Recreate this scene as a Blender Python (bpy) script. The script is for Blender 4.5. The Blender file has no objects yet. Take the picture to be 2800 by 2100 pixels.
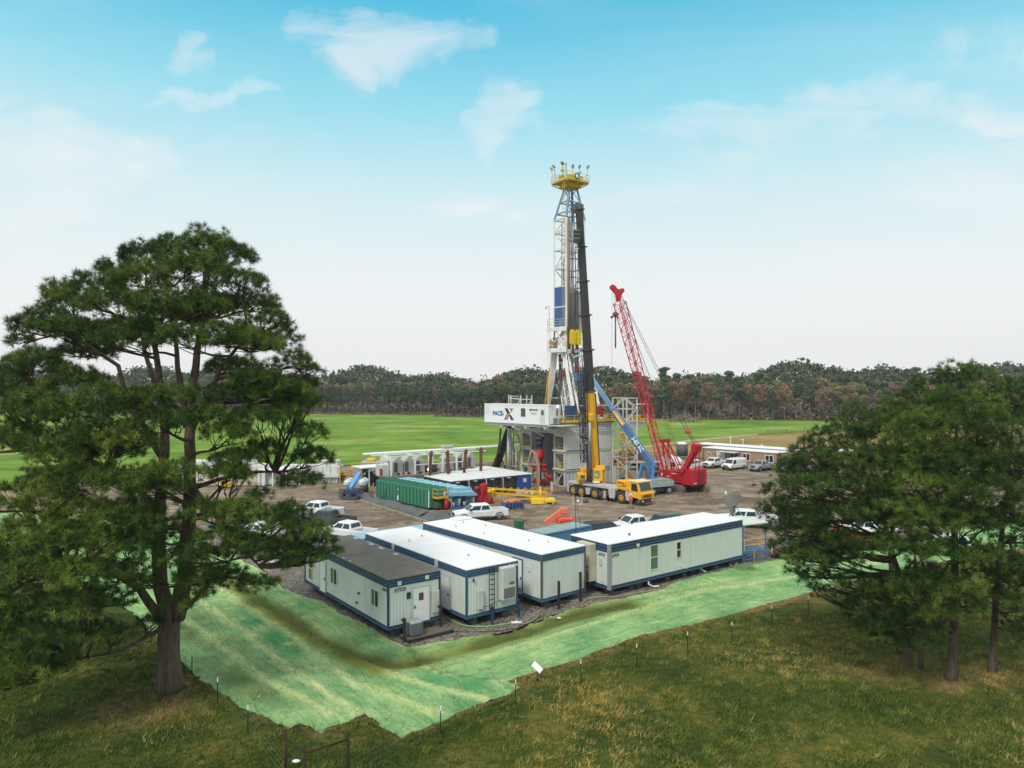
import bpy, math, random
import numpy as np
from mathutils import Vector, Matrix, noise, geometry
R = math.radians
random.seed(7); RNG = np.random.default_rng(7)
scene = bpy.context.scene
col = scene.collection
F, CX, CY, H = 1960.0, 1400.0, 1050.0, 16.0

# ---------------- camera ----------------
cam_d = bpy.data.cameras.new('camera'); cam = bpy.data.objects.new('camera', cam_d); col.objects.link(cam)
cam.location = (0, 0, H); cam.rotation_euler = (R(90), 0, 0)
cam_d.sensor_width = 36; cam_d.lens = 36*F/2800; cam_d.clip_start = .5; cam_d.clip_end = 6000
scene.camera = cam
# ---------------- world ----------------
SUN_EL, SUN_AZ = 48, 205     # azimuth clockwise from +Y
world = bpy.data.worlds.new('World'); scene.world = world; world.use_nodes = True
wn = world.node_tree; wn.nodes.clear()
def N(t, ty, **kw):
    n = t.nodes.new(ty)
    for k, v in kw.items():
        if k.startswith('i_'):
            n.inputs[int(k[2:]) if k[2:].isdigit() else k[2:]].default_value = v
        else: setattr(n, k, v)
    return n
def L(t, a, b, ao=0, bi=0): t.links.new(a.outputs[ao], b.inputs[bi])
def ramp(t, stops, interp='LINEAR'):
    n = t.nodes.new('ShaderNodeValToRGB'); n.color_ramp.interpolation = interp
    cr = n.color_ramp
    while len(cr.elements) < len(stops): cr.elements.new(.5)
    for e, (p, c) in zip(cr.elements, stops):
        e.position = p; e.color = (*c, 1) if len(c) == 3 else c
    return n
def srgb(r, g, b):
    f = lambda c: (c/255/12.92) if c/255 <= .04045 else ((c/255+.055)/1.055)**2.4
    return (f(r), f(g), f(b))
sky = N(wn, 'ShaderNodeTexSky', sky_type='NISHITA', sun_disc=False, sun_elevation=R(SUN_EL), sun_rotation=R(SUN_AZ), dust_density=2.0)
tc = N(wn, 'ShaderNodeTexCoord'); nrm = N(wn, 'ShaderNodeVectorMath', operation='NORMALIZE'); L(wn, tc, nrm, 0)
sep = N(wn, 'ShaderNodeSeparateXYZ'); L(wn, nrm, sep)
elev = ramp(wn, [(0.0, srgb(246,246,244)), (.07, srgb(248,248,247)), (.16, srgb(236,244,245)), (.26, srgb(208,238,244)), (.36, srgb(152,222,240)), (.47, srgb(84,192,226)), (.56, srgb(190,216,230)), (.66, srgb(240,240,238)), (1, srgb(250,248,244))])
L(wn, sep, elev, 2, 0)
# clouds: noise over a flat ceiling seen in perspective
zc = N(wn, 'ShaderNodeMath', operation='MAXIMUM', i_1=.05); L(wn, sep, zc, 2, 0)
dx = N(wn, 'ShaderNodeMath', operation='DIVIDE'); L(wn, sep, dx, 0, 0); L(wn, zc, dx, 0, 1)
dy = N(wn, 'ShaderNodeMath', operation='DIVIDE'); L(wn, sep, dy, 1, 0); L(wn, zc, dy, 0, 1)
cmb = N(wn, 'ShaderNodeCombineXYZ', i_2=.0); L(wn, dx, cmb, 0, 0); L(wn, dy, cmb, 0, 1)
mp = N(wn, 'ShaderNodeMapping'); mp.inputs['Scale'].default_value = (.8, 1.15, 1); mp.inputs['Rotation'].default_value = (0, 0, R(-18)); mp.inputs['Location'].default_value = (1.9, .35, 0)
L(wn, cmb, mp)
n1 = N(wn, 'ShaderNodeTexNoise', i_Scale=.95, i_Detail=8.0, i_Roughness=.6, i_Distortion=.7); L(wn, mp, n1)
cr1 = ramp(wn, [(.49, (0,0,0)), (.72, (1,1,1))]); L(wn, n1, cr1)
n2 = N(wn, 'ShaderNodeTexNoise', i_Scale=.45, i_Detail=3.0); L(wn, mp, n2)
cr2 = ramp(wn, [(.36, (0,0,0)), (.56, (1,1,1))]); L(wn, n2, cr2)
cm = N(wn, 'ShaderNodeMath', operation='MULTIPLY'); L(wn, cr1, cm, 0, 0); L(wn, cr2, cm, 0, 1)
# wisps where they hang in the sky: soft patches of direction space broken up by streaky noise
yc = N(wn, 'ShaderNodeMath', operation='MAXIMUM', i_1=.05); L(wn, sep, yc, 1, 0)
uu = N(wn, 'ShaderNodeMath', operation='DIVIDE'); L(wn, sep, uu, 0, 0); L(wn, yc, uu, 0, 1)
vv = N(wn, 'ShaderNodeMath', operation='DIVIDE'); L(wn, sep, vv, 2, 0); L(wn, yc, vv, 0, 1)
cw = N(wn, 'ShaderNodeCombineXYZ'); L(wn, uu, cw, 0, 0); L(wn, vv, cw, 0, 1)
nw = N(wn, 'ShaderNodeTexNoise', i_Scale=5.5, i_Detail=5.0, i_Roughness=.6); L(wn, cw, nw)
nws = N(wn, 'ShaderNodeSeparateColor'); wn.links.new(nw.outputs['Color'], nws.inputs[0])
u_w = N(wn, 'ShaderNodeMath', operation='MULTIPLY_ADD', i_1=.30); L(wn, nws, u_w, 0, 0); L(wn, uu, u_w, 0, 2)
v_w = N(wn, 'ShaderNodeMath', operation='MULTIPLY_ADD', i_1=.16); L(wn, nws, v_w, 1, 0); L(wn, vv, v_w, 0, 2)
uw = N(wn, 'ShaderNodeMath', operation='SUBTRACT', i_1=.15); L(wn, u_w, uw); vw = N(wn, 'ShaderNodeMath', operation='SUBTRACT', i_1=.08); L(wn, v_w, vw)
acc = None
for (px, py, rx, ry, am) in ((110,340,170,85,1.0),(300,345,110,50,.9),(60,440,150,50,.6),(880,90,130,55,1.0),(700,40,90,40,.7),(1070,250,60,55,.8),(1780,245,330,38,.8),(1700,300,260,26,.5),(2160,110,110,60,.6),(395,90,45,32,.9),(440,192,100,16,.9),(1030,450,110,26,.7),(2160,270,80,20,.9),(1700,560,420,45,.4),(2100,440,220,70,.45),(500,300,80,26,.4)):
    u0, v0, ru, rv = (px*1.2658-1400)/F, (1050-py*1.2658)/F, 1.25*rx*1.2658/F, 1.3*ry*1.2658/F
    a = N(wn, 'ShaderNodeMath', operation='MULTIPLY_ADD', i_1=1/ru, i_2=-u0/ru); L(wn, uw, a); a2 = N(wn, 'ShaderNodeMath', operation='MULTIPLY'); L(wn, a, a2, 0, 0); L(wn, a, a2, 0, 1)
    b = N(wn, 'ShaderNodeMath', operation='MULTIPLY_ADD', i_1=1/rv, i_2=-v0/rv); L(wn, vw, b); b2 = N(wn, 'ShaderNodeMath', operation='MULTIPLY_ADD'); L(wn, b, b2, 0, 0); L(wn, b, b2, 0, 1); L(wn, a2, b2, 0, 2)
    c = N(wn, 'ShaderNodeMath', operation='MULTIPLY_ADD', i_1=-.5, i_2=1.0, use_clamp=True); L(wn, b2, c); d = N(wn, 'ShaderNodeMath', operation='MULTIPLY', i_1=am); L(wn, c, d)
    if acc is None: acc = d
    else: e = N(wn, 'ShaderNodeMath', operation='MAXIMUM'); L(wn, acc, e, 0, 0); L(wn, d, e, 0, 1); acc = e
cuv = N(wn, 'ShaderNodeCombineXYZ'); L(wn, uu, cuv, 0, 0); L(wn, vv, cuv, 0, 1)
mq = N(wn, 'ShaderNodeMapping'); mq.inputs['Scale'].default_value = (3.6, 9.5, 1); mq.inputs['Rotation'].default_value = (0, 0, R(16)); L(wn, cuv, mq)
n3 = N(wn, 'ShaderNodeTexNoise', i_Scale=1.0, i_Detail=9.0, i_Roughness=.64, i_Distortion=1.1); L(wn, mq, n3)
q3 = N(wn, 'ShaderNodeMath', operation='MULTIPLY_ADD', i_1=3.2, i_2=-1.95); L(wn, n3, q3)
r3 = N(wn, 'ShaderNodeMath', operation='MULTIPLY_ADD', i_1=1.25, use_clamp=True); L(wn, acc, r3, 0, 0); L(wn, q3, r3, 0, 2)
ac2 = N(wn, 'ShaderNodeMath', operation='MULTIPLY', i_1=2.2, use_clamp=True); L(wn, acc, ac2)
wsq = N(wn, 'ShaderNodeMath', operation='MULTIPLY'); L(wn, ac2, wsq, 0, 0); L(wn, r3, wsq, 0, 1); wsp = N(wn, 'ShaderNodeMath', operation='MULTIPLY', i_1=.62); L(wn, wsq, wsp)
cmx = N(wn, 'ShaderNodeMath', operation='MULTIPLY_ADD', i_1=.35, use_clamp=True); L(wn, cm, cmx, 0, 0); L(wn, wsp, cmx, 0, 2)
cm2 = N(wn, 'ShaderNodeMath', operation='MULTIPLY', i_1=.9); L(wn, cmx, cm2)
mixc = N(wn, 'ShaderNodeMix', data_type='RGBA'); mixc.inputs[7].default_value = (*srgb(246,246,248), 1)
L(wn, cm2, mixc, 0, 0); L(wn, elev, mixc, 0, 6)
bg1 = N(wn, 'ShaderNodeBackground', i_Strength=1.06); wn.links.new(mixc.outputs[2], bg1.inputs[0])
bg2 = N(wn, 'ShaderNodeBackground', i_Strength=.05); L(wn, sky, bg2)
mx = N(wn, 'ShaderNodeMixShader', i_0=.06); L(wn, bg1, mx, 0, 1); L(wn, bg2, mx, 0, 2)
wo = N(wn, 'ShaderNodeOutputWorld'); L(wn, mx, wo)
# ---------------- sun ----------------
sl = bpy.data.lights.new('sun', 'SUN'); sl.energy = 2.4; sl.angle = R(12); sl.color = (1, .96, .9)
sun = bpy.data.objects.new('sun', sl); col.objects.link(sun)
az, el = R(SUN_AZ), R(SUN_EL)
sdir = Vector((math.sin(az)*math.cos(el), math.cos(az)*math.cos(el), math.sin(el)))
sun.rotation_euler = sdir.to_track_quat('Z', 'Y').to_euler(); sun.location = sdir*200
scene.view_settings.view_transform = 'Standard'; scene.view_settings.look = 'None'
scene.view_settings.exposure = 0; scene.view_settings.gamma = 1
scene.cycles.max_bounces = 5; scene.cycles.diffuse_bounces = 2; scene.cycles.glossy_bounces = 2
scene.cycles.transparent_max_bounces = 4; scene.cycles.volume_bounces = 0

# ---------------- helpers ----------------
def G(px, py, z=0.0):
    d = F*(H-z)/(py-CY); return Vector(((px-CX)/F*d, d, z))
def P(px, py, d):
    return Vector(((px-CX)/F*d, d, H-(py-CY)*d/F))
def E(px, d, z): return Vector(((px-CX)/F*d, d, z))

class MB:
    """collects boxes, beams, tubes and polygons; build() links them as ONE mesh object"""
    def __init__(s): s.v = []; s.f = []; s.m = []; s.sm = []; s.mi = 0
    def add(s, vs, fs, smooth=False):
        o = len(s.v); s.v += [tuple(v) for v in vs]
        for f in fs: s.f.append([i+o for i in f]); s.m.append(s.mi); s.sm.append(smooth)
    def box(s, x0, x1, y0, y1, z0, z1, M=None, bev=0):
        if bev:
            b = bev; vs = []
            for (z, i) in ((z0, b), (z0+b, 0), (z1-b, 0), (z1, b)):
                vs += [(x0+i, y0+b, z), (x0+b, y0+i, z), (x1-b, y0+i, z), (x1-i, y0+b, z), (x1-i, y1-b, z), (x1-b, y1-i, z), (x0+b, y1-i, z), (x0+i, y1-b, z)]
            fs = [list(range(7, -1, -1)), list(range(24, 32))]
            for k in range(3):
                for i in range(8): fs.append([k*8+i, k*8+(i+1) % 8, (k+1)*8+(i+1) % 8, (k+1)*8+i])
        else:
            vs = [(x0,y0,z0),(x1,y0,z0),(x1,y1,z0),(x0,y1,z0),(x0,y0,z1),(x1,y0,z1),(x1,y1,z1),(x0,y1,z1)]
            fs = [[3,2,1,0],[4,5,6,7],[0,1,5,4],[1,2,6,5],[2,3,7,6],[3,0,4,7]]
        if M is not None: vs = [M @ Vector(v) for v in vs]
        s.add(vs, fs); return s
    def beam(s, a, b, w, h=None, up=(0,0,1)):
        a = Vector(a); b = Vector(b); h = h or w; d = b-a
        if d.length < 1e-6: return s
        d.normalize(); u = Vector(up)
        if abs(d.dot(u)) > .98: u = Vector((.6,.8,0))
        r = d.cross(u).normalized(); u = r.cross(d).normalized()
        vs = []
        for p in (a, b):
            for (i, j) in ((-1,-1),(1,-1),(1,1),(-1,1)): vs.append(p+r*(i*w/2)+u*(j*h/2))
        s.add(vs, [[0,1,2,3],[7,6,5,4],[0,4,5,1],[1,5,6,2],[2,6,7,3],[3,7,4,0]]); return s
    def tube(s, pts, r, n=8, r2=None, cap=True):
        pts = [Vector(p) for p in pts]; k = len(pts)
        if not isinstance(r, (list, tuple)):
            r = [r+(((r2 if r2 is not None else r)-r)*i/max(1, k-1)) for i in range(k)]
        vs = []; ref = None
        for i, p in enumerate(pts):
            t = (pts[min(i+1, k-1)]-pts[max(i-1, 0)])
            t = t.normalized() if t.length > 1e-9 else Vector((0,0,1))
            if ref is None: ref = t.cross(Vector((0,0,1)) if abs(t.z) < .9 else Vector((1,0,0))).normalized()
            u = (ref-t*ref.dot(t))
            u = u.normalized() if u.length > 1e-6 else t.orthogonal().normalized()
            ref = u; w = t.cross(u)
            for j in range(n):
                a = 2*math.pi*j/n; vs.append(p+(u*math.cos(a)+w*math.sin(a))*r[i])
        fs = []
        for i in range(k-1):
            for j in range(n): fs.append([i*n+j, i*n+(j+1) % n, (i+1)*n+(j+1) % n, (i+1)*n+j])
        s.add(vs, fs, n > 5)
        if cap:
            o = len(s.v)-len(vs)
            s.f.append([o+j for j in range(n-1, -1, -1)]); s.f.append([o+(k-1)*n+j for j in range(n)]); s.m += [s.mi]*2; s.sm += [False]*2
        return s
    def prism(s, prof, y0, y1, ax='y', M=None):
        """closed profile of (a, b) extruded between y0 and y1; ax names the extrusion axis"""
        mk = {'y': lambda p, t: (p[0], t, p[1]), 'x': lambda p, t: (t, p[0], p[1]), 'z': lambda p, t: (p[0], p[1], t)}[ax]
        n = len(prof); vs = [mk(p, y0) for p in prof]+[mk(p, y1) for p in prof]
        if M is not None: vs = [M @ Vector(v) for v in vs]
        fs = [list(range(n)), list(range(2*n-1, n-1, -1))]+[[i, (i+1) % n, n+(i+1) % n, n+i][::-1] for i in range(n)]
        s.add(vs, fs); return s
    def quad(s, a, b, c, d): s.add([a,b,c,d], [[0,1,2,3]]); return s
    def slabquad(s, a, b, c, d, t):
        """thin solid plate from four corners, t thick along its normal"""
        a, b, c, d = map(Vector, (a,b,c,d)); n = (b-a).cross(c-a).normalized()*t
        s.add([a,b,c,d,a+n,b+n,c+n,d+n], [[3,2,1,0],[4,5,6,7],[0,1,5,4],[1,2,6,5],[2,3,7,6],[3,0,4,7]]); return s
    def ball(s, c, r, sx=1, sy=1, sz=1, n=12, m=8):
        vs = [(c[0], c[1], c[2]-r*sz)]
        for i in range(1, m):
            a = -math.pi/2+math.pi*i/m
            for j in range(n):
                b = 2*math.pi*j/n; vs.append((c[0]+r*sx*math.cos(a)*math.cos(b), c[1]+r*sy*math.cos(a)*math.sin(b), c[2]+r*sz*math.sin(a)))
        vs.append((c[0], c[1], c[2]+r*sz)); fs = []
        for j in range(n): fs.append([0, 1+(j+1) % n, 1+j])
        for i in range(m-2):
            for j in range(n): fs.append([1+i*n+j, 1+i*n+(j+1) % n, 1+(i+1)*n+(j+1) % n, 1+(i+1)*n+j])
        o = 1+(m-2)*n
        for j in range(n): fs.append([o+j, o+(j+1) % n, len(vs)-1])
        s.add(vs, fs, True); return s
    def lattice(s, a, b, w0, w1, n, rc, rb, up=(0,0,1), w2=None):
        """four chord lattice boom from a to b, w0 -> w1 square section"""
        a = Vector(a); b = Vector(b); d = (b-a).normalized(); u = Vector(up)
        if abs(d.dot(u)) > .98: u = Vector((0,1,0))
        r = d.cross(u).normalized(); u = r.cross(d).normalized(); ring = []
        for i in range(n+1):
            t = i/n; p = a.lerp(b, t); w = w0+(w1-w0)*t
            ring.append([p+r*(i2*w/2)+u*(j2*(w2 or w)/2) for (i2, j2) in ((-1,-1),(1,-1),(1,1),(-1,1))])
        for c in range(4): s.beam(ring[0][c], ring[n][c], rc)
        for i in range(n):
            for c in range(4):
                e = (c+1) % 4
                s.beam(ring[i][c], ring[i+1][e], rb) if (i+c) % 2 else s.beam(ring[i][e], ring[i+1][c], rb)
                s.beam(ring[i+1][c], ring[i+1][e], rb)
        for c in range(4): s.beam(ring[0][c], ring[0][(c+1) % 4], rb)
        return s
    def build(s, name, mats, parent=None, label=None):
        me = bpy.data.meshes.new(name); me.from_pydata(s.v, [], s.f)
        if not isinstance(mats, (list, tuple)): mats = [mats]
        for m in mats: me.materials.append(m)
        me.polygons.foreach_set('material_index', s.m); me.polygons.foreach_set('use_smooth', s.sm); me.update()
        o = bpy.data.objects.new(name, me); col.objects.link(o)
        if parent: o.parent = parent
        if label: o['label'] = label
        return o

def thing(name, label, cat, loc=(0,0,0), rz=0, group=None):
    o = bpy.data.objects.new(name, None); o.empty_display_size = .5; col.objects.link(o)
    o.location = loc; o.rotation_euler = (0, 0, rz); o['label'] = label; o['category'] = cat
    if group: o['group'] = group
    return o
def tag(o, label, cat, group=None):
    o['label'] = label; o['category'] = cat
    if group: o['group'] = group
    return o
def kind(o, k): o['kind'] = k; return o
def copy_tree(o, parent=None):
    c = o.copy(); col.objects.link(c)
    if parent: c.parent = parent
    for ch in [x for x in o.children]: copy_tree(ch, c)
    return c
_dir = lambda a, b: math.atan2(b[1]-a[1], b[0]-a[0])
def text_mesh(name, body, size, mat, parent, M, ext=.008, bold=0.0, shear=0.0, sx=1.0, align='LEFT', label=None):
    cu = bpy.data.curves.new(name, 'FONT'); cu.body = body; cu.size = size; cu.extrude = ext; cu.offset = bold; cu.shear = shear
    cu.align_x = align; cu.resolution_u = 3
    ob = bpy.data.objects.new(name+'_tmp', cu); col.objects.link(ob); bpy.context.view_layer.update()
    me = bpy.data.meshes.new_from_object(ob.evaluated_get(bpy.context.evaluated_depsgraph_get()))
    bpy.data.objects.remove(ob); bpy.data.curves.remove(cu)
    me.transform(M @ Matrix.Diagonal((sx, 1, 1, 1))); me.materials.clear(); me.materials.append(mat)
    o = bpy.data.objects.new(name, me); col.objects.link(o); o.parent = parent
    if label: o['label'] = label
    return o
def face_M(origin, xdir, ydir=(0,0,1)):
    """matrix putting text on a plane: x along xdir, y along ydir"""
    x = Vector(xdir).normalized(); y = Vector(ydir).normalized(); z = x.cross(y)
    return Matrix(((x.x, y.x, z.x, origin[0]), (x.y, y.y, z.y, origin[1]), (x.z, y.z, z.z, origin[2]), (0,0,0,1)))

# ---------------- materials ----------------
MATS = {}
def base_mat(name):
    m = bpy.data.materials.new(name); m.use_nodes = True; t = m.node_tree
    return m, t, t.nodes['Principled BSDF']
def paint(name, c, rough=.55, metal=0.0, dirt=.35, dcol=(.16,.12,.08), scale=1.2, streak=False, spec=.4, bump=0.0):
    if name in MATS: return MATS[name]
    m, t, b = base_mat(name)
    b.inputs['Roughness'].default_value = rough; b.inputs['Metallic'].default_value = metal; b.inputs['Specular IOR Level'].default_value = spec
    tcn = N(t, 'ShaderNodeTexCoord'); mpn = N(t, 'ShaderNodeMapping')
    mpn.inputs['Scale'].default_value = (scale*2.5, scale*2.5, scale*.5) if streak else (scale,)*3
    L(t, tcn, mpn, 3)
    no = N(t, 'ShaderNodeTexNoise', i_Scale=1.0, i_Detail=6.0, i_Roughness=.62); L(t, mpn, no)
    rp = ramp(t, [(.42, (0,0,0)), (.75, (1,1,1))]); L(t, no, rp)
    mu = N(t, 'ShaderNodeMath', operation='MULTIPLY', i_1=dirt); L(t, rp, mu)
    mi = N(t, 'ShaderNodeMix', data_type='RGBA'); mi.inputs[6].default_value = (*c, 1); mi.inputs[7].default_value = (*dcol, 1)
    L(t, mu, mi, 0, 0); t.links.new(mi.outputs[2], b.inputs['Base Color'])
    if bump:
        bp = N(t, 'ShaderNodeBump', i_Strength=bump, i_Distance=.03); t.links.new(no.outputs[0], bp.inputs['Height']); L(t, bp, b, 0, b.inputs.find('Normal'))
    MATS[name] = m; return m
def ribbed(name, c, pitch, depth, rough=.5, dirt=.25, dcol=(.2,.18,.15), sharp=True, metal=0):
    """paint with vertical ribs on every upright face of an axis aligned box (object space)"""
    m = paint(name, c, rough, metal, dirt, dcol, .8, True); t = m.node_tree; b = t.nodes['Principled BSDF']
    tcn = N(t, 'ShaderNodeTexCoord'); sp = N(t, 'ShaderNodeSeparateXYZ'); L(t, tcn, sp, 3)
    ad = N(t, 'ShaderNodeMath', operation='ADD'); L(t, sp, ad, 0, 0); L(t, sp, ad, 1, 1)
    mu = N(t, 'ShaderNodeMath', operation='MULTIPLY', i_1=2*math.pi/pitch); L(t, ad, mu)
    si = N(t, 'ShaderNodeMath', operation='SINE'); L(t, mu, si)
    rp = ramp(t, [(.35, (0,0,0)), (.65, (1,1,1))] if sharp else [(0,(0,0,0)),(1,(1,1,1))])
    ma = N(t, 'ShaderNodeMapRange', i_1=-1.0, i_2=1.0); L(t, si, ma); L(t, ma, rp)
    ge = N(t, 'ShaderNodeTexCoord'); s2 = N(t, 'ShaderNodeSeparateXYZ'); L(t, ge, s2, 1)
    ab = N(t, 'ShaderNodeMath', operation='ABSOLUTE'); L(t, s2, ab, 2, 0)
    lt = N(t, 'ShaderNodeMath', operation='LESS_THAN', i_1=.5); L(t, ab, lt)
    mm = N(t, 'ShaderNodeMath', operation='MULTIPLY'); L(t, rp, mm, 0, 0); L(t, lt, mm, 0, 1)
    bp = N(t, 'ShaderNodeBump', i_Strength=1.0, i_Distance=depth); t.links.new(mm.outputs[0], bp.inputs['Height'])
    t.links.new(bp.outputs[0], b.inputs['Normal']); return m
M_white = paint('white_paint', (.8,.8,.78), dirt=.12, dcol=(.45,.42,.38))
M_offwhite = paint('offwhite_paint', (.66,.65,.60), dirt=.3, dcol=(.35,.28,.2))
M_blue = paint('trim_blue', srgb(36,62,98), dirt=.3, dcol=srgb(66,80,90), streak=True)
M_tealblue = paint('trim_faded_blue', srgb(44,82,116), dirt=.5, dcol=srgb(84,106,114), streak=True)
M_black = paint('black_metal', (.025,.025,.028), dirt=.4, dcol=(.06,.055,.05))
M_dark = paint('dark_grey_metal', (.09,.09,.095), dirt=.4, dcol=(.13,.11,.09))
M_grey = paint('rig_grey', srgb(200,200,193), dirt=.5, dcol=srgb(146,134,116), scale=.7, streak=True)
M_lgrey = paint('light_grey_metal', srgb(196,197,192), dirt=.3, dcol=srgb(130,126,118))
M_yel = paint('safety_yellow', srgb(226,178,30), dirt=.35, dcol=srgb(150,110,40))
M_cyel = paint('crane_yellow', srgb(240,176,28), dirt=.22, dcol=srgb(170,120,40))
M_red = paint('crane_red', srgb(182,24,34), dirt=.25, dcol=srgb(120,25,30))
M_rust = paint('rusty_steel', srgb(112,74,54), dirt=.7, dcol=srgb(66,46,38), scale=3, rough=.9)
M_rubber = paint('rubber', (.028,.027,.026), rough=.85, dirt=.6, dcol=(.10,.085,.07))
M_glass = paint('dark_glass', (.02,.025,.03), rough=.08, dirt=.1, dcol=(.1,.1,.1), spec=.8)
M_glassg = paint('green_blind_glass', srgb(84,118,92), rough=.25, dirt=.3, dcol=srgb(60,100,80))
M_galv = paint('galvanised', srgb(160,164,164), dirt=.3, dcol=srgb(110,110,108), metal=.2)
M_wood = paint('weathered_wood', srgb(112,98,82), dirt=.5, dcol=srgb(62,54,46), scale=4, rough=.9)
M_chrome = paint('bright_metal', (.55,.55,.56), rough=.3, metal=.8, dirt=.2)
M_lblue = paint('light_blue_paint', srgb(120,170,192), dirt=.3, dcol=srgb(110,120,120))
M_lift = paint('lift_blue', srgb(74,114,160), dirt=.25, dcol=srgb(70,90,110))
M_skin = paint('skin', srgb(170,120,95), dirt=.1)
M_hiv = paint('orange_vest', srgb(235,84,40), dirt=.15, dcol=srgb(160,50,30))
M_hiy = paint('lime_vest', srgb(190,220,60), dirt=.15, dcol=srgb(120,140,50))
M_navy = paint('navy_cloth', srgb(34,44,80), dirt=.2, rough=.9)
# ================= ground =================
def seg_dist(px, py, poly, closed=False):
    """distance from arrays px, py to a polyline of (x, y)"""
    best = np.full(px.shape, 1e9); pts = list(poly)+([poly[0]] if closed else [])
    for (ax, ay), (bx, by) in zip(pts[:-1], pts[1:]):
        vx, vy = bx-ax, by-ay; l2 = vx*vx+vy*vy+1e-9
        t = np.clip(((px-ax)*vx+(py-ay)*vy)/l2, 0, 1)
        best = np.minimum(best, np.hypot(px-ax-t*vx, py-ay-t*vy))
    return best
def inside(px, py, poly):
    r = np.zeros(px.shape, bool); n = len(poly)
    for i in range(n):
        (ax, ay), (bx, by) = poly[i], poly[(i+1) % n]
        c = ((ay > py) != (by > py)) & (px < (bx-ax)*(py-ay)/(by-ay+1e-12)+ax)
        r ^= c
    return r
g2 = lambda pts, z=0.0: [tuple(G(a, b, z)[:2]) for a, b in pts]
pad_edge = g2([(60,1335),(230,1352),(420,1400),(560,1478),(650,1528),(733,1571),(771,1609),(837,1634),(888,1651),(931,1681),(1000,1708),(1062,1751),(1112,1771),(1170,1764),(1243,1747),(1333,1737),(1400,1725),(1490,1689),(1581,1662),(1694,1639),(1798,1617),(1852,1592),(1942,1568),(2033,1550),(2123,1532),(2200,1520),(2400,1485),(2700,1440),(3000,1400)])
pad_back = g2([(3000,1262),(2700,1250),(2300,1236),(2000,1232),(1700,1240),(1340,1262),(1000,1270),(860,1280),(640,1290),(60,1300)])
PAD = pad_edge+pad_back
mat_out = g2([(3000,1455),(2800,1490),(2500,1540),(2290,1590),(2150,1627),(2014,1663),(1878,1699),(1765,1722),(1652,1760),(1584,1790),(1471,1818),(1390,1848),(1420,1862),(1388,1882),(1341,1900),(1285,1921),(1223,1949),(1144,1980),(1093,2000),(1049,1968),(1027,1948),(993,1934),(954,1953),(898,1973),(877,1993),(850,1968),(816,1961),(790,1974),(733,1950),(675,1926),(603,1879),(530,1826),(490,1785),(410,1710),(386,1682),(330,1640),(230,1580),(100,1515),(-40,1465),(-300,1400)])
MATP = [(p[0], p[1]) for p in mat_out]+g2([(-300,1372),(60,1395)])+pad_edge[2:]
ditch = g2([(560,1530),(650,1590),(723,1640),(850,1716),(950,1775),(1010,1795),(1060,1806),(1098,1808),(1134,1803),(1243,1777),(1423,1728),(1558,1684),(1640,1664),(1720,1650)])
olive = g2([(560,1545),(640,1600),(700,1645),(800,1705),(880,1750),(960,1795),(1030,1830)])
seams = [g2(s) for s in (
 [(430,1640),(540,1705),(627,1773),(723,1845),(820,1893),(905,1935)],
 [(500,1600),(593,1666),(675,1720),(771,1801),(868,1869),(935,1905),(993,1933)],
 [(520,1550),(607,1609),(771,1710),(868,1782),(962,1855),(1060,1885),(1130,1911),(1200,1938)],
 [(860,1705),(915,1745),(1032,1824),(1116,1846),(1200,1869),(1285,1885),(1341,1900)],
 [(1330,1790),(1400,1770),(1671,1685),(1942,1608),(2169,1572),(2400,1530)],
 [(1150,1812),(1200,1829),(1290,1840),(1369,1849)], [(610,1655),(700,1650),(800,1650)], [(720,1752),(800,1748),(860,1745)])]
darkp = [tuple(G(*p)[:2]) for p in ((700,1690),(760,1730),(820,1760),(1180,1850),(1280,1862))]
def vnoise(x, y, s, seed=0.0):
    out = np.empty(len(x)); 
    for i in range(len(x)): out[i] = noise.noise((x[i]*s+seed, y[i]*s, seed*1.7))
    return out
def hz(x, y):
    x = np.atleast_1d(np.asarray(x, float)); y = np.atleast_1d(np.asarray(y, float))
    out = np.zeros(x.shape); near = (y < 95) & (y > 5) & (np.abs(x) < 70)
    if near.any():
        X, Y = x[near], y[near]
        dp = seg_dist(X, Y, pad_edge); ins = inside(X, Y, PAD)
        s = np.clip(dp/6, 0, 1); s = s*s*(3-2*s)
        h = np.where(ins, 0, -.32*s)
        dd = seg_dist(X, Y, ditch); h -= np.where(ins, 0, .26*np.exp(-(dd/.8)**2))
        h += np.where(ins, 0, np.clip(dp/2, 0, 1)*(.07*vnoise(X, Y, .22, 3)+.05*vnoise(X, Y, .7, 9)))
        do = seg_dist(X, Y, olive); h += np.where(ins, 0, .10*np.exp(-(do/.5)**2))
        out[near] = h
    return out
def hz1(x, y): return float(hz([x], [y])[0])
def GG(px, py):
    p = G(px, py)
    for _ in range(3): p = G(px, py, hz1(p.x, p.y))
    return p
def axis(dense0, dense1, step, lo, hi, grow=1.22):
    a = list(np.arange(dense0, dense1+1e-6, step)); s = step
    while a[-1] < hi: s *= grow; a.append(a[-1]+s)
    s = step
    while a[0] > lo: s *= grow; a.insert(0, a[0]-s)
    return np.array(a)
gx = axis(-46, 46, .6, -3200, 3200); gy = axis(16, 74, .6, -150, 5200)
XX, YY = np.meshgrid(gx, gy); xf, yf = XX.ravel(), YY.ravel()
zz = hz(xf, yf)
def shrunk(poly, d): return inside(xf, yf, poly) & (seg_dist(xf, yf, poly, True) > d)
under = shrunk(PAD, .5) | shrunk(MATP, .5)
zz = zz-np.where(under, .14, 0)
nx, ny = len(gx), len(gy)
me = bpy.data.meshes.new('grass_ground')
idx = np.arange(nx*ny).reshape(ny, nx)
fa = np.stack([idx[:-1,:-1], idx[:-1,1:], idx[1:,1:], idx[1:,:-1]], -1).reshape(-1, 4)
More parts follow.
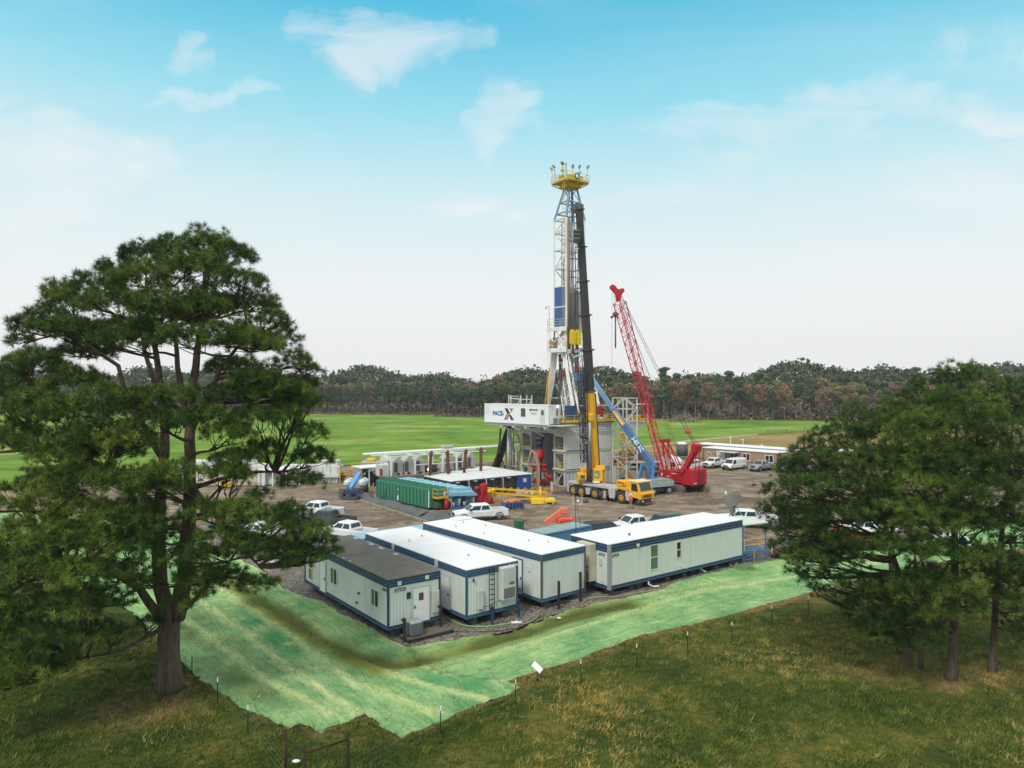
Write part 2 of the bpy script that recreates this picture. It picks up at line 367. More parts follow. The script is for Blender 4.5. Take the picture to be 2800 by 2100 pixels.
me.from_pydata(np.stack([xf, yf, zz], 1).tolist(), [], fa.tolist()); me.polygons.foreach_set('use_smooth', [True]*len(fa))
# bare soil: beside the right hand mat edge, at the notch and round the trunks
soil = np.zeros(len(xf)); nm = (yf < 80) & (np.abs(xf) < 60); X, Y = xf[nm], yf[nm]
nn = vnoise(X, Y, .5, 5)*.5+vnoise(X, Y, 1.6, 2)*.3
w_ = np.exp(-((seg_dist(X, Y, mat_out[1:13])-.2)/.42)**2)*.75
w_ = np.maximum(w_, np.exp(-(seg_dist(X, Y, mat_out[13:30])/.25)**2)*.5)
for (a, b, r_) in ((993,1945,1.0),(465,1890,1.9),(440,1920,2.1),(2481,1830,1.6),(2420,1850,1.4),(2709,1850,1.5),(2597,1870,1.3)):
    p = G(a, b, -.3); w_ = np.maximum(w_, 1.1*np.exp(-(np.hypot(X-p.x, Y-p.y)/r_)**2))
soil[nm] = np.clip(w_+nn*.9, 0, 1)*(w_ > .08)
def add_attr(me, name, vals):
    a = me.attributes.new(name, 'FLOAT', 'POINT'); a.data.foreach_set('value', np.asarray(vals, np.float32))
add_attr(me, 'soil', soil)
ground = bpy.data.objects.new('grass_ground', me); col.objects.link(ground); kind(ground, 'structure')
m, t, b = base_mat('grass_soil'); me.materials.append(m); b.inputs['Roughness'].default_value = .95; b.inputs['Specular IOR Level'].default_value = .1
tcn = N(t, 'ShaderNodeTexCoord')
n1 = N(t, 'ShaderNodeTexNoise', i_Scale=.23, i_Detail=6.0, i_Roughness=.65); L(t, tcn, n1, 3)
n2 = N(t, 'ShaderNodeTexNoise', i_Scale=2.6, i_Detail=7.0, i_Roughness=.7); L(t, tcn, n2, 3)
r1 = ramp(t, [(.32, srgb(50,68,28)), (.46, srgb(72,84,36)), (.56, srgb(98,100,46)), (.68, srgb(130,116,62))]); L(t, n1, r1)
r2 = ramp(t, [(.3, (.35,.38,.3)), (.7, (1.15,1.1,1.0))]); L(t, n2, r2)
mu = N(t, 'ShaderNodeMix', data_type='RGBA', blend_type='MULTIPLY'); mu.inputs[0].default_value = 1; L(t, r1, mu, 0, 6); L(t, r2, mu, 0, 7)
at = N(t, 'ShaderNodeAttribute', attribute_name='soil')
sm = N(t, 'ShaderNodeMix', data_type='RGBA'); t.links.new(at.outputs['Fac'], sm.inputs[0]); t.links.new(mu.outputs[2], sm.inputs[6])
rs = ramp(t, [(.35, srgb(100,74,50)), (.65, srgb(156,124,86))]); L(t, n2, rs); L(t, rs, sm, 0, 7); t.links.new(sm.outputs[2], b.inputs['Base Color'])
bp = N(t, 'ShaderNodeBump', i_Strength=.9, i_Distance=.08); t.links.new(n2.outputs[0], bp.inputs['Height']); t.links.new(bp.outputs[0], b.inputs['Normal'])

def resample(poly, step, jit=0.0, closed=True, seed=0):
    rr = random.Random(seed); out = []; pts = list(poly)+([poly[0]] if closed else [])
    for a, b_ in zip(pts[:-1], pts[1:]):
        a, b_ = Vector(a), Vector(b_); n = max(1, int((b_-a).length/step))
        for i in range(n):
            p = a.lerp(b_, i/n)
            if jit:
                q = noise.noise((p.x*.9+seed, p.y*.9, 0))*jit*1.6+noise.noise((p.x*3, p.y*3, seed))*jit
                d = (b_-a).normalized(); p = p+Vector((-d.y, d.x))*q
            out.append((p.x, p.y))
    return out
def sheet(name, poly, step, mat, z=.0, jit=0.0, hfun=None, attrs=None, bstep=None, seed=0):
    border = resample(poly, bstep or step, jit, True, seed); bb = np.array(border)
    x0, y0 = bb.min(0); x1, y1 = bb.max(0)
    gx_, gy_ = np.meshgrid(np.arange(x0, x1, step), np.arange(y0, y1, step)); gx_ = gx_.ravel(); gy_ = gy_.ravel()
    gx_ = gx_+RNG.uniform(-.15, .15, len(gx_))*step; gy_ = gy_+RNG.uniform(-.15, .15, len(gy_))*step
    k = inside(gx_, gy_, border) & (seg_dist(gx_, gy_, border, True) > step*.45)
    pts = [Vector(p) for p in border]+[Vector((a, c)) for a, c in zip(gx_[k], gy_[k])]
    n = len(border)
    vs, _, fs, *_ = geometry.delaunay_2d_cdt(pts, [(i, (i+1) % n) for i in range(n)], [list(range(n))], 1, 1e-5)
    vx = np.array([v[0] for v in vs]); vy = np.array([v[1] for v in vs])
    hzv = hfun(vx, vy) if hfun else np.zeros(len(vx))
    me = bpy.data.meshes.new(name); me.from_pydata(np.stack([vx, vy, hzv+z], 1).tolist(), [], [list(f) for f in fs])
    me.polygons.foreach_set('use_smooth', [True]*len(me.polygons)); me.materials.append(mat)
    if me.polygons and me.polygons[0].normal.z < 0: me.flip_normals()
    if attrs:
        for a, f in attrs.items(): add_attr(me, a, f(vx, vy))
    o = bpy.data.objects.new(name, me); col.objects.link(o); kind(o, 'structure'); return o

# --- dirt pad ---
m_pad, t, b = base_mat('pad_dirt'); b.inputs['Roughness'].default_value = .9; b.inputs['Specular IOR Level'].default_value = .2
tcn = N(t, 'ShaderNodeTexCoord'); mpn = N(t, 'ShaderNodeMapping'); mpn.inputs['Rotation'].default_value = (0,0,R(12)); mpn.inputs['Scale'].default_value = (.12,.2,1); L(t, tcn, mpn, 3)
na = N(t, 'ShaderNodeTexNoise', i_Scale=1.0, i_Detail=8.0, i_Roughness=.66, i_Distortion=2.4); L(t, mpn, na)
nb = N(t, 'ShaderNodeTexNoise', i_Scale=1.7, i_Detail=8.0, i_Roughness=.75); L(t, tcn, nb, 3)
ra = ramp(t, [(.30, srgb(96,82,70)), (.42, srgb(116,101,86)), (.52, srgb(134,119,101)), (.62, srgb(156,142,120)), (.72, srgb(124,110,94))]); L(t, na, ra)
rb = ramp(t, [(.25, (.62,.62,.62)), (.5, (.98,.98,.98)), (.75, (1.22,1.2,1.16))]); L(t, nb, rb)
mu = N(t, 'ShaderNodeMix', data_type='RGBA', blend_type='MULTIPLY'); mu.inputs[0].default_value = 1; L(t, ra, mu, 0, 6); L(t, rb, mu, 0, 7)
# wheel ruts: thin wandering bands
wv = N(t, 'ShaderNodeTexWave', wave_type='RINGS', i_Scale=.075, i_Distortion=9.0, i_Detail=4.0); wv.inputs['Detail Scale'].default_value = .6; L(t, tcn, wv, 3)
rw = ramp(t, [(.0, (1,1,1)), (.08, (0,0,0))]); L(t, wv, rw)
ns = N(t, 'ShaderNodeTexNoise', i_Scale=.09, i_Detail=3.0); L(t, tcn, ns, 3); rn = ramp(t, [(.48, (0,0,0)), (.62, (.55,.55,.55))]); L(t, ns, rn)
mw = N(t, 'ShaderNodeMath', operation='MULTIPLY'); L(t, rw, mw, 0, 0); L(t, rn, mw, 0, 1)
m3 = N(t, 'ShaderNodeMix', data_type='RGBA'); L(t, mw, m3, 0, 0); t.links.new(mu.outputs[2], m3.inputs[6]); m3.inputs[7].default_value = (*srgb(78,66,58), 1)
t.links.new(m3.outputs[2], b.inputs['Base Color'])
bp = N(t, 'ShaderNodeBump', i_Strength=.7, i_Distance=.12); t.links.new(nb.outputs[0], bp.inputs['Height']); t.links.new(bp.outputs[0], b.inputs['Normal'])
sheet('dirt_pad', PAD, 3.0, m_pad, z=0.0, jit=.0, bstep=1.2)
# --- gravel apron under the cabins ---
m_gr, t, b = base_mat('gravel'); b.inputs['Roughness'].default_value = .85
tcn = N(t, 'ShaderNodeTexCoord'); vo = N(t, 'ShaderNodeTexVoronoi', i_Scale=9.0); L(t, tcn, vo, 3)
nb = N(t, 'ShaderNodeTexNoise', i_Scale=.7, i_Detail=7.0, i_Roughness=.7); L(t, tcn, nb, 3)
hs = N(t, 'ShaderNodeSeparateColor'); t.links.new(vo.outputs['Color'], hs.inputs[0])
ra = ramp(t, [(0, srgb(72,68,66)), (.5, srgb(112,105,98)), (1, srgb(166,158,148))]); L(t, hs, ra)
rb = ramp(t, [(.3, (.6,.56,.52)), (.65, (1.1,1.08,1.05))]); L(t, nb, rb)
mu = N(t, 'ShaderNodeMix', data_type='RGBA', blend_type='MULTIPLY'); mu.inputs[0].default_value = 1; L(t, ra, mu, 0, 6); L(t, rb, mu, 0, 7)
t.links.new(mu.outputs[2], b.inputs['Base Color'])
bp = N(t, 'ShaderNodeBump', i_Strength=1.0, i_Distance=.05); t.links.new(vo.outputs[0], bp.inputs['Height']); t.links.new(bp.outputs[0], b.inputs['Normal'])
gr_poly = pad_edge[3:27]+g2([(2500,1445),(2150,1478),(1900,1500),(1640,1500),(1480,1480),(1300,1470),(1150,1480),(1000,1470),(880,1460),(700,1470)])
sheet('gravel_apron', gr_poly, 1.5, m_gr, z=.035, jit=.18, bstep=.5)
# --- green erosion mats ---
m_mat, t, b = base_mat('erosion_mat'); b.inputs['Roughness'].default_value = .95; b.inputs['Specular IOR Level'].default_value = .1
tcn = N(t, 'ShaderNodeTexCoord'); a_s = N(t, 'ShaderNodeAttribute', attribute_name='along'); a_c = N(t, 'ShaderNodeAttribute', attribute_name='across'); mpn = N(t, 'ShaderNodeCombineXYZ'); t.links.new(a_s.outputs['Fac'], mpn.inputs[0]); t.links.new(a_c.outputs['Fac'], mpn.inputs[1])
na = N(t, 'ShaderNodeTexNoise', i_Scale=.32, i_Detail=6.0, i_Roughness=.62); L(t, tcn, na, 3)
nb = N(t, 'ShaderNodeTexNoise', i_Scale=1.0, i_Detail=10.0, i_Roughness=.86, i_Distortion=.5); L(t, mpn, nb)
ra = ramp(t, [(.30, srgb(102,154,102)), (.44, srgb(132,174,118)), (.56, srgb(154,190,130)), (.72, srgb(178,204,146))]); L(t, na, ra)
rb = ramp(t, [(.34, (.40,.44,.36)), (.44, (.80,.83,.76)), (.53, (1.02,1.02,.98)), (.63, (1.3,1.25,1.15))]); L(t, nb, rb)
mu = N(t, 'ShaderNodeMix', data_type='RGBA', blend_type='MULTIPLY'); mu.inputs[0].default_value = 1; L(t, ra, mu, 0, 6); L(t, rb, mu, 0, 7)
prev = mu.outputs[2]
for an, c in (('worn', srgb(94,104,58)), ('vivid', srgb(62,150,96)), ('seam', srgb(196,208,144)), ('olive', srgb(132,136,58)), ('wet_shade', srgb(96,104,56))):
    at = N(t, 'ShaderNodeAttribute', attribute_name=an)
    q = N(t, 'ShaderNodeMath', operation='MULTIPLY_ADD', i_1=2.2, i_2=-.1); t.links.new(nb.outputs[0], q.inputs[0])
    mm = N(t, 'ShaderNodeMath', operation='MULTIPLY', use_clamp=True); L(t, q, mm, 0, 0); t.links.new(at.outputs['Fac'], mm.inputs[1])
    mi = N(t, 'ShaderNodeMix', data_type='RGBA'); L(t, mm, mi, 0, 0); t.links.new(prev, mi.inputs[6])
    m9 = N(t, 'ShaderNodeMix', data_type='RGBA', blend_type='MULTIPLY'); m9.inputs[0].default_value = .7; m9.inputs[6].default_value = (*c, 1); L(t, rb, m9, 0, 7)
    t.links.new(m9.outputs[2], mi.inputs[7]); prev = mi.outputs[2]
t.links.new(prev, b.inputs['Base Color'])
bp = N(t, 'ShaderNodeBump', i_Strength=1.0, i_Distance=.12); t.links.new(nb.outputs[0], bp.inputs['Height']); t.links.new(bp.outputs[0], b.inputs['Normal'])
def a_seam(x, y):
    r = np.zeros(len(x)); w = vnoise(x, y, .8, 4)*.12
    for i, s in enumerate(seams):
        amp, wd = (.9, .29) if i < 4 else ((.8, .27) if i == 4 else (.7, .13))
        r = np.maximum(r, amp*np.exp(-((seg_dist(x, y, s)+w)/wd)**4))
    e = seg_dist(x, y, pad_edge[2:22]); return np.maximum(r, .6*np.exp(-(e/.3)**2))
def a_wet_shade(x, y): return np.clip(1.05*np.exp(-((seg_dist(x, y, ditch)+vnoise(x, y, .5, 8)*.6)/.55)**2), 0, 1)  # ditch band: wet growth and the ditch's shade, both put into the colour
def a_olive(x, y): return np.clip(1.1*np.exp(-((seg_dist(x, y, olive)+vnoise(x, y, .6, 6)*.3)/.62)**2)+.75*np.exp(-((seg_dist(x, y, ditch[7:])+.1)/1.25)**2), 0, 1)
def a_viv(x, y):
    r = np.zeros(len(x))
    for p in darkp: r = np.maximum(r, np.exp(-(np.hypot(x-p[0], y-p[1])/1.1)**2))
    return r*.8
def a_worn(x, y): 
    c = g2([(480,1680),(560,1760),(640,1830),(730,1895)]); return np.clip(.42*np.exp(-(seg_dist(x, y, c)/1.6)**2)*(1+2*vnoise(x, y, .6, 1)), 0, 1)
right_poly = g2([(1116,1771),(1150,1812),(1200,1829),(1290,1840),(1369,1849),(1440,1880),(3000,1560),(3000,1380)])
def a_along(x, y): k = inside(x, y, right_poly); return np.where(k, (.8*x+.6*y)*.55, (-.6*x+.8*y)*.55)
def a_across(x, y): k = inside(x, y, right_poly); return np.where(k, (-.6*x+.8*y)*2.6+40, (.8*x+.6*y)*2.6)
def h_mat(x, y):
    h = hz(x, y)+.05*np.clip(seg_dist(x, y, mat_out)/.4, .15, 1)
    r = np.zeros(len(x))
    for s in seams[:6]: r = np.maximum(r, .09*np.exp(-(seg_dist(x, y, s)/.22)**2))
    return h+r+.035*vnoise(x, y, 1.3, 12)+.02*vnoise(x, y, 3.1, 2)
sheet('green_erosion_mats', MATP, .33, m_mat, z=0.0, jit=.11, hfun=h_mat, bstep=.25, attrs=dict(along=a_along, across=a_across, seam=a_seam, wet_shade=a_wet_shade, olive=a_olive, vivid=a_viv, worn=a_worn))
# --- far field, dry patch, track ---
def field_mat(name, stops, s1=.02, s2=.35, sc=(1,1,1)):
    m, t, b = base_mat(name); b.inputs['Roughness'].default_value = .95; b.inputs['Specular IOR Level'].default_value = .1
    tcn = N(t, 'ShaderNodeTexCoord'); mpn = N(t, 'ShaderNodeMapping'); mpn.inputs['Scale'].default_value = sc; L(t, tcn, mpn, 3)
    a = N(t, 'ShaderNodeTexNoise', i_Scale=s1, i_Detail=5.0, i_Roughness=.6); L(t, mpn, a)
    c = N(t, 'ShaderNodeTexNoise', i_Scale=s2, i_Detail=8.0, i_Roughness=.72); L(t, mpn, c)
    ra = ramp(t, stops); L(t, a, ra); rb = ramp(t, [(.3, (.6,.62,.55)), (.5, (1,1,1)), (.72, (1.2,1.16,1.1))]); L(t, c, rb)
    mu = N(t, 'ShaderNodeMix', data_type='RGBA', blend_type='MULTIPLY'); mu.inputs[0].default_value = 1; L(t, ra, mu, 0, 6); L(t, rb, mu, 0, 7)
    t.links.new(mu.outputs[2], b.inputs['Base Color'])
    bp = N(t, 'ShaderNodeBump', i_Strength=.8, i_Distance=.4); t.links.new(c.outputs[0], bp.inputs['Height']); t.links.new(bp.outputs[0], b.inputs['Normal'])
    return m
m_field = field_mat('field_green', [(.34, srgb(84,116,40)), (.46, srgb(102,136,46)), (.56, srgb(120,146,56)), (.66, srgb(150,158,86))], .05, .25, (.7,1,1))
m_dry = field_mat('dry_grass', [(.3, srgb(118,112,62)), (.5, srgb(148,128,80)), (.7, srgb(172,148,98))], .05, .5)
m_track = field_mat('track_dirt', [(.3, srgb(160,142,110)), (.6, srgb(184,166,132))], .1, .8)
m_road = field_mat('road_dirt', [(.3, srgb(128,108,88)), (.6, srgb(164,142,116))], .1, .8)
fld = g2([(-1500,1420),(-400,1400),(60,1335),(60,1300),(640,1289),(860,1279),(1000,1269),(1340,1261),(1560,1248),(1700,1229),(1880,1206),(2060,1189),(2180,1181),(2330,1172),(2420,1165),(2900,1160)])+[(330,270),(250,310),(150,330),(40,330),(-40,372),(-160,385),(-420,385),(-600,300)]
sheet('green_field', fld, 12, m_field, z=.06, jit=.5, bstep=4)
litp = [(-600,402),(-420,391),(-160,386),(-100,379),(-40,375),(-38,351),(40,343),(75,321),(110,315),(150,305),(180,297),(250,291),(330,285),(430,283),(620,270),(620,640),(-600,640)]
sheet('leaf_litter_floor', litp, 22, field_mat('litter', [(.3, srgb(62,52,42)), (.6, srgb(92,76,60))], .05, .6), z=.12, jit=.8, bstep=6)
dry = g2([(1690,1240),(1700,1231),(1880,1207.5),(2060,1190.5),(2180,1182),(2330,1173),(2420,1166),(2900,1161),(3000,1262),(2700,1251),(2300,1237),(2000,1233)])
sheet('dry_grass_patch', dry, 8, m_dry, z=.05, jit=.4, bstep=3)
trk = g2([(1330,1263),(1560,1246),(1700,1228.5),(1790,1216),(1880,1204),(1960,1197),(2070,1187),(2075,1189.5),(1965,1201),(1885,1208.5),(1795,1221),(1702,1233),(1562,1250),(1332,1266)])
sheet('dirt_track', trk, 4, m_track, z=.10, jit=.3, bstep=3)
sheet('access_road', g2([(-400,1402),(60,1396),(420,1404),(300,1380),(60,1336),(-400,1385)]), 3, m_road, z=.05, jit=.2, bstep=1.5)
# ================= office trailers =================
M_siding = ribbed('white_siding', srgb(212,218,210), .24, .016, dirt=.3, dcol=srgb(176,180,164))
M_roofw = paint('white_membrane', (.80,.80,.79), dirt=.3, dcol=(.6,.59,.56), rough=.7, scale=.5)
M_roofd = paint('grey_felt_roof', srgb(116,110,102), dirt=.55, dcol=srgb(84,79,72), rough=.95, scale=.6)
M_bandL = paint('band_line', srgb(84,112,134), dirt=.3)
M_blind = M_glassg
def trailer(label, near, xa, ya, Lx, Ly, h, z0, roofmat, band, corner_mat=None):
    """near: corner nearest the camera; local x runs along the end wall (Lx), local y along the long side (Ly)"""
    T = thing('office_trailer', label, 'trailer', (near[0], near[1], 0), _dir((0,0), xa)); 
    w = MB(); w.box(0, Lx, 0, Ly, z0+.1, h-.08); w.build('wall', M_siding, T)
    r = MB(); r.box(-.07, Lx+.07, -.07, Ly+.07, h-.06, h+.03, bev=.02); r.build('roof', roofmat, T)
    b = MB(); bh = .46
    for k in range(1, int(Ly/2.44)+1): s_ = MB(); s_.box(-.05, Lx+.05, k*2.44, k*2.44+.05, h+.031, h+.04); s_.build('roof_seam', roofmat, T)
    for (zb, zt) in ((h-bh-.06, h-.065), (z0-.02, z0+.24)):
        b.box(-.035, Lx+.035, -.035, 0, zb, zt); b.box(-.035, Lx+.035, Ly, Ly+.035, zb, zt); b.box(-.035, 0, 0, Ly, zb, zt); b.box(Lx, Lx+.035, 0, Ly, zb, zt)
    b.box(.03, Lx-.03, .03, Ly-.03, z0-.02, z0+.09)
    b.build('trim_band', band, T)
    g = MB()
    for zc_ in (h-.2, h-.36, z0+.07):
        g.box(-.062, Lx+.062, -.062, -.036, zc_-.018, zc_+.018); g.box(-.062, -.036, -.03, Ly+.05, zc_-.018, zc_+.018); g.box(Lx+.036, Lx+.062, -.03, Ly+.05, zc_-.018, zc_+.018)
    g.build('trim_line', M_bandL, T)
    for (cx_, cy_) in ((0,0),(Lx,0),(0,Ly),(Lx,Ly)): c = MB(); c.box(cx_-.06, cx_+.06, cy_-.06, cy_+.06, z0, h-.07); c.build('corner_trim', corner_mat or band, T)
    s = MB()
    for k in range(2): s.box(.7+k*(Lx-1.6), .9+k*(Lx-1.6), .2, Ly-.2, z0-.22, z0-.025)
    n = int(Ly/2.4)
    for k in range(n+1):
        yy = .3+k*(Ly-.7)/n
        for k2 in range(2): s.box(.55+k2*(Lx-1.6), 1.05+k2*(Lx-1.6), yy, yy+.4, .03, z0-.225)
    s.build('chassis', M_dark, T)
    return T
def window(T, side, a, z, w, h, panes='v', Lx=0, glass=None, frame=None, Ly=0, deep=.05):
    """side 'L' = long side facing left (x=0), 'E' = end wall (y=0), 'R' = x=Lx"""
    f = MB(); g = MB(); t = .07
    def bx(mb, a0, a1, z0, z1, o0, o1):
        if side == 'E': mb.box(a0, a1, -o1, -o0, z0, z1)
        elif side == 'L': mb.box(-o1, -o0, a0, a1, z0, z1)
        else: mb.box(Lx+o0, Lx+o1, a0, a1, z0, z1)
    bx(f, a, a+w, z, z+t, .002, deep); bx(f, a, a+w, z+h-t, z+h, .002, deep); bx(f, a, a+t, z+t, z+h-t, .002, deep); bx(f, a+w-t, a+w, z+t, z+h-t, .002, deep)
    if panes == 'v': bx(f, a+w/2-t/2, a+w/2+t/2, z+t, z+h-t, .002, deep*.9)
    if panes == 'h': bx(f, a+t, a+w-t, z+h/2-t/2, z+h/2+t/2, .002, deep*.9)
    fo = f.build('window', frame or M_offwhite, T)
    if panes == 'v':
        bx(g, a+t, a+w/2-t/2, z+t, z+h-t, .004, .02); g.mi = 1; bx(g, a+w/2+t/2, a+w-t, z+t, z+h-t, .004, .02)
    elif panes == 'h':
        g.mi = 1; bx(g, a+t, a+w-t, z+t, z+h/2-t/2, .004, .02); g.mi = 0 if glass is None else 1; bx(g, a+t, a+w-t, z+h/2+t/2, z+h-t, .004, .02)
    else: bx(g, a+t, a+w-t, z+t, z+h-t, .004, .02)
    g.build('pane', [M_glass, glass or M_glassg], fo)
    return fo
def door(T, side, a, z, w, h, frame=None, win=None, Lx=0, leaf=None, kick=False):
    f = MB(); d = MB(); t = .07
    def bx(mb, a0, a1, z0, z1, o0, o1):
        if side == 'E': mb.box(a0, a1, -o1, -o0, z0, z1)
        elif side == 'L': mb.box(-o1, -o0, a0, a1, z0, z1)
        else: mb.box(Lx+o0, Lx+o1, a0, a1, z0, z1)
    bx(d, a, a+w, z, z+h, .038, .062)
    do = d.build('door', leaf or M_white, T)
    bx(f, a-t, a, z, z+h+t, .036, .08); bx(f, a+w, a+w+t, z, z+h+t, .036, .08); bx(f, a, a+w, z+h, z+h+t, .036, .08)
    f.build('door_frame', frame or M_lgrey, do)
    hd = MB(); bx(hd, a+.07, a+.14, z+h*.42, z+h*.5, .064, .12); hd.build('handle', M_black, do)
    if win:
        wn_ = MB(); bx(wn_, a+w*.35, a+w*.65, z+h*.62, z+h*.84, .064, .075); wn_.build('door_window', win, do)
    if kick:
        kk = MB(); bx(kk, a+.05, a+w-.05, z+.05, z+.4, .064, .07); kk.build('kick_plate', M_galv, do)
    return do
def ac_wall_unit(T, x, z, w=1.05, h=2.0, d=.55, side='E', y=0, mat=None):
    mat = mat or M_lgrey
    a = MB()
    if side == 'E': a.box(x, x+w, -d, -.06, z, z+h, bev=.04)
    else: a.box(-d, -.06, y, y+w, z, z+h, bev=.04)
    o = a.build('air_conditioner', mat, T)
    g = MB()
    for k in range(12):
        zz_ = z+.12+k*.06
        if side == 'E': g.box(x+.1, x+w-.1, -d-.012, -d-.002, zz_, zz_+.035)
        else: g.box(-d-.012, -d-.002, y+.1, y+w-.1, zz_, zz_+.035)
    for k in range(4):
        zz_ = z+1.02+k*.05
        if side == 'E': g.box(x+w*.5, x+w-.15, -d-.012, -d-.002, zz_, zz_+.03)
        else: g.box(-d-.012, -d-.002, y+.15, y+w*.5, zz_, zz_+.03)
    g.build('grille', M_dark, o); return o
def vents(T, pts, h, r=.07):
    for (x, y) in pts:
        v = MB(); v.tube([(x,y,h+.03),(x,y,h+.22)], [r*1.6, r*.6], 8); v.build('roof_vent', M_lgrey, T)
AX = lambda deg: (math.cos(R(deg)), math.sin(R(deg)))
def lights_on(T, pts, mat=None):
    for (x, y, z) in pts:
        v = MB(); v.box(x-.13, x+.13, y-.14, y-.04, z-.12, z+.12, bev=.02); v.build('wall_light', mat or M_offwhite, T)

# ---- trailer with the dark roof ----
n1_ = G(1061.4, 1724.7, .6)
T1 = trailer('white cabin with a dark grey flat roof, behind the green slope corner', n1_, AX(37.3), None, 3.72, 13.7, 3.78, .6, M_roofd, M_blue)
window(T1, 'L', 1.25, 1.65, 1.1, 1.15); window(T1, 'L', 7.7, 1.65, 1.15, 1.2); window(T1, 'L', 12.25, 1.05, .75, 1.75, 'h')
door(T1, 'L', 9.7, .72, .95, 2.2)
door(T1, 'E', 1.75, .74, 1.15, 2.2, win=M_rust)
e = MB(); e.box(3.1, 3.62, -.2, -.04, 1.15, 2.55, bev=.02); e.build('electric_box', M_lgrey, T1)
e = MB(); e.box(1.3, 1.58, -.05, -.002, 2.35, 2.75); e.build('notice_window', M_glass, T1)
for (y_, z_) in ((4.1,2.0),(4.4,1.3)): e = MB(); e.tube([(-.12,y_,z_),(-.02,y_,z_)], .09, 8); e.build('wall_vent', M_dark, T1)
lights_on(T1, [(.75,0,3.45),(2.75,0,3.5)])
text_mesh('lettering', 'ATCO', .3, M_dark, T1, face_M((.42,-.03,2.93), (1,0,0)), bold=.008)
text_mesh('lettering', 'ATCO', .24, M_dark, T1, face_M((-.03,.75,2.98), (0,-1,0)), bold=.006)
for (y_, l) in ((8.2,.5),(6.6,.4),(5.6,.35)): e = MB(); e.box(.05, .12, y_, y_+l, 3.812, 3.83); e.build('roof_patch', M_lgrey, T1)
for (y_, l) in ((12.0,.5),(9.3,.5),(7.6,.6),(5.4,.4)): e = MB(); e.box(3.4, 3.65, y_, y_+l, 3.812, 3.835); e.build('roof_patch', M_lgrey, T1)
# ---- middle trailer with ladder ----
n2_ = G(1275.7, 1693.9, .6)
T2 = trailer('white roofed cabin with a black ladder and a wall air conditioner on its end', n2_, AX(37.8), None, 4.2, 14.5, 3.85, .6, M_roofw, M_tealblue)
door(T2, 'L', 2.0, .75, .95, 2.2); e = MB(); e.box(-.05, -.002, 3.35, 3.6, 2.35, 2.8); e.build('notice_window', M_offwhite, T2)
ac_wall_unit(T2, 2.55, 1.45, 1.15, 2.2)
e = MB()
for x_ in (1.72, 2.12): e.beam((x_,-.2,.75), (x_,-.2,3.75), .05)
for k in range(9): e.beam((1.72,-.2,.95+k*.33), (2.12,-.2,.95+k*.33), .045)
for x_ in (1.72, 2.12): e.beam((x_,-.2,3.6), (x_,-.0,3.6), .05)
e.build('ladder', M_black, T2)
e = MB(); e.box(.8, 1.25, -.18, -.04, 1.1, 2.35, bev=.02); e.build('electric_box', M_lgrey, T2)
e = MB(); e.box(.45, .57, -.12, -.04, 3.0, 3.2); e.build('wall_light', M_dark, T2)
text_mesh('lettering', 'britco', .3, M_white, T2, face_M((3.5,-.065,3.5), (1,0,0)), bold=.01)
e = MB(); e.tube([(1.25,-.1,1.2),(1.7,-.3,1.25),(2.6,-.2,1.45),(3.3,-.2,1.55),(3.6,-.25,1.9)], .02, 6); e.tube([(1.0,-.1,1.1),(1.2,-.15,.9),(1.7,-.3,.85)], .02, 6); e.build('cable', M_black, T2)
for y_ in (3.4, 9.6):
    e = MB(); e.box(-.16, -.065, y_, y_+.32, 3.38, 3.78); e.build('wall_light', M_offwhite, T2)
vents(T2, [(2.2,3.0),(1.2,9.6),(2.9,10.6)], 3.85)
# ---- third trailer ----
n3_ = G(1481, 1647.5, .6)
T3 = trailer('white roofed cabin with a blank end wall, beside the longest cabin', n3_, AX(40.3), None, 4.35, 15.0, 4.0, .6, M_roofw, M_tealblue, corner_mat=M_dark)
door(T3, 'L', 2.05, .75, .95, 2.45, frame=M_blue, kick=True)
e = MB(); e.box(-.06, -.002, 1.15, 1.42, 2.5, 2.85); e.build('notice_window', M_offwhite, T3)
text_mesh('lettering', 'britco', .27, M_bandL, T3, face_M((3.6,-.065,3.66), (1,0,0)), bold=.01)
text_mesh('lettering', 'britco', .27, M_bandL, T3, face_M((-.065,14.8,3.66), (0,-1,0)), bold=.01)
vents(T3, [(2.9,2.4),(2.0,3.6),(1.1,8.0),(3.2,10.4),(1.0,11.7),(2.6,12.8)], 4.0, .05)
e = MB(); e.box(2.6, 4.2, 13.6, 14.8, 4.035, 4.16, bev=.02); e.build('roof_hatch', M_roofw, T3)
# ---- longest trailer: its long side faces the camera ----
n4_ = G(1666, 1613, .6)
a4 = 37.0
T4 = thing('office_trailer', 'longest cabin with white roof and two windows, standing along the right side of the slope', 'trailer', (n4_.x, n4_.y, 0), R(a4))
h4, z4, LX, LY = 4.02, .6, 16.4, 4.2
w = MB(); w.box(0, LX, 0, LY, z4+.1, h4-.08); w.build('wall', M_siding, T4)
r = MB(); r.box(-.08, LX+.06, -.07, LY+.07, h4-.06, h4+.03, bev=.02); r.build('roof', M_roofw, T4)
b = MB()
for (zb, zt) in ((h4-.66, h4-.065), (z4-.02, z4+.26)):
    b.box(-.035, LX+.035, -.035, 0, zb, zt); b.box(-.035, LX+.035, LY, LY+.035, zb, zt); b.box(-.035, 0, 0, LY, zb, zt); b.box(LX, LX+.035, 0, LY, zb, zt)
b.build('trim_band', M_blue, T4)
g = MB()
for z_ in (h4-.24, h4-.5, z4+.05): g.box(.15, LX+.05, -.062, -.036, z_-.02, z_+.02); g.box(-.062, -.036, .2, LY, z_-.02, z_+.02)
g.build('trim_line', M_bandL, T4)
g = MB(); g.box(-.06, .16, -.07, .0, z4-.02, h4-.07); g.box(-.07, -.0, .0, .16, z4-.02, h4-.07); g.build('corner_trim', M_galv, T4)
g = MB()
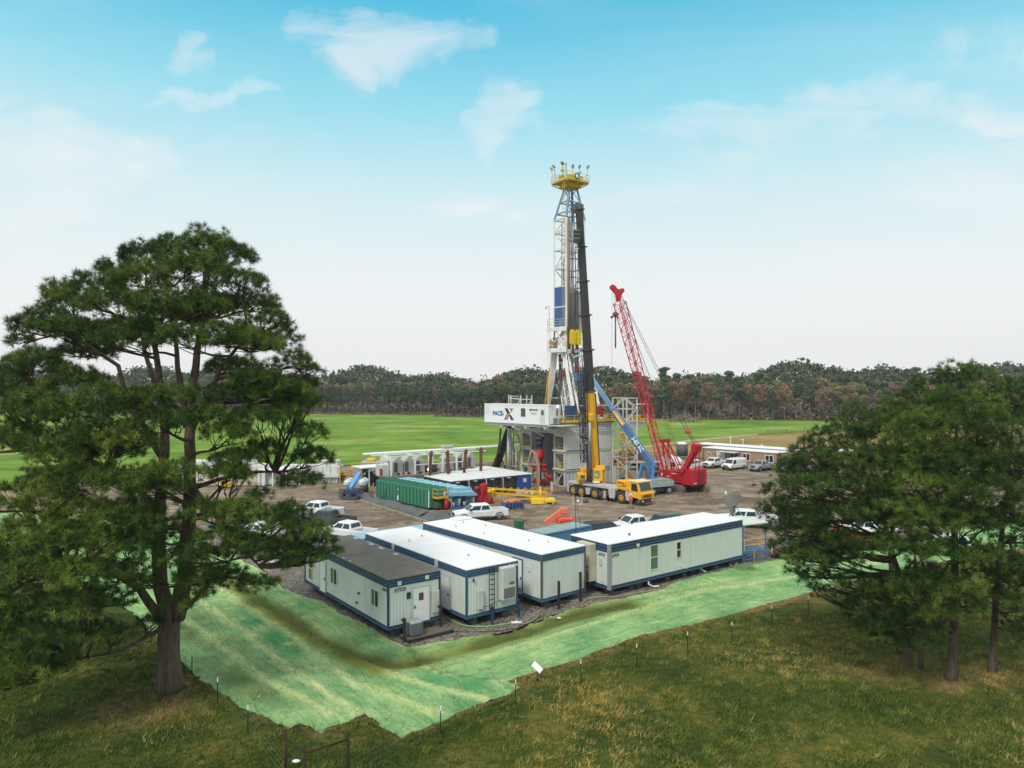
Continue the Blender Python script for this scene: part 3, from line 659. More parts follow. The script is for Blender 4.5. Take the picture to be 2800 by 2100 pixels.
for yy in (.5, 3.5):
    g.box(.2, LX-.2, yy, yy+.2, z4-.24, z4-.025)
    for k in range(8): g.box(.4+k*2.1, .9+k*2.1, yy-.15, yy+.35, .03, z4-.245)
g.build('chassis', M_dark, T4)
window(T4, 'E', 4.45, 1.35, .95, 2.0, 'h', glass=M_glassg); window(T4, 'E', 7.55, 1.85, .62, 1.35, 'h', glass=M_glass)
g = MB(); g.box(8.65, 8.7, -.04, -.002, 2.65, 3.05); g.tube([(7.85,-.05,1.35),(8.3,-.5,1.0)], .04, 6); g.build('drain_pipe', M_offwhite, T4)
text_mesh('lettering', 'ATCO', .26, M_dark, T4, face_M((.28,-.03,3.02), (1,0,0)), bold=.008)
text_mesh('lettering', 'ATCO', .26, M_dark, T4, face_M((-.03,1.15,3.02), (0,-1,0)), bold=.008)
lights_on(T4, [(3.0,-.02,3.55)])
ac_wall_unit(T4, 0, 1.0, 1.5, 2.85, .75, 'L', 1.35, mat=paint('beige_metal', srgb(196,190,168), dirt=.25))
g = MB(); g.box(-.09, -.002, .75, 1.0, 2.3, 2.8); g.box(-.06, -.002, .6, .8, .9, 1.2); g.build('electric_box', M_lgrey, T4)
g = MB(); g.tube([(3.4,1.2,h4+.03),(3.4,1.2,h4+.2)], .08, 8); g.build('roof_vent', M_dark, T4)
# whip aerial at the left end of the longest trailer
A = thing('radio_mast', 'thin dark radio aerial standing between the third cabin and the longest cabin', 'aerial', G(1592,1640)+Vector((0,5.2,0)))
g = MB(); g.tube([(0,0,0),(0,0,4.2),(-.1,0,7.6)], [.04,.035,.02], 6); g.build('mast', M_black, A)
g = MB(); g.beam((-.22,0,7.6),(.12,0,7.6),.05); g.tube([(-.1,0,7.2),(.25,-.1,5.2),(.45,-.2,3.9)], .015, 5); g.build('aerial_head', M_black, A)

# ---- blue container behind, light blue container roofs ----
M_cont = ribbed('blue_container', srgb(92,140,176), .22, .03, dirt=.35, dcol=srgb(110,120,120), sharp=False)
def container(label, near, deg, Lx, Ly, h, mat, roof=None, z=0.05, name='shipping_container'):
    T = thing(name, label, 'container', (near[0], near[1], 0), R(deg))
    w = MB(); w.box(.06, Lx-.06, .06, Ly-.06, z+.1, h-.06); w.build('wall', mat, T)
    f = MB()
    for (a, c) in ((0,0),(Lx-.12,0),(0,Ly-.12),(Lx-.12,Ly-.12)): f.box(a, a+.12, c, c+.12, z, h)
    for zz_ in (z, h-.12):
        f.box(.12, Lx-.12, 0, .1, zz_, zz_+.12); f.box(.12, Lx-.12, Ly-.1, Ly, zz_, zz_+.12); f.box(0, .1, .12, Ly-.12, zz_, zz_+.12); f.box(Lx-.1, Lx, .12, Ly-.12, zz_, zz_+.12)
    f.build('frame', mat, T)
    r = MB(); r.box(.1, Lx-.1, .1, Ly-.1, h-.05, h-.01)
    for k in range(int(Lx/.6)): r.box(.2+k*.6, .5+k*.6, .15, Ly-.15, h-.008, h+.01)
    r.build('roof', roof or mat, T)
    return T
M_croof = paint('weathered_container_roof', srgb(150,170,168), dirt=.45, dcol=srgb(120,112,98))
container('faded blue shipping container behind the third cabin, with a weathered grey roof', (2.87, 63.9), 41.7, 6.3, 2.44, 2.6, M_cont, M_croof)
M_lb = paint('pale_blue_roof', srgb(148,186,200), dirt=.2)
container('pale blue flat topped container lying behind the two leftmost cabins', (-13.2, 62.8), 37, 9.2, 2.4, 2.45, M_lb, M_lb)
# ================= drilling rig =================
RC = Vector((8.1, 110.5, 0)); RA = R(35)
RIG = thing('drilling_rig', 'tall white land drilling rig with a yellow crown, on a grey substructure', 'drilling rig', RC, RA)
RM = Matrix.Translation(RC) @ Matrix.Rotation(RA, 4, 'Z'); RI = RM.inverted()
W = lambda v: RI @ Vector(v)
PL = lambda px, py, d: W(P(px, py, d))
M_panel = paint('rig_panel', srgb(206,207,201), dirt=.5, dcol=srgb(160,150,134), scale=.5, streak=True)
M_panelr = ribbed('rig_ribbed_panel', srgb(196,198,192), .8, .06, dirt=.4, dcol=srgb(130,124,112))
M_inner = paint('dark_interior', srgb(96,86,78), dirt=.6, dcol=srgb(50,44,40))
def sub_box(y0, y1, end_open=True):
    """one side box of the substructure, three storeys, open at the end wall"""
    lv = [0.05, 2.6, 5.5, 8.2]
    B = MB(); Ly_ = y1-y0; X1 = 9.84
    for k in range(3):
        a, c = lv[k], lv[k+1]-.02
        for x_ in (0, X1-.25): B.box(x_, x_+.25, y0, y0+.25, a, c); B.box(x_, x_+.25, y1-.25, y1, a, c)
        B.box(.0, .25, y0+.25, y1-.25, c-.35, c)
        B.box(-.25 if k else 0, .25, y0-.12, y1+.12, a, a+.16)
    sb = B.build('substructure_box', M_grey, RIG)
    w = MB()
    for k in (1, 2):
        for (s_, yy) in ((0, y0), (1, y1)): w.box(.3, X1-.26, yy+(.05 if s_ == 0 else -.15), yy+(.15 if s_ == 0 else -.05), lv[k]+.17, lv[k+1]-.03)
    w.box(2.2, 2.3, y0+.16, y1-.16, 2.8, 8.1)
    w.build('wall_panel', M_panel, sb)
    w = MB()
    for (s_, yy) in ((0, y0), (1, y1)): w.box(.3, X1-.26, yy+(.12 if s_ == 0 else -.22), yy+(.22 if s_ == 0 else -.12), .1, 2.55)
    w.build('ribbed_panel', M_panelr, sb)
    f = MB()
    for z_ in (2.6, 5.5, 8.2):
        for yy in (y0-.06, y1-.02): f.box(.0, X1, yy, yy+.08, z_-.12, z_+.02); f.box(.0, X1, yy, yy+.08, z_+.18, z_+.26)
    for x_ in (2.4, 4.9, 7.6, 9.4):
        for (z_a, z_b) in ((2.62, 2.78), (5.52, 5.68)): f.box(x_, x_+.1, y0-.05, y0+.04, z_a, z_b)
    for z_ in (3.1, 3.9, 6.1, 6.9): f.box(X1-1.4, X1-1.36, y0+.02, y0+.05, 2.8, 5.2) if z_ == 3.1 else None
    f.build('flange', M_grey, sb)
    rl = MB()
    for z_ in (2.76, 5.66):
        for h_ in (.5, 1.05): rl.beam((.08, y0+.28, z_+h_), (.08, y1-.28, z_+h_), .05)
        rl.beam((.08, (y0+y1)/2, z_), (.08, (y0+y1)/2, z_+1.05), .05)
        rl.box(.04, .1, y0+.28, y1-.28, z_, z_+.18)
    rl.beam((.5, y0+.7, 2.8), (1.6, y1-.6, 5.3), .12); rl.beam((.9, y0+.7, 2.8), (2.0, y1-.6, 5.3), .12)
    for k in range(9): rl.beam((.5+k*.12, y0+.7+k*(Ly_-1.3)/9, 2.9+k*.28), (.9+k*.12, y0+.7+k*(Ly_-1.3)/9, 2.9+k*.28), .05)
    rl.build('railing', M_yel, sb)
    p = MB()
    for k in range(7): p.tube([(1.9, y0+.5+k*.3, 2.8), (1.8+.1*math.sin(k), y0+.6+k*.27, 6.5), (2.0, y0+.5+k*.3, 8.1)], .04, 5)
    p.tube([(.9, y0+.4, .3), (.9, y1-.4, .3), (.9, y1-.4, 1.8)], .16, 8); p.tube([(.6, (y0+y1)/2, .2), (.6, (y0+y1)/2, 2.2)], .22, 8)
    p.build('pipework', M_dark, sb)
    d = MB(); d.beam((.12, y0+.4, 2.4), (.12, y1-.5, .3), .18); d.build('brace', M_grey, sb)
    return sb
sub_box(0, 2.7); sub_box(8.6, 11.3)
b = MB()   # heavy beams under the floor
b.box(0, 9.84, -.05, 11.35, 8.22, 8.4); b.box(.0, 9.84, -.0, .35, 8.42, 9.88); b.box(0, .35, .36, 11.3, 8.42, 9.88); b.box(9.5, 9.84, .36, 11.3, 8.42, 9.88)
for x_ in (0.02, 2.0, 4.0, 6.2, 8.2, 9.7): b.box(x_, x_+.12, -.1, -.003, 8.42, 9.88)
for y_ in (1.5, 3.2, 5.8, 8.4): b.box(-.1, -.003, y_, y_+.12, 8.42, 9.88)
b.box(-.1, 9.9, -.14, -.102, 9.7, 9.86); b.box(-.1, 9.9, -.14, -.102, 8.42, 8.56)
b.build('floor_beams', M_grey, RIG)
b = MB()
for (x0, x1) in ((.3, 1.8), (2.3, 3.8), (6.5, 8.0), (8.4, 9.5)): 
    b.box(x0, x1, -.03, -.006, 8.7, 8.74); b.box(x0, x1, -.03, -.006, 9.5, 9.54); b.box(x0, x0+.04, -.03, -.006, 8.74, 9.5); b.box(x1-.04, x1, -.03, -.006, 8.74, 9.5)
b.build('access_panel', M_dark, RIG)
c = MB(); rr = random.Random(21)
for k in range(16):
    y_ = 11.5+rr.uniform(0,4.5); x_ = -1.2+rr.uniform(0,3); c.tube([(x_,y_,.1),(x_,y_,rr.uniform(2,7))], rr.uniform(.05,.12), 6)
for z_ in (2.3,4.4,6.6,8.0): c.beam((-1.2,11.6,z_),(-1.0,16.0,z_),.14); c.beam((1.2,11.6,z_),(1.2,16.0,z_),.12)
c.build('riser_pipes', paint('cream_pipe', srgb(204,196,172), dirt=.5, dcol=srgb(140,116,84)), RIG)
for k, x_ in enumerate((1.1, 8.9)): text_mesh('panel_number', ('01','07')[k], .3, M_black, RIG, face_M((x_-.2,-.02,9.05), (1,0,0)), bold=.01)
b = MB(); b.box(-.4, 10.3, -.35, 11.8, 9.9, 10.02); b.build('rig_floor', M_dark, RIG)
def railing(mb, pts, h=1.1, n=3, r=.05, kick=.0, post=1.6):
    for a, c in zip(pts[:-1], pts[1:]):
        a, c = Vector(a), Vector(c); 
        for k in range(1, n+1): mb.beam(a+Vector((0,0,h*k/n)), c+Vector((0,0,h*k/n)), r)
        m = max(1, int((c-a).length/post))
        for i in range(m+1): p = a.lerp(c, i/m); mb.beam(p, p+Vector((0,0,h)), r)
        if kick: mb.beam(a+Vector((0,0,kick/2+.02)), c+Vector((0,0,kick/2+.02)), .03, kick)
b = MB(); railing(b, [(.0,-.3,10.02),(10.25,-.3,10.02),(10.25,11.7,10.02),(-.35,11.7,10.02)], 1.1, 3, .06, .42); railing(b, [(-.35,-.3,10.02),(-.35,1.5,10.02)], 1.1, 3, .06, .42)
b.build('floor_railing', M_yel, RIG)
# back panel and gear between the boxes
b = MB(); b.box(4.6, 4.75, 2.72, 8.58, .05, 8.2)
for z_ in (2.6, 5.5): b.box(4.5, 4.598, 2.72, 8.58, z_, z_+.14)
b.tube([(4.0,5.2,.1),(4.0,5.2,8.15)], 1.6, 18)
b.build('cellar_liner', paint('cellar_grey', srgb(112,112,108), dirt=.5, dcol=srgb(84,76,66), streak=True), RIG)
v = MB(); c0 = PL(1475, 1300, 113.2); cx_, cy_ = c0.x, c0.y
v.tube([(cx_,cy_,.1),(cx_,cy_,5.9)], .3, 10); v.tube([(cx_,cy_,6.2),(cx_,cy_,7.0)], .55, 12); v.tube([(cx_,cy_,7.0),(cx_,cy_,7.6)], [.62,.8], 12); v.tube([(cx_,cy_,5.6),(cx_,cy_,6.2)], .4, 12)
v.build('wellhead_spool', paint('spool_navy', srgb(40,46,66), dirt=.3), RIG)
v = MB(); v.ball((cx_,cy_,4.75), .82, sz=1.05, n=14); v.tube([(cx_,cy_,3.6),(cx_,cy_,5.7)], .5, 12)
for z_ in (.7, 2.5, 3.3): v.tube([(cx_-1.1,cy_,z_),(cx_+1.1,cy_,z_)], .2, 10); v.tube([(cx_,cy_-1.2,z_),(cx_,cy_+1.2,z_)], .2, 10); v.tube([(cx_,cy_,z_-.3),(cx_,cy_,z_+.3)], .42, 10); v.ball((cx_,cy_-1.3,z_), .34); v.ball((cx_,cy_+1.3,z_), .3); v.ball((cx_-1.1,cy_,z_), .28)
v.tube([(cx_,cy_-1.3,1.7),(cx_-.2,cy_-3.2,1.6)], .15, 8); v.ball((cx_-.1,cy_-2.2,1.65), .36); v.ball((cx_-.15,cy_-3.0,1.6), .32)
v.build('blowout_preventer', M_red, RIG)
v = MB()
p1, p2 = PL(1447, 1300, 111.5), PL(1472, 1325, 110.0); p1.z = p2.z = .1
top1, top2 = p1.lerp(p2,.28)+Vector((0,0,5.5)), p1.lerp(p2,.62)+Vector((0,0,5.5))
for (a, c) in ((p1, top1), (p2, top2)): v.beam(a, a+Vector((0,0,3.6)), .5, .4); v.beam(a+Vector((0,0,3.6)), c, .45, .35)
v.beam(top1, top2, .4); v.beam(p1+Vector((0,0,3.5)), p2+Vector((0,0,3.5)), .3)
v.build('handling_frame', paint('tan_steel', srgb(158,136,112), dirt=.4, dcol=srgb(110,84,64)), RIG)
M_twr = paint('tower_pale', srgb(214,212,204), dirt=.4, dcol=srgb(150,134,110))
# lattice stair towers
def stair_tower(pos, name_, lx, ly, z0, z1, levels, stairmat=M_yel, rc=.2, rb=.12):
    x0, y0 = pos; t = MB(); cs = [(x0,y0),(x0+lx,y0),(x0+lx,y0+ly),(x0,y0+ly)]
    for (a, c) in cs: t.beam((a,c,z0), (a,c,z1), rc)
    t.beam((x0, y0+ly*.62, z0), (x0, y0+ly*.62, z1), rb)
    zs = levels
    for i, z_ in enumerate(zs):
        for k in range(4):
            a, c = cs[k], cs[(k+1) % 4]; t.beam((*a, z_), (*c, z_), rb*1.1)
            if i < len(zs)-1:
                if (i+k) % 2: t.beam((*a, z_), (*c, zs[i+1]), rb)
                else: t.beam((*c, z_), (*a, zs[i+1]), rb)
    o = t.build(name_, M_twr, RIG)
    s = MB()
    n = int((min(z1, 10.1)-z0)/2.4)
    for k in range(n):
        za, zb = z0+k*2.4, z0+(k+1)*2.4; ya, yb = (y0+.3, y0+ly-.3) if k % 2 == 0 else (y0+ly-.3, y0+.3)
        for xx in (x0+lx*.25, x0+lx*.75):
            s.beam((xx,ya,za), (xx,yb,zb), .07, .2); s.beam((xx,ya,za+1), (xx,yb,zb+1), .06); s.beam((xx,ya,za+.55), (xx,yb,zb+.55), .05)
            for q in range(4): p = Vector((xx,ya,za)).lerp(Vector((xx,yb,zb)), q/3.); s.beam(p, p+Vector((0,0,1)), .05)
        for q in range(9): p = Vector((0,ya,za)).lerp(Vector((0,yb,zb)), (q+.5)/9); s.box(x0+lx*.25, x0+lx*.75, p.y-.12, p.y+.12, p.z-.02, p.z+.02)
        s.box(x0+.1, x0+lx-.1, yb-.35 if yb > y0+ly/2 else yb-.2, yb+.2 if yb > y0+ly/2 else yb+.35, zb-.03, zb+.03)
    s.build('stairs', stairmat, o); return o
stair_tower((9.95, -3.3), 'stair_tower', 2.3, 3.2, .65, 13.8, [.7, 2.7, 4.3, 6.2, 8.3, 10.1, 12, 13.75])
stair_tower((.2, 11.7), 'stair_tower', 1.8, 2.2, .1, 9.3, [.2, 2.2, 4.2, 6.1, 8.0, 9.2], rc=.2)
b = MB()
for (x_, y_) in ((9.95,-3.3),(12.25,-3.3),(12.25,-.1)): b.box(x_-.25, x_+.25, y_-.25, y_+.25, .02, .63)
b.build('tower_foot', M_dark, RIG)
b = MB(); b.box(9.9, 10.15, -.9, 0.0, 0.0, 2.6); b.box(10.3, 12.2, .2, 1.2, .1, 1.8, bev=.1); b.build('skid_block', M_panel, RIG)
# cantilevered platform on the right
b = MB(); b.box(12.3, 16.0, -2.2, .4, 9.75, 9.9)
b.prism([(12.3, 9.74), (15.9, 9.74), (13.0, 8.1), (12.3, 8.1)], -2.0, -1.85); b.build('side_platform', M_panel, RIG)
b = MB(); 
for (a, c) in (((12.4,-2.1),(15.9,-2.1)), ((15.9,-2.1),(15.9,.3))): b.beam((*a,12.7), (*c,12.7), .12)
b.build('platform_frame', M_white, RIG); b = MB()
b2 = MB(); b2.beam((2.5,-.1,12.6), (9.9,-.1,12.6), .12); b2.build('overhead_rail', M_white, RIG)
for p in ((12.4,-2.1),(15.9,-2.1),(15.9,.3)): b = MB(); b.beam((*p,9.9), (*p,12.7), .14); b.build('platform_post', M_white, RIG)
b = MB(); railing(b, [(12.4,-2.1,9.9),(15.9,-2.1,9.9),(15.9,.3,9.9)], 1.0, 2, .05, .5); b.box(12.7, 14.9, -1.6, -.2, 9.92, 10.9, bev=.08); b.build('platform_railing', M_yel, RIG)
b = MB(); b.box(13.2, 14.2, -1.2, -.4, 11.0, 11.7, bev=.15); b.build('winch', M_black, RIG)
# equipment on the floor
b = MB()
for k in range(5): b.tube([(6.0+k*.55, 1.0, 10.3), (6.0+k*.55, 1.0, 12.4+.3*math.sin(k*2))], .3, 8); b.ball((6.2+k*.5, .7, 11.5+.3*math.cos(k)), .36)
b.tube([(5.6,.8,10.7),(8.6,.8,10.9)], .22, 8); b.build('iron_roughneck', M_red, RIG)
b = MB(); b.box(1.3, 2.9, .6, 1.6, 10.03, 12.6, bev=.05); b.build('control_cabinet', paint('deep_blue', srgb(40,74,110), dirt=.3), RIG)
b = MB(); rr = random.Random(3)
for k in range(26):
    x_, y_ = rr.uniform(2.6, 9.2), rr.uniform(.3, 3.4); h_ = rr.uniform(.3, 1.4)
    (b.box(x_, x_+rr.uniform(.2,.7), y_, y_+rr.uniform(.2,.6), 10.03, 10.03+h_, bev=.04) if k % 2 else b.tube([(x_,y_,10.03),(x_+rr.uniform(-.4,.4),y_,10.03+h_*1.4)], rr.uniform(.06,.2), 7))
b.build('floor_machinery', M_dark, RIG)
b = MB()
for k in range(14):
    x_, y_ = rr.uniform(2.6, 9.2), rr.uniform(.2, 2.4); b.box(x_, x_+rr.uniform(.2,.8), y_, y_+rr.uniform(.2,.5), 10.03, 10.3+rr.uniform(.1,.9), bev=.05)
b.build('drawworks_parts', M_white, RIG)
# top of the left corner: small frame seen above the cabin
b = MB()
for q in ((1391,1401,121),(1397,1401,123),(1424,1424,119),(1440,1440,121),(1454,1454,119)):
    a = PL(q[0], 1110, q[2]); c = PL(q[1], 1087, q[2]); b.beam(a, (a.x, a.y, c.z+.4), .16)
for (a, c) in (((1391,1088,121),(1424,1092,119)),((1424,1092,119),(1454,1092,119)),((1391,1082,121),(1418,1084,122)),((1424,1106,119),(1454,1106,119)),((1412,1108,119),(1424,1092,119)),((1445,1108,119),(1454,1092,119))): b.beam(PL(*a), PL(*c), .13)
b.build('upper_frame', M_offwhite, RIG)

# ---- driller's cabin (hangs off the end, turned a little) ----
CA = Vector((5.59, 109.5, 0)); lv = Vector((-.73,.683,0)).normalized(); ev = Vector((.683,.73,0)).normalized()
CMx = Matrix(((-lv.x, ev.x, 0, CA.x), (-lv.y, ev.y, 0, CA.y), (0,0,1,9.75), (0,0,0,1)))   # local x: away from the left end, y: depth
CL = RI @ CMx
def cb(mb, x0, x1, y0, y1, z0, z1, bev=0): mb.box(x0, x1, y0, y1, z0, z1, M=CL, bev=bev)
M_cab = ribbed('cabin_white', (.82,.82,.81), .45, .035, dirt=.12, dcol=(.55,.52,.48), sharp=False)
Lc = 13.9
c = MB(); cb(c, -Lc, 0, 0, 2.9, 0, 3.0); DC = c.build('drillers_cabin', M_white, RIG)
c = MB()
for k in range(46): 
    x_ = -Lc+.15+k*.3
    if not (-Lc+1.6 < x_ < -8.5): cb(c, x_, x_+.05, -.02, -.002, .15, 2.85)
cb(c, -Lc-.03, .03, -.05, -.003, 2.88, 3.05); cb(c, -Lc-.03, .03, -.05, -.003, -.02, .12); cb(c, .003, .05, -.05, 2.95, 2.88, 3.05); cb(c, .003, .05, -.05, 2.95, -.02, .12)
for z_ in range(10): cb(c, -Lc+.3, -Lc+1.25, -.04, -.003, 1.3+z_*.14, 1.36+z_*.14)
c.build('cabin_trim', M_white, DC)
c = MB(); cb(c, -4.75-.95, -4.75, -.04, -.003, 1.1, 2.42); c.build('cabin_window', M_inner, DC)
c = MB(); cb(c, -1.75, -.75, -.035, -.003, .1, 2.45)
DD = c.build('door', M_offwhite, DC)
c = MB(); cb(c, -1.45, -.95, -.05, -.036, 1.45, 2.2); c.build('door_window', M_dark, DD)
FX = lambda x, z: CL @ Matrix.Translation((x, -.05, z)) @ Matrix.Rotation(R(90), 4, 'X')
Mpb = paint('letter_blue', srgb(42,92,170), dirt=.05); Mx1 = paint('letter_dark', srgb(62,48,58), dirt=.05); Mx2 = paint('letter_taupe', srgb(140,132,122), dirt=.05)
text_mesh('lettering', 'PACE-', 1.02, Mpb, DC, FX(-11.95, 1.15), bold=.03, sx=.92)
c = MB(); fl = lambda pts: [CL @ Vector((x, -.055, z)) for x, z in pts]+[CL @ Vector((x, -.004, z)) for x, z in pts]
def flat(mb, pts):
    n = len(pts); mb.add(fl(pts), [list(range(n)), list(range(2*n-1, n-1, -1))]+[[i, n+i, n+(i+1) % n, (i+1) % n] for i in range(n)])
X0 = -9.25
flat(c, [(X0,2.35),(X0+.62,2.35),(X0+1.2,1.55),(X0+.5,1.55)]); flat(c, [(X0+.95,1.3),(X0+1.35,1.3),(X0+2.05,.5),(X0+1.4,.5)][::1]); c.build('emblem_dark', Mx1, DC)
c = MB(); flat(c, [(X0+1.1,2.35),(X0+1.95,2.35),(X0+1.4,1.7)]); flat(c, [(X0+.5,1.52),(X0+1.2,1.52),(X0+.55,.5),(X0-.15,.5)]); c.build('emblem_light', Mx2, DC)
text_mesh('lettering', 'NABORS', .36, Mx1, DC, FX(-3.55, 2.1), bold=.008); text_mesh('lettering', 'Rig X12', .34, Mx1, DC, FX(-3.5, 1.55))
c = MB(); c.tube([CL @ Vector((-3.75,-.04,2.22)), CL @ Vector((-3.75,-.01,2.22))], .17, 10); c.build('round_emblem', Mx1, DC)
c = MB()
for y_ in (.15, 1.5): cb(c, .06, .75, y_, y_+1.15, .12, 1.15, bev=.03)
c.build('cooling_unit', M_lgrey, DC)
c = MB()
for y_ in (.25, 1.6):
    for z_ in range(8): cb(c, .752, .765, y_, y_+.95, .22+z_*.1, .27+z_*.1)
for z_ in range(9): cb(c, .052, .07, 1.75, 2.2, 1.35+z_*.13, 1.42+z_*.13)
c.build('louvre', M_dark, DC)
c = MB(); c.ball(CL @ Vector((.25, 1.95, 2.75)), .16); c.build('flood_light', paint('lit_lamp', (.95,.9,.95), dirt=0), DC)
_m = MATS['lit_lamp'].node_tree.nodes['Principled BSDF']; _m.inputs['Emission Color'].default_value = (1,.85,.95,1); _m.inputs['Emission Strength'].default_value = 2.0
c = MB(); cb(c, -.2, 3.0, -.1, 3.1, -.16, -.03); cb(c, -Lc, 0, .3, .5, -.45, -.03); cb(c, -Lc, 0, 2.3, 2.5, -.45, -.03)
for x_ in (-10.2, -7.6, -4.9, -.9):
    cb(c, x_, x_+.25, -.1, 2.9, -.75, -.46)
    c.beam(CL @ Vector((x_+.12,.4,-.6)), CL @ Vector((x_+1.7,2.6,-2.0)), .2)
c.build('cabin_support', M_grey, DC)
# ---- V-door slide and left pipe leg ----
c = MB(); a0, a1 = PL(1389, 1163, 120), PL(1339, 1300, 121.5); b0, b1 = PL(1404, 1163, 122), PL(1356, 1300, 123.5)
c.slabquad(a0, a1, b1, b0, .1); c.beam(a0, a1, .25); c.beam(b0, b1, .25)
c.beam(a0.lerp(a1,.5), PL(1384, 1290, 124), .15); c.beam(PL(1364,1215,119), PL(1350,1300,119), .2); c.beam(PL(1369,1172,119), PL(1364,1240,119), .3)
c.build('pipe_slide', M_black, RIG)
c = MB(); c.tube([PL(1390,1172,119), PL(1390,1290,119)], .22, 8); c.tube([PL(1395,1172,121), PL(1395,1290,121)], .28, 8); c.build('support_column', M_offwhite, RIG)

# ---- mast ----
M0 = Vector((8.7, 115.0, 0)); ui = Vector((.819,.574,0))*3.9; uj = Vector((-.574,.819,0))*3.04
ML = lambda i, j, z: W(M0+ui*i+uj*j+Vector((0,0,z)))
M_mast = paint('mast_white', (.74,.73,.70), dirt=.45, dcol=srgb(150,118,92), scale=.6, streak=True)
zt, zb = 42.75, 21.7
c = MB()
for (i, j) in ((0,0),(1,0),(1,1),(0,1)): c.beam(ML(i,j,zb), ML(i,j,zt), .34 if (i,j)==(0,0) else .28)
lvz = [zb, 25.2, 28.5, 31.8, 34.8, 37.8, 40.6, zt]
for k, z_ in enumerate(lvz):
    for (a, e) in (((0,0),(0,1)),((0,1),(1,1)),((1,1),(1,0))): c.beam(ML(*a,z_), ML(*e,z_), .2)
    if k < len(lvz)-1:
        z2 = lvz[k+1]
        for q, (a, e) in enumerate((((0,0),(0,1)),((0,1),(1,1)),((1,1),(1,0)))):
            c.beam(ML(*a,z_), ML(*e,z2), .1) if (k+q) % 2 else c.beam(ML(*e,z_), ML(*a,z2), .1)
        if k % 2 == 0: c.beam(ML(0,0,z_+1.4), ML(0,.5,z_+1.9), .1); c.beam(ML(1,0,z_+1.4), ML(1,.5,z_+1.9), .1)
MAST = c.build('mast', M_mast, RIG)
c = MB(); c.tube([ML(.12,-.02,21.9), ML(.12,-.02,42.9)], .2, 8); c.tube([ML(.3,.3,22.5), ML(.3,.3,42.0)], .24, 8); c.build('standpipe', paint('pipe_brown', srgb(140,118,108), dirt=.5, dcol=srgb(90,70,60)), MAST)
c = MB(); c.tube([ML(.45,.5,20.0), ML(.45,.5,42.5)], .28, 8); c.build('guide_rail', M_dark, MAST)
c = MB(); rr = random.Random(14)
for k in range(9):
    i_, j_ = rr.uniform(.1,.95), rr.uniform(.15,.95); c.tube([ML(i_,j_,rr.uniform(20,26)), ML(i_+.03,j_,rr.uniform(34,43))], rr.uniform(.04,.1), 5)
for z_ in (27,33.4,36.4,39.3): c.beam(ML(.05,.3,z_), ML(.95,.3,z_), .1); c.beam(ML(.5,.02,z_), ML(.5,.95,z_), .08)
c.build('mast_piping', paint('piping_grey', srgb(132,122,112), dirt=.5, dcol=srgb(80,66,58)), MAST)
def mpanel(i0, j0, i1, j1, z0, z1, mat, name, off=.0):
    a, b_, c_, d_ = ML(i0,j0,z0), ML(i1,j1,z0), ML(i1,j1,z1), ML(i0,j0,z1)
    m_ = MB(); m_.slabquad(a, b_, c_, d_, .08); return m_.build(name, mat, MAST)
mpanel(0,1,0,0,25.1,31.8, paint('mast_blue', srgb(64,94,148), dirt=.25, dcol=srgb(50,70,120), streak=True), 'wind_panel')
mpanel(.45,1,1,1,24.4,31.3, M_panel, 'wind_panel'); mpanel(1,1,1,.1,24.4,31.3, M_panel, 'wind_panel')
def ladder(mb, a, b_, w, dirv, r=.05, step=.35, cage=False):
    a, b_ = Vector(a), Vector(b_); d = Vector(dirv).normalized()*w
    mb.beam(a, b_, r); mb.beam(a+d, b_+d, r); n = int((b_-a).length/step)
    for k in range(1, n): p = a.lerp(b_, k/n); mb.beam(p, p+d, r*.8)
    if cage:
        for k in range(1, n, 2): p = a.lerp(b_, k/n); q = Vector((0,-.55,0)); mb.beam(p, p+q, r*.8); mb.beam(p+d, p+d+q, r*.8); mb.beam(p+q, p+d+q, r*.8)
c = MB(); lp = ML(-.02,.28,22); lt = ML(-.02,.28,49.2); ladder(c, lp, lt, .5, ML(0,.1,0)-ML(0,.3,0), .05, .35, True)
c.build('ladder', paint('ladder_cream', srgb(198,184,130), dirt=.4), MAST)
# crown
cc = W(M0+ui*.5+uj*.5)
c = MB(); tops = []
for (i, j) in ((0,0),(1,0),(1,1),(0,1)):
    a = ML(i,j,zt+.1); e = ML(.5+(i-.5)*.42+.06, .5+(j-.5)*.42, 47.9); c.beam(a, e, .34); tops.append((a, e))
for k in range(4):
    (a, e), (a2, e2) = tops[k], tops[(k+1) % 4]
    for t_ in (.18, .55): c.beam(a.lerp(e,t_), a2.lerp(e2,t_), .18)
    c.beam(a.lerp(e,.55), e2, .1)
c.build('crown_strut', paint('strut_blue', srgb(112,150,172), dirt=.35, dcol=srgb(90,110,120)), MAST)
C0 = cc+Vector((0.1,0,0)); rr = random.Random(17)
c = MB(); c.box(C0.x-2.3, C0.x+2.3, C0.y-2.1, C0.y+2.1, 48.75, 48.95)
c.box(C0.x-1.3, C0.x+1.3, C0.y-1.2, C0.y+1.2, 47.95, 48.69)
for (a_, b_) in (((-2.2,-2.0),(-1.1,-1.0)),((2.2,-2.0),(1.1,-1.0)),((-2.2,2.0),(-1.1,1.0)),((2.2,2.0),(1.1,1.0)),((0,-2.1),(0,-1.2)),((2.3,0),(1.3,0))): c.beam((C0.x+a_[0],C0.y+a_[1],48.62), (C0.x+b_[0],C0.y+b_[1],47.98), .16)
c.box(C0.x-.5, C0.x+.6, C0.y-.6, C0.y+.5, 48.95, 50.3, bev=.1); c.box(C0.x-1.9, C0.x-1.3, C0.y-.3, C0.y+.5, 48.95, 50.0, bev=.08); c.box(C0.x-.9, C0.x+1.6, C0.y-1.4, C0.y-.8, 48.95, 49.5, bev=.08)
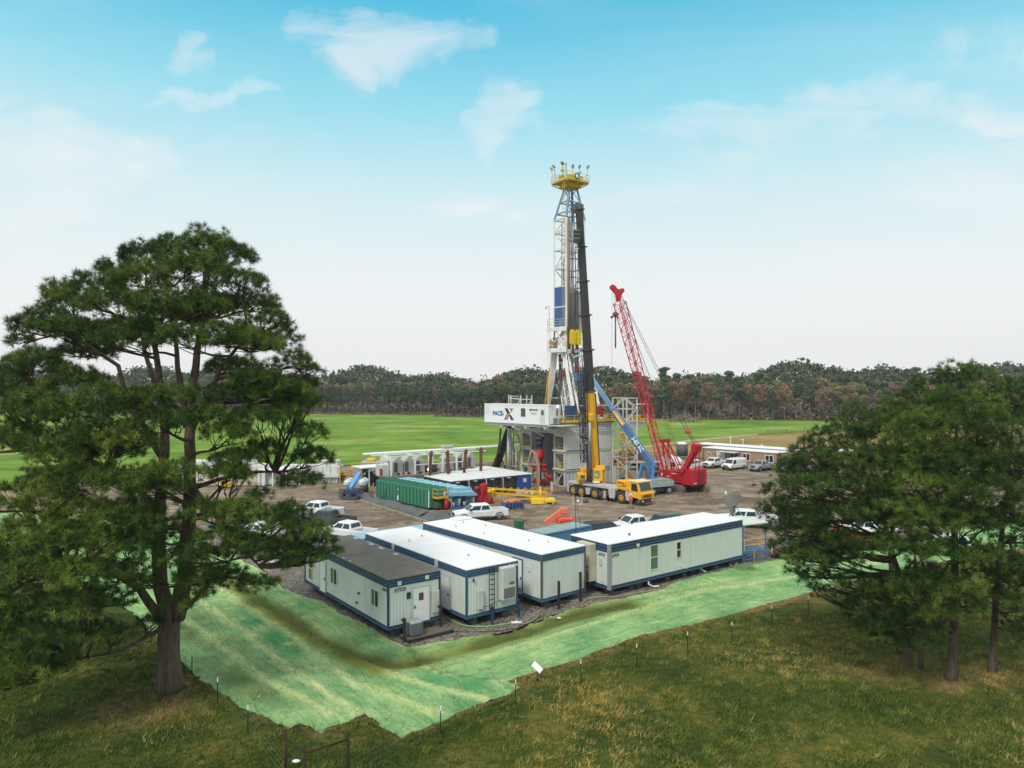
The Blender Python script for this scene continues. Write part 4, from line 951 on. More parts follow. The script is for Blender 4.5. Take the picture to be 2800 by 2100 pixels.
for k in range(16): x_, y_ = C0.x+rr.uniform(-1.9,1.6), C0.y+rr.uniform(-1.8,1.4); c.box(x_, x_+rr.uniform(.2,.6), y_, y_+.35, 48.95, 49.1+rr.uniform(.2,1.1), bev=.04)
M_cr = paint('crown_yellow', srgb(206,172,34), dirt=.5, dcol=srgb(120,88,36))
CR = c.build('crown_platform', M_cr, MAST)
c = MB(); railing(c, [(C0.x-2.3,C0.y-2.1,48.95),(C0.x+2.3,C0.y-2.1,48.95),(C0.x+2.3,C0.y+2.1,48.95),(C0.x-2.3,C0.y+2.1,48.95),(C0.x-2.3,C0.y-2.1,48.95)], 1.1, 2, .05, .15, 1.2)
c.build('railing', paint('rail_pale_yellow', srgb(210,196,140), dirt=.3), CR)
c = MB(); c.tube([(C0.x-.1,C0.y-1.9,49.0),(C0.x-.1,C0.y-1.9,49.9)], .0, 4) if 0 else None
ringc = Vector((C0.x-.4, C0.y-2.25, 49.5)); c.tube([ringc+Vector((.42*math.cos(a), 0, .42*math.sin(a))) for a in [k*math.pi/6 for k in range(13)]], .1, 6); c.build('life_ring', M_dark, CR)
for (dx_, dy_, lean) in ((-2.2,-1.2,(-.9,-.3)),(-2.2,.7,(-.9,.2)),(-.3,-1.0,(0,-.1)),(.6,-1.4,(.15,-.3)),(1.7,-1.9,(.4,-.5)),(2.3,.9,(1.0,.2)),(-1.9,1.6,(-.8,.6))):
    c = MB(); p = Vector((C0.x+dx_, C0.y+dy_, 49.0)); q = p+Vector((lean[0]*.6, lean[1]*.6, 2.1)); c.beam(p, q, .1)
    c.build('lamp_post', M_cr, CR)
    c = MB(); M_ = Matrix.Translation(q+Vector((0,0,.25))) @ Vector((lean[0]*.8, lean[1], .8)).to_track_quat('Z','Y').to_matrix().to_4x4(); c.box(-.24,.24,-.12,.12,-.32,.32,M=M_,bev=.06); c.build('flood_light', M_galv, CR)
c = MB(); p = Vector((C0.x-.6, C0.y+.3, 49)); c.beam(p, p+Vector((0,0,3.3)), .2); q = p+Vector((0,0,3.2)); e = W(P(1537,451,115.5)); c.beam(q, e, .18); c.beam(e, e+Vector((0,0,-.5)), .05); c.ball(e+Vector((0,0,-.8)), .3)
c.build('gin_pole', paint('pale_yellow', srgb(214,202,150), dirt=.3), CR)
# platforms on the left of the mast
def mplat(z_, name_):
    c = MB(); a = W(P(1497,1000,116.6)); e = ML(0,.0,0)
    pts = [P(1498,1000,116.2), P(1549,1000,114.0), P(1546,1000,119.0), P(1497,1000,120.5)]
    ps = [W((p.x, p.y, z_)) for p in pts]; c.slabquad(*ps, .18); c.slabquad(*[p+Vector((0,0,-.5)) for p in ps[:2]], *[p for p in (ps[1],ps[0])], .1)
    o = c.build(name_, M_mast, MAST)
    r_ = MB(); railing(r_, [ps[1]+Vector((0,0,.18)), ps[0]+Vector((0,0,.18)), ps[3]+Vector((0,0,.18))], 1.25, 3, .05, .0, 1.0); r_.build('railing', paint('rail_cream', srgb(214,196,150), dirt=.4, dcol=srgb(150,100,60)), o)
    return o, ps
mp1, ps1 = mplat(25.0, 'racking_platform'); mp2, ps2 = mplat(21.6, 'racking_platform')
c = MB(); c.beam(ps1[0]+Vector((.3,0,.2)), ps1[0]+Vector((.3,0,3.6)), .08); c.beam(ps1[0]+Vector((.3,0,3.6)), ps1[0]+Vector((-.3,.1,3.6)), .08); c.ball(ps1[0]+Vector((-.3,.1,3.3)), .16); c.build('lamp_post', M_galv, mp1)
c = MB()
for (a, e) in ((ps2[0].lerp(ps2[3],.3), ps1[1].lerp(ps1[2],.4)), (ps2[1].lerp(ps2[2],.2), ps1[0].lerp(ps1[1],.35))): c.beam(a, e, .22)
c.beam(ML(0,0,21.6)+Vector((-.2,0,0)), ML(0,0,25.2)+Vector((-.2,0,0)), .5); c.build('platform_brace', M_mast, MAST)
c = MB(); ladder(c, PL(1497,1006,117), PL(1497,884,117), .45, (1,-.5,0), .05); c.build('ladder', M_offwhite, MAST)
c = MB(); ladder(c, PL(1490,1106,118), PL(1499,1018,117.5), .5, (1,-.5,0), .12, .4); c.build('ladder', M_yel, MAST)
c = MB(); a = PL(1601,953,118); railing(c, [a, a+Vector((1.1,.3,0)), a+Vector((1.4,1.6,0))], 1.2, 3, .05, 0, .6); c.build('railing', M_offwhite, MAST)
# travelling block
tb = ML(.38,-.12,0)
c = MB()
for s_ in (-.55, .6):
    M_ = Matrix.Translation((tb.x+s_, tb.y, 22.4)); c.prism([(-.5,.1),(-.3,-.1),(.3,-.1),(.5,.1),(.5,1.7),(.38,2.1),(.15,2.35),(-.15,2.35),(-.38,2.1),(-.5,1.7)], -.35, .35, 'y', M_)
c.box(tb.x-.9, tb.x+.9, tb.y-.2, tb.y+.2, 22.6, 23.2)
TB = c.build('travelling_block', paint('block_yellow', srgb(228,196,30), dirt=.3, dcol=srgb(140,110,30)), MAST)
c = MB(); c.tube([(tb.x-.4,tb.y,22.4),(tb.x-.4,tb.y,21.0)], .2, 8); c.tube([(tb.x+.5,tb.y,22.4),(tb.x+.5,tb.y,21.6)], .24, 8); c.box(tb.x-.9, tb.x+.5, tb.y-.25, tb.y+.25, 20.8, 21.05); c.build('hook', M_rust, TB)
c = MB()
for k, (s_, t_) in enumerate(((-.7,.3),(-.35,.1),(.1,.2),(.45,.4),(.8,.2))): c.beam((tb.x+s_,tb.y,24.6), (C0.x+t_*(-1)**k,C0.y,47.6), .045)
c.beam(ML(.7,.2,31.6), ML(.55,.3,47.5), .05); c.beam(ML(.62,.1,22), ML(.6,.2,41), .05); c.build('drilling_line', M_black, MAST)
c = MB(); p = PL(1574,800,115.5); c.box(p.x-.25,p.x+.25,p.y-.2,p.y+.2,p.z-.3,p.z+.4,bev=.05); c.tube([p+Vector((0,0,-.3)),p+Vector((0,0,-.9))],.09,6); c.tube([p+Vector((0,0,.4)),p+Vector((0,0,1.4))],.03,5); c.build('winch_hook', M_dark, MAST)
# legs
M_leg = paint('leg_white', (.78,.77,.74), dirt=.3, dcol=srgb(160,120,90), scale=.6, streak=True)
def leg(px0, py0, d0, px1, py1, d1, w0, w1, name_='mast_leg', t=.5, mat=None):
    a, e = PL(px0,py0,d0), PL(px1,py1,d1); c = MB(); r_ = W(Vector(RC)+Vector((1,0,0))) ; r_.z = 0; r_ = r_.normalized(); n_ = Vector((-r_.y, r_.x, 0))
    vs = []
    for (p, w_) in ((a, w0), (a.lerp(e,.55), (w0*.35+w1*.65)*1.45), (e, w1)):
        for (i, j) in ((-1,-1),(1,-1),(1,1),(-1,1)): vs.append(p+r_*(i*w_/2)+n_*(j*t/2))
    fs = [[3,2,1,0],[8,9,10,11]]
    for k in range(2):
        for q in range(4): fs.append([k*4+q, k*4+(q+1)%4, k*4+4+(q+1)%4, k*4+4+q])
    c.add(vs, fs)
    for k in range(1,7): p = a.lerp(e, k/7); c.beam(p-r_*w0*.4-n_*(t/2+.02), p+r_*w0*.4-n_*(t/2+.02), .05)
    return c.build(name_, mat or M_leg, MAST)
leg(1517,960,118.5, 1500,1110,119, 1.05,.5); leg(1541,962,115.5, 1569,1122,113, .35,.4, t=.4); leg(1552,962,115.3, 1584,1132,112.8, .22,.28, t=.3)
leg(1604,950,118.5, 1644,1142,116, .3,.36, t=.4); leg(1597,960,121, 1622,1125,121, .3,.3, t=.3)
c = MB(); c.lattice(PL(1536,1012,120), PL(1555,1148,117), 1.0, 1.0, 8, .16, .1, up=(0,1,0)); c.lattice(PL(1560,965,119.5), PL(1576,1100,119), .8, .8, 8, .12, .08, up=(0,1,0)); c.lattice(PL(1590,960,121), PL(1600,1110,121), .9, .9, 8, .12, .08, up=(0,1,0)); c.build('leg_lattice', M_leg, MAST)
c = MB(); c.beam(PL(1510,955,118.5), PL(1552,962,115), .6, .9); c.beam(PL(1552,962,115), PL(1600,955,118), .5, .7); c.beam(PL(1508,1088,120), PL(1545,1088,119), .2); c.beam(PL(1520,1050,120), PL(1542,1095,119), .2); c.beam(PL(1566,978,114), PL(1592,968,113), .12); c.build('leg_crossbeam', M_leg, MAST)
c = MB(); rr = random.Random(5)
for k in range(9):
    x0, x1 = 1527+rr.uniform(0,12), 1523+rr.uniform(0,14); c.tube([PL(x0,968,118), PL((x0+x1)/2+rr.uniform(-3,3),1040,118.5), PL(x1,1122,118.5)], .06, 5)
for k in range(7):
    x0 = 1560+rr.uniform(0,20); c.tube([PL(x0,975,116.5), PL(x0+6+rr.uniform(-2,2),1050,116), PL(x0+16,1132,115)], .07, 5)
c.build('hose_bundle', M_dark, MAST)
c = MB()
for (x_, y_, r_) in ((1541,1020,.55),(1577,1010,.6),(1534,985,.3),(1577,1003,.45)): p = PL(x_,y_,116.5); c.box(p.x-r_/2,p.x+r_/2,p.y-.3,p.y+.3,p.z-r_,p.z+r_,bev=.1)
c.build('hydraulic_unit', paint('dull_red', srgb(150,40,50), dirt=.4), MAST)
c = MB(); rr = random.Random(9)
for k in range(12): p = PL(1564+rr.uniform(0,18), 965+rr.uniform(0,60), 117+rr.uniform(0,2)); c.box(p.x-.2,p.x+.3,p.y-.2,p.y+.2,p.z-.4,p.z+.5,bev=.06)
c.build('top_drive', M_offwhite, MAST)

# ================= mobile crane (yellow cab, dark boom) =================
KO = Vector((8.74, 102.6, 0)); KA = math.atan2(-.76, .65)
KR = thing('mobile_crane', 'yellow and grey five axle mobile crane with its dark telescopic boom raised', 'crane', KO, KA)
KM = Matrix.Translation(KO) @ Matrix.Rotation(KA, 4, 'Z'); KI = KM.inverted(); K = lambda v: KI @ Vector(v); KP = lambda px, py, d: K(P(px, py, d))
M_kgrey = paint('carrier_grey', srgb(186,184,176), dirt=.4, dcol=srgb(130,120,104))
c = MB(); c.box(-1.2, 8.2, .15, 2.55, 1.66, 2.02, bev=.04); c.box(-1.0, 9.8, .8, 1.9, .75, 1.44)
for x_ in (-1.3, .75, 2.75, 5.0, 6.65): pass
c.prism([(2.4,1.44),(3.3,1.44),(3.15,.55),(2.55,.55)], .0, .35); c.prism([(6.55,1.94),(7.9,1.94),(7.7,.6),(6.8,.6)], .05, .35)
c.prism([(-1.3,1.9),(-.9,1.9),(-1.0,.5),(-1.3,.5)], .1, .4); c.box(9.7, 10.35, .02, .4, .55, 1.75)
c.prism([(2.4,1.44),(3.3,1.44),(3.15,.55),(2.55,.55)], 2.35, 2.7)
CH = c.build('carrier', M_kgrey, KR)
def wheel(parent, x, y, r, w, rim=None, side=-1, tyre=None):
    """axle along local y; side -1 puts the dish on the -y side"""
    c = MB(); c.tube([(x,y,r),(x,y+w*.08,r),(x,y+w*.92,r),(x,y+w,r)], [r*.9,r,r,r*.9], 20); o = c.build('wheel', tyre or M_rubber, parent)
    c = MB(); yo = y-.012 if side < 0 else y+w+.012; yi = y+.05 if side < 0 else y+w-.05
    c.tube([(x,yi,r),(x,yo,r)], [r*.56,r*.5], 16); c.tube([(x,yo,r),(x,yo+(.05 if side > 0 else -.05),r)], [r*.2,r*.16], 10); c.build('rim', rim or M_chrome, o)
    d = MB(); d.tube([(x,yo+(.004 if side > 0 else -.004),r),(x,yo+(.01 if side > 0 else -.01),r)], [r*.38,r*.37], 16); d.build('rim_dish', M_dark, o)
    return o
for x_ in (0, 1.6, 4.2, 5.8, 9.0):
    wheel(KR, x_, -.02, .8, .55, M_cyel, -1); wheel(KR, x_, 2.2, .8, .55, M_cyel, 1)
c = MB(); c.box(8.1, 10.3, .05, 2.6, 1.9, 3.05, bev=.05); FB = c.build('front_engine_cover', M_cyel, KR)
c = MB(); c.prism([(10.32,1.15),(12.0,1.0),(12.15,1.9),(11.75,3.1),(10.32,3.15)], .02, 2.65); CB = c.build('road_cab', M_cyel, KR)
c = MB(); c.prism([(12.02,.95),(12.3,.95),(12.35,1.65),(12.12,1.85)], -.02, 2.7); c.build('bumper', M_cyel, CB)
c = MB(); a, b_, e, d_ = (12.13,.25,1.98), (12.13,2.45,1.98), (11.8,2.4,2.95), (11.8,.3,2.95); c.slabquad(a, b_, e, d_, .05); c.build('windscreen', M_glass, CB)
c = MB(); c.prism([(10.75,1.95),(11.85,1.95),(11.6,2.9),(10.75,2.9)], -.02, .018); c.build('side_window', M_glass, CB)
c = MB(); c.prism([(10.2,3.16),(11.9,3.12),(11.85,3.2),(10.2,3.24)], -.05, 2.7); c.build('cab_roof', paint('roof_faded', srgb(240,214,160), dirt=.1), CB)
BM = KI @ Matrix.Identity(4)
text_mesh('lettering', 'OVERSIZE', .5, M_black, CB, face_M((12.37,.35,1.12), (0,1,0)), bold=.012, sx=.85)
c = MB(); c.box(12.05, 12.3, .3, 2.4, .45, .9); c.build('front_underrun', M_black, CB)
c = MB(); c.box(12.31,12.36,.3,.55,.6,.75); c.box(12.31,12.36,2.2,2.45,.6,.75); c.build('headlight', M_white, CB)
c = MB(); c.box(8.35, 9.1, .02, .048, 2.72, 2.9); c.box(9.15, 9.5, .02, .048, 2.66, 2.8); c.box(9.1, 9.9, .02, .048, 2.45, 2.55); c.build('red_lettering', M_red, FB)
c = MB(); c.box(8.45, 9.6, .02, .048, 2.33, 2.39); c.build('dark_lettering', M_dark, FB)
M_strp, t, b = base_mat('red_white_stripes'); tcn = N(t,'ShaderNodeTexCoord'); sp = N(t,'ShaderNodeSeparateXYZ'); L(t,tcn,sp,3)
ad = N(t,'ShaderNodeMath',operation='ADD'); L(t,sp,ad,0,0); L(t,sp,ad,2,1); mu = N(t,'ShaderNodeMath',operation='MULTIPLY',i_1=22.0); L(t,ad,mu); si = N(t,'ShaderNodeMath',operation='SINE'); L(t,mu,si); rp = ramp(t,[(0,srgb(200,30,40)),(.5,(.75,.75,.73))],'CONSTANT'); ma = N(t,'ShaderNodeMapRange',i_1=-1.0,i_2=1.0); L(t,si,ma); L(t,ma,rp); L(t,rp,b)
for (x_, z0_, z1_) in ((9.85,.6,1.85),): c = MB(); c.prism([(x_,z1_),(x_+.3,z1_),(x_+.55,z0_),(x_+.25,z0_)], -.03, .015); c.build('warning_stripes', M_strp, FB)
c = MB()
for k in range(4): c.beam((7.05,.0,.65+k*.38), (7.65,.0,.65+k*.38), .05)
for x_ in (7.05,7.65): c.beam((x_,.0,.45), (x_,.0,1.95), .07)
c.build('step_ladder', M_white, KR)
def outrigger(x_, dx_, label=None):
    c = MB(); c.box(x_, x_+1.5, -.25, .12, .75, 1.25); o = c.build('outrigger', M_dark, KR)
    c = MB(); c.tube([(x_+dx_,-.4,.12),(x_+dx_,-.4,1.4)], .1, 8); c.tube([(x_+dx_,-.4,.05),(x_+dx_,-.4,.13)], .4, 12); c.build('jack', M_galv, o)
    c = MB(); c.box(x_+dx_-.2, x_+dx_+.2, -.53, -.50, .55, 1.5); c.build('warning_stripes', M_strp, o)
outrigger(5.2, 1.3); 
c = MB(); c.beam(K(P(1513,1352,104.5)), K(P(1552,1345,104.0)), .6, .7); o = c.build('outrigger', paint('outrigger_grey', srgb(96,86,92), dirt=.3), KR)
q = K(G(1509,1362)); c = MB(); c.tube([q, q+Vector((0,0,1.6))], .09, 8); c.tube([q+Vector((0,0,.02)), q+Vector((0,0,.1))], .5, 12); c.build('jack', M_galv, o)
c = MB(); c.box(q.x-.25,q.x+.25,q.y-.04,q.y+.04,1.1,2.3); c.build('warning_stripes', M_strp, o)
# superstructure
TC = Vector((2.2, 1.35, 2.02))
c = MB(); c.tube([(TC.x,TC.y,2.025),(TC.x,TC.y,2.2)], 1.25, 24); TR = c.build('turntable', M_dark, KR)
w2k = lambda x, y, z: K((x,y,z))
def kbox(mb, px0, px1, py0, py1, d0, d1, bev=.05):
    """box in crane space whose camera side spans the given picture range at depth d0"""
    a = P(px0, py1, d0); e = P(px1, py0, d0); M_ = KI.to_3x3().to_4x4(); o_ = K((0,0,0))
    mb.box(a.x, e.x, d0, d1, a.z, e.z, M=KI, bev=bev)
c = MB(); kbox(c, 1581,1607,1296,1322,101.2,103.6); kbox(c, 1590,1611,1284,1297,101.6,103.8); kbox(c, 1581,1650,1318,1324,101.4,104.4); SS = c.build('superstructure', M_cyel, KR)
c = MB()
for k in range(5): kbox(c, 1583+k*4.4,1586+k*4.4,1311,1320,101.12,101.19,0)
kbox(c, 1587,1599,1299,1308,101.12,101.19,0); c.build('grille', M_dark, SS)
c = MB(); kbox(c, 1623,1648,1283,1316,100.6,102.6); kbox(c, 1629,1655,1276,1285,101.0,103.0); kbox(c, 1646,1654,1283,1322,101.6,103.2)
OC = c.build('operator_cab', M_cyel, SS)
c = MB(); kbox(c, 1625.5,1640,1287,1306,100.5,100.59,0); c.build('windscreen', paint('cab_glass', srgb(130,146,150), rough=.1, dirt=.2), OC)
c = MB(); kbox(c, 1628,1634,1296,1303,100.44,100.49,0); c.build('operator_vest', M_hiy, OC)
c = MB(); kbox(c, 1622,1640,1317,1321,100.3,102,0); c.build('cab_step', M_white, OC)
# boom
B0 = Vector((11.95,103.6,3.4)); B1 = Vector((9.15,98.2,40.6)); 
bp_ = lambda t_: K(B0.lerp(B1, t_))
bd = (K(B1)-K(B0)).normalized(); upv = K(B0+Vector((0,-1,0)))-K(B0)
cuts = [(0,.315,1.28,M_cyel),(.315,.47,1.28,None),(.47,.60,1.2,None),(.60,.725,1.13,None),(.725,.85,1.06,None),(.85,.985,.98,None)]
M_boom = paint('boom_charcoal', srgb(60,56,58), dirt=.3, dcol=srgb(84,78,74), streak=True)
BO = None
for k, (t0, t1, w_, m_) in enumerate(cuts):
    c = MB(); a, e = bp_(t0), bp_(t1)
    r_ = bd.cross(upv).normalized(); u_ = r_.cross(bd).normalized(); vs = []
    for p in (a, e):
        for q in range(8):
            an = math.pi/8+q*math.pi/4; vs.append(p+r_*(w_*.54*math.cos(an))+u_*(w_*.62*math.sin(an)))
    c.add(vs, [list(range(7,-1,-1)), list(range(8,16))]+[[q,(q+1)%8,8+(q+1)%8,8+q] for q in range(8)])
    o = c.build('boom' if k == 0 else 'boom_section', m_ or M_boom, KR if k == 0 else BO)
    if k == 0: BO = o
    c = MB(); M_ = Matrix.Translation(e) @ bd.to_track_quat('Z','Y').to_matrix().to_4x4(); c.tube([e-bd*.22, e], w_*.68, 8)
    if k: c.beam(e-bd*.1-r_*w_*.8, e-bd*.1+r_*w_*.8, .14)
    c.build('collar', M_black if k else M_dark, BO)
c = MB(); a, e = bp_(.02), bp_(.30); r_ = bd.cross(upv).normalized(); u_ = r_.cross(bd).normalized()
for s_ in (-1, 1):
    for t_ in (.05,.12,.19,.26): p = bp_(t_)+r_*s_*.70; c.beam(p-u_*.5, p+u_*.5, .03)
c.beam(a+r_*.72, e+r_*.72, .06, .25); c.build('boom_stiffener', M_dark, BO)
c = MB(); c.tube([KP(1611,1318,101.3), KP(1611,1215,101.0)], .38, 12); c.build('luffing_cylinder', M_dark, KR)
c = MB(); c.tube([KP(1611,1216,101.0), KP(1611,1150,101.3)], .24, 12); c.build('cylinder_rod', M_lgrey, KR)
c = MB(); q = KP(1612,1140,101.4); c.box(q.x-.5,q.x+.5,q.y-.5,q.y+.5,q.z-.7,q.z+.5,bev=.2); c.build('cylinder_mount', M_cyel, KR)
c = MB(); c.lattice(KP(1587,1003,99.5), KP(1596,1264,100.4), .55, .6, 18, .1, .045, up=(0,1,0)); c.lattice(KP(1598,1003,100.2), KP(1604,1262,101.1), .35, .4, 16, .09, .04, up=(0,1,0)); c.beam(KP(1588,1195,99.6), KP(1612,1200,101.3), .3)
c.build('folding_jib', M_black, BO)
hd_ = bp_(.985)
c = MB(); px_ = KP(1576,556,98); q = hd_; c.prism([(-.9,-.5),(.6,-.9),(.6,.5),(-.3,.75),(-.9,.5)], -.35, .35, 'y', Matrix.Translation(q) @ KI.to_3x3().to_4x4()); 
for s_ in (-.75, 0): c.tube([q+Vector((0,0,0))+(KI.to_3x3() @ Vector((s_,-.45,.05))), q+(KI.to_3x3() @ Vector((s_,.45,.05)))], .42, 14)
c.build('boom_head', M_dark, BO)
hb = KP(1577,645,97.5); c = MB(); M_ = Matrix.Translation(hb) @ KI.to_3x3().to_4x4(); c.box(-.42,.42,-.3,.3,-1.0,.9,M=M_,bev=.15)
for z_ in (-.5,.1,.6): c.tube([M_ @ Vector((-.5,-.32,z_)), M_ @ Vector((.5,-.32,z_))], .16, 8)
HB = c.build('hook_block', M_dark, BO); c = MB(); c.tube([M_ @ Vector((0,0,-1.0)), M_ @ Vector((0,0,-1.5)), M_ @ Vector((.25,0,-1.8)), M_ @ Vector((-.15,0,-2.0)), M_ @ Vector((-.3,0,-1.7))], .12, 7); c.build('hook', M_galv, HB)
c = MB()
for s_ in (-.25, 0, .2): c.beam(hb+(KI.to_3x3() @ Vector((s_,0,.9))), hd_+(KI.to_3x3() @ Vector((-.5+s_,0,0))), .04)
c.build('hoist_rope', M_black, BO)

# ================= blue boom lift =================
BL = Vector((20.3, 102.6, 0)); 
BT = thing('boom_lift', 'blue telescopic boom lift reaching up to the mast beside the mobile crane', 'boom lift', BL, R(28))
BLM = Matrix.Translation(BL) @ Matrix.Rotation(R(28), 4, 'Z'); BLI = BLM.inverted(); BP = lambda px, py, d: BLI @ P(px, py, d)
for (x_, y_) in ((0,0),(2.9,0),(0,1.9),(2.9,1.9)): wheel(BT, x_, y_, .58, .42, M_lgrey, -1 if y_ == 0 else 1)
c = MB(); c.box(-.3,3.2,.45,1.85,.45,.95,bev=.08); c.box(.9,2.0,.7,1.6,.96,1.2); c.build('chassis', M_dark, BT)
c = MB(); 
prof = [(-1.3,1.25),(-1.0,1.2),(2.9,1.2),(3.5,1.3),(3.7,1.7),(3.5,2.1),(2.9,2.28),(-.8,2.28),(-1.25,2.0)]
c.prism(prof, -.1, .9); c.prism(prof, 1.35, 2.3); TT = c.build('turret', paint('lift_grey_blue', srgb(146,168,176), dirt=.25), BT)
c = MB()
for x_ in (1.1, 2.6): c.tube([(x_,-.11,1.75),(x_,-.13,1.75)], .24, 8)
c.build('round_decal', M_yel, TT)
c = MB(); c.beam(BP(1745,1318,103.6), BP(1757,1268,104.5), .35, .5); c.beam(BP(1757,1268,104.5), BP(1786,1283,104), .3, .4); c.beam(BP(1782,1322,103.6), BP(1786,1270,104), .55, .5); c.beam(BP(1775,1322,103.9), BP(1771,1275,104.2), .3, .3); c.build('riser', M_lift, BT)
c = MB(); c.beam(BP(1765,1288,103.9), BP(1777,1330,103.6), .3, .3); c.beam(BP(1762,1262,104.2), BP(1748,1233,104.6), .12); c.build('lift_cylinder', M_dark, BT)
pA, pB, pC = BP(1790,1282,104), BP(1678,1122,109.3), BP(1619,1036,112)
c = MB(); c.beam(pA, pB, .72, .85); BB = c.build('main_boom', M_lift, BT); c = MB(); c.beam(pB, pC, .5, .6); c.build('boom_extension', paint('pale_lift_blue', srgb(120,164,200), dirt=.2), BB)
dv = (pA-pB).normalized(); camd = (BLI @ Vector((0,0,16))-pA).normalized(); upn = camd-dv*camd.dot(dv); upn.normalize()
sdv = dv.cross(upn).normalized()
q = pB.lerp(pA,.02)+upn*.46; e_ = pB.lerp(pA,.27)+upn*.46; c = MB(); c.beam(q, e_, .55, .04, up=upn); c.build('decal_panel', M_yel, BB)
yv = sdv if (BLM.to_3x3() @ sdv).z > 0 else -sdv
Mt = Matrix(((dv.x,yv.x,upn.x,0),(dv.y,yv.y,upn.y,0),(dv.z,yv.z,upn.z,0),(0,0,0,1)))
q = pB.lerp(pA,.49)+upn*.47-yv*.25
text_mesh('lettering', 'S-85 XC', .85, M_white, BB, Matrix.Translation(q) @ Mt, bold=.02, sx=.9)
c = MB(); q = BP(1583,1030,112.5)
Mb = Matrix.Translation(q) @ BLI.to_3x3().to_4x4()
def mb_rail(z_): 
    pts = [(-1.1,-.5,z_),(1.1,-.5,z_),(1.1,.5,z_),(-1.1,.5,z_),(-1.1,-.5,z_)]; return [Mb @ Vector(p) for p in pts]
for z_ in (-.6,0,.55):
    ps = mb_rail(z_)
    for a, e in zip(ps[:-1], ps[1:]): c.beam(a, e, .08)
for (x_, y_) in ((-1.1,-.5),(0,-.5),(1.1,-.5),(1.1,.5),(-1.1,.5)): c.beam(Mb @ Vector((x_,y_,-.6)), Mb @ Vector((x_,y_,.55)), .08)
c.box(-1.1,1.1,-.5,.5,-.68,-.6,M=Mb); c.box(-.6,.5,-.55,-.45,-.5,.3,M=Mb); c.beam(Mb @ Vector((.6,0,-.7)), pC, .3); c.beam(Mb @ Vector((-.2,0,-1.3)), Mb @ Vector((.6,0,-.7)), .3)
c.build('work_basket', M_lift, BT)

# ================= red crawler crane =================
RK = Vector((26.2, 103.6, 0)); ra = math.atan2(.76, -.65)      # local +x = forward (away, to the left)
CRN = thing('crawler_crane', 'red crawler crane with a lattice boom parked right of the rig', 'crane', RK, ra)
CRM = Matrix.Translation(RK) @ Matrix.Rotation(ra, 4, 'Z'); CRI = CRM.inverted(); CP = lambda px, py, d: CRI @ P(px, py, d)
# local y+ points left of forward = toward (-.76,-.65) -> so body occupies negative y (to the right/back)
c = MB(); c.box(1.9, 6.3, -3.3, -.15, 1.35, 3.1, bev=.08); c.box(.1, 1.95, -3.6, 0, 1.2, 3.55, bev=.12); BD = c.build('machinery_house', M_red, CRN)
c = MB(); c.box(1.96,6.2,-.14,-.10,2.35,2.43); c.box(1.96,6.2,-.14,-.10,1.85,1.9); c.box(-.02,.08,-2.6,-1.4,1.6,3.2); c.build('panel_line', paint('dark_red', srgb(130,16,26)), BD)
c = MB(); c.box(3.2,3.9,-.12,-.09,2.65,2.75); c.box(4.2,4.8,-.12,-.09,2.2,2.28); c.box(5.6,5.8,-.12,-.09,2.2,2.6); c.box(.04,.09,-.9,-.3,1.5,1.62); c.build('decal', M_white, BD)
c = MB(); c.box(.5,6.5,-3.0,-.6,1.0,1.3); c.box(2,5,-2.6,-.9,.6,1.0); c.build('slew_ring', M_black, CRN)
def track(y0, y1, x0=1.2, x1=7.2):
    c = MB(); pr = []
    for k in range(9): a = math.pi/2+k*math.pi/8; pr.append((x0+.55+.55*math.cos(a), .57+.52*math.sin(a)))
    for k in range(9): a = -math.pi/2+k*math.pi/8; pr.append((x1-.55+.55*math.cos(a), .57+.52*math.sin(a)))
    c.prism(pr, y0, y1); o = c.build('crawler_track', paint('muddy_track', srgb(120,108,92), dirt=.6, dcol=srgb(70,62,54)), CRN)
    c = MB(); n = len(pr)
    for k in range(n):
        a, e = pr[k], pr[(k+1) % n]; m_ = max(1, int(math.dist(a, e)/.22))
        for i in range(m_): x_ = a[0]+(e[0]-a[0])*i/m_; z_ = a[1]+(e[1]-a[1])*i/m_; c.box(x_-.05,x_+.05,y0-.02,y1+.02,z_-.06,z_+.06)
    c.build('track_pads', paint('track_pad_mud', srgb(142,130,112), dirt=.5, dcol=srgb(84,74,64)), o)
    c = MB()
    for k in range(8): x_ = x0+.75+k*(x1-x0-1.5)/7; c.tube([(x_,y1+.0,.32),(x_,y1+.05,.32)], .2, 10)
    c.build('road_wheels', M_dark, o)
track(-.3, .5, 1.6, 7.6); track(-3.9, -3.1, -.2, 6.8)
foot = CP(1815,1287,108.3); tip = CP(1687,800,115.4)
c = MB(); c.lattice(foot, foot.lerp(tip,.94), .8, 1.45, 24, .11, .055, up=(0,1,0)); BMc = c.build('lattice_boom', paint('boom_red', srgb(196,40,52), dirt=.3, dcol=srgb(150,60,60)), CRN)
c = MB(); M_ = Matrix.Translation(tip) @ CRI.to_3x3().to_4x4()
c.prism([(-.9,.9),(-.35,1.1),(.1,.5),(.75,.55),(.95,.1),(.7,-.5),(.5,-1.4),(-.1,-1.4),(-.3,-.2),(-.9,.5)], -.45, .45, 'y', M_)
for (x_, z_, r_) in ((-.75,.85,.4),(.75,.25,.4)): c.tube([M_ @ Vector((x_,-.5,z_)), M_ @ Vector((x_,.5,z_))], r_, 14)
c.build('boom_head', M_red, BMc)
c = MB(); gt = CP(1818,1205,107.2); 
for s_ in (-.6,.6):
    o_ = Vector((0,s_,0)); c.beam(gt+o_, CP(1830,1285,107.6)+o_, .16); c.beam(gt+o_, CP(1862,1287,105.8)+o_, .14); c.beam(gt+o_, CP(1852,1287,106.6)+o_, .13)
c.beam(gt+Vector((0,-1.0,0)), gt+Vector((0,1.0,0)), .5, .55); c.build('gantry', M_red, CRN)
c = MB(); a = CP(1868,1290,105.2); e = CP(1904,1228,104.6)
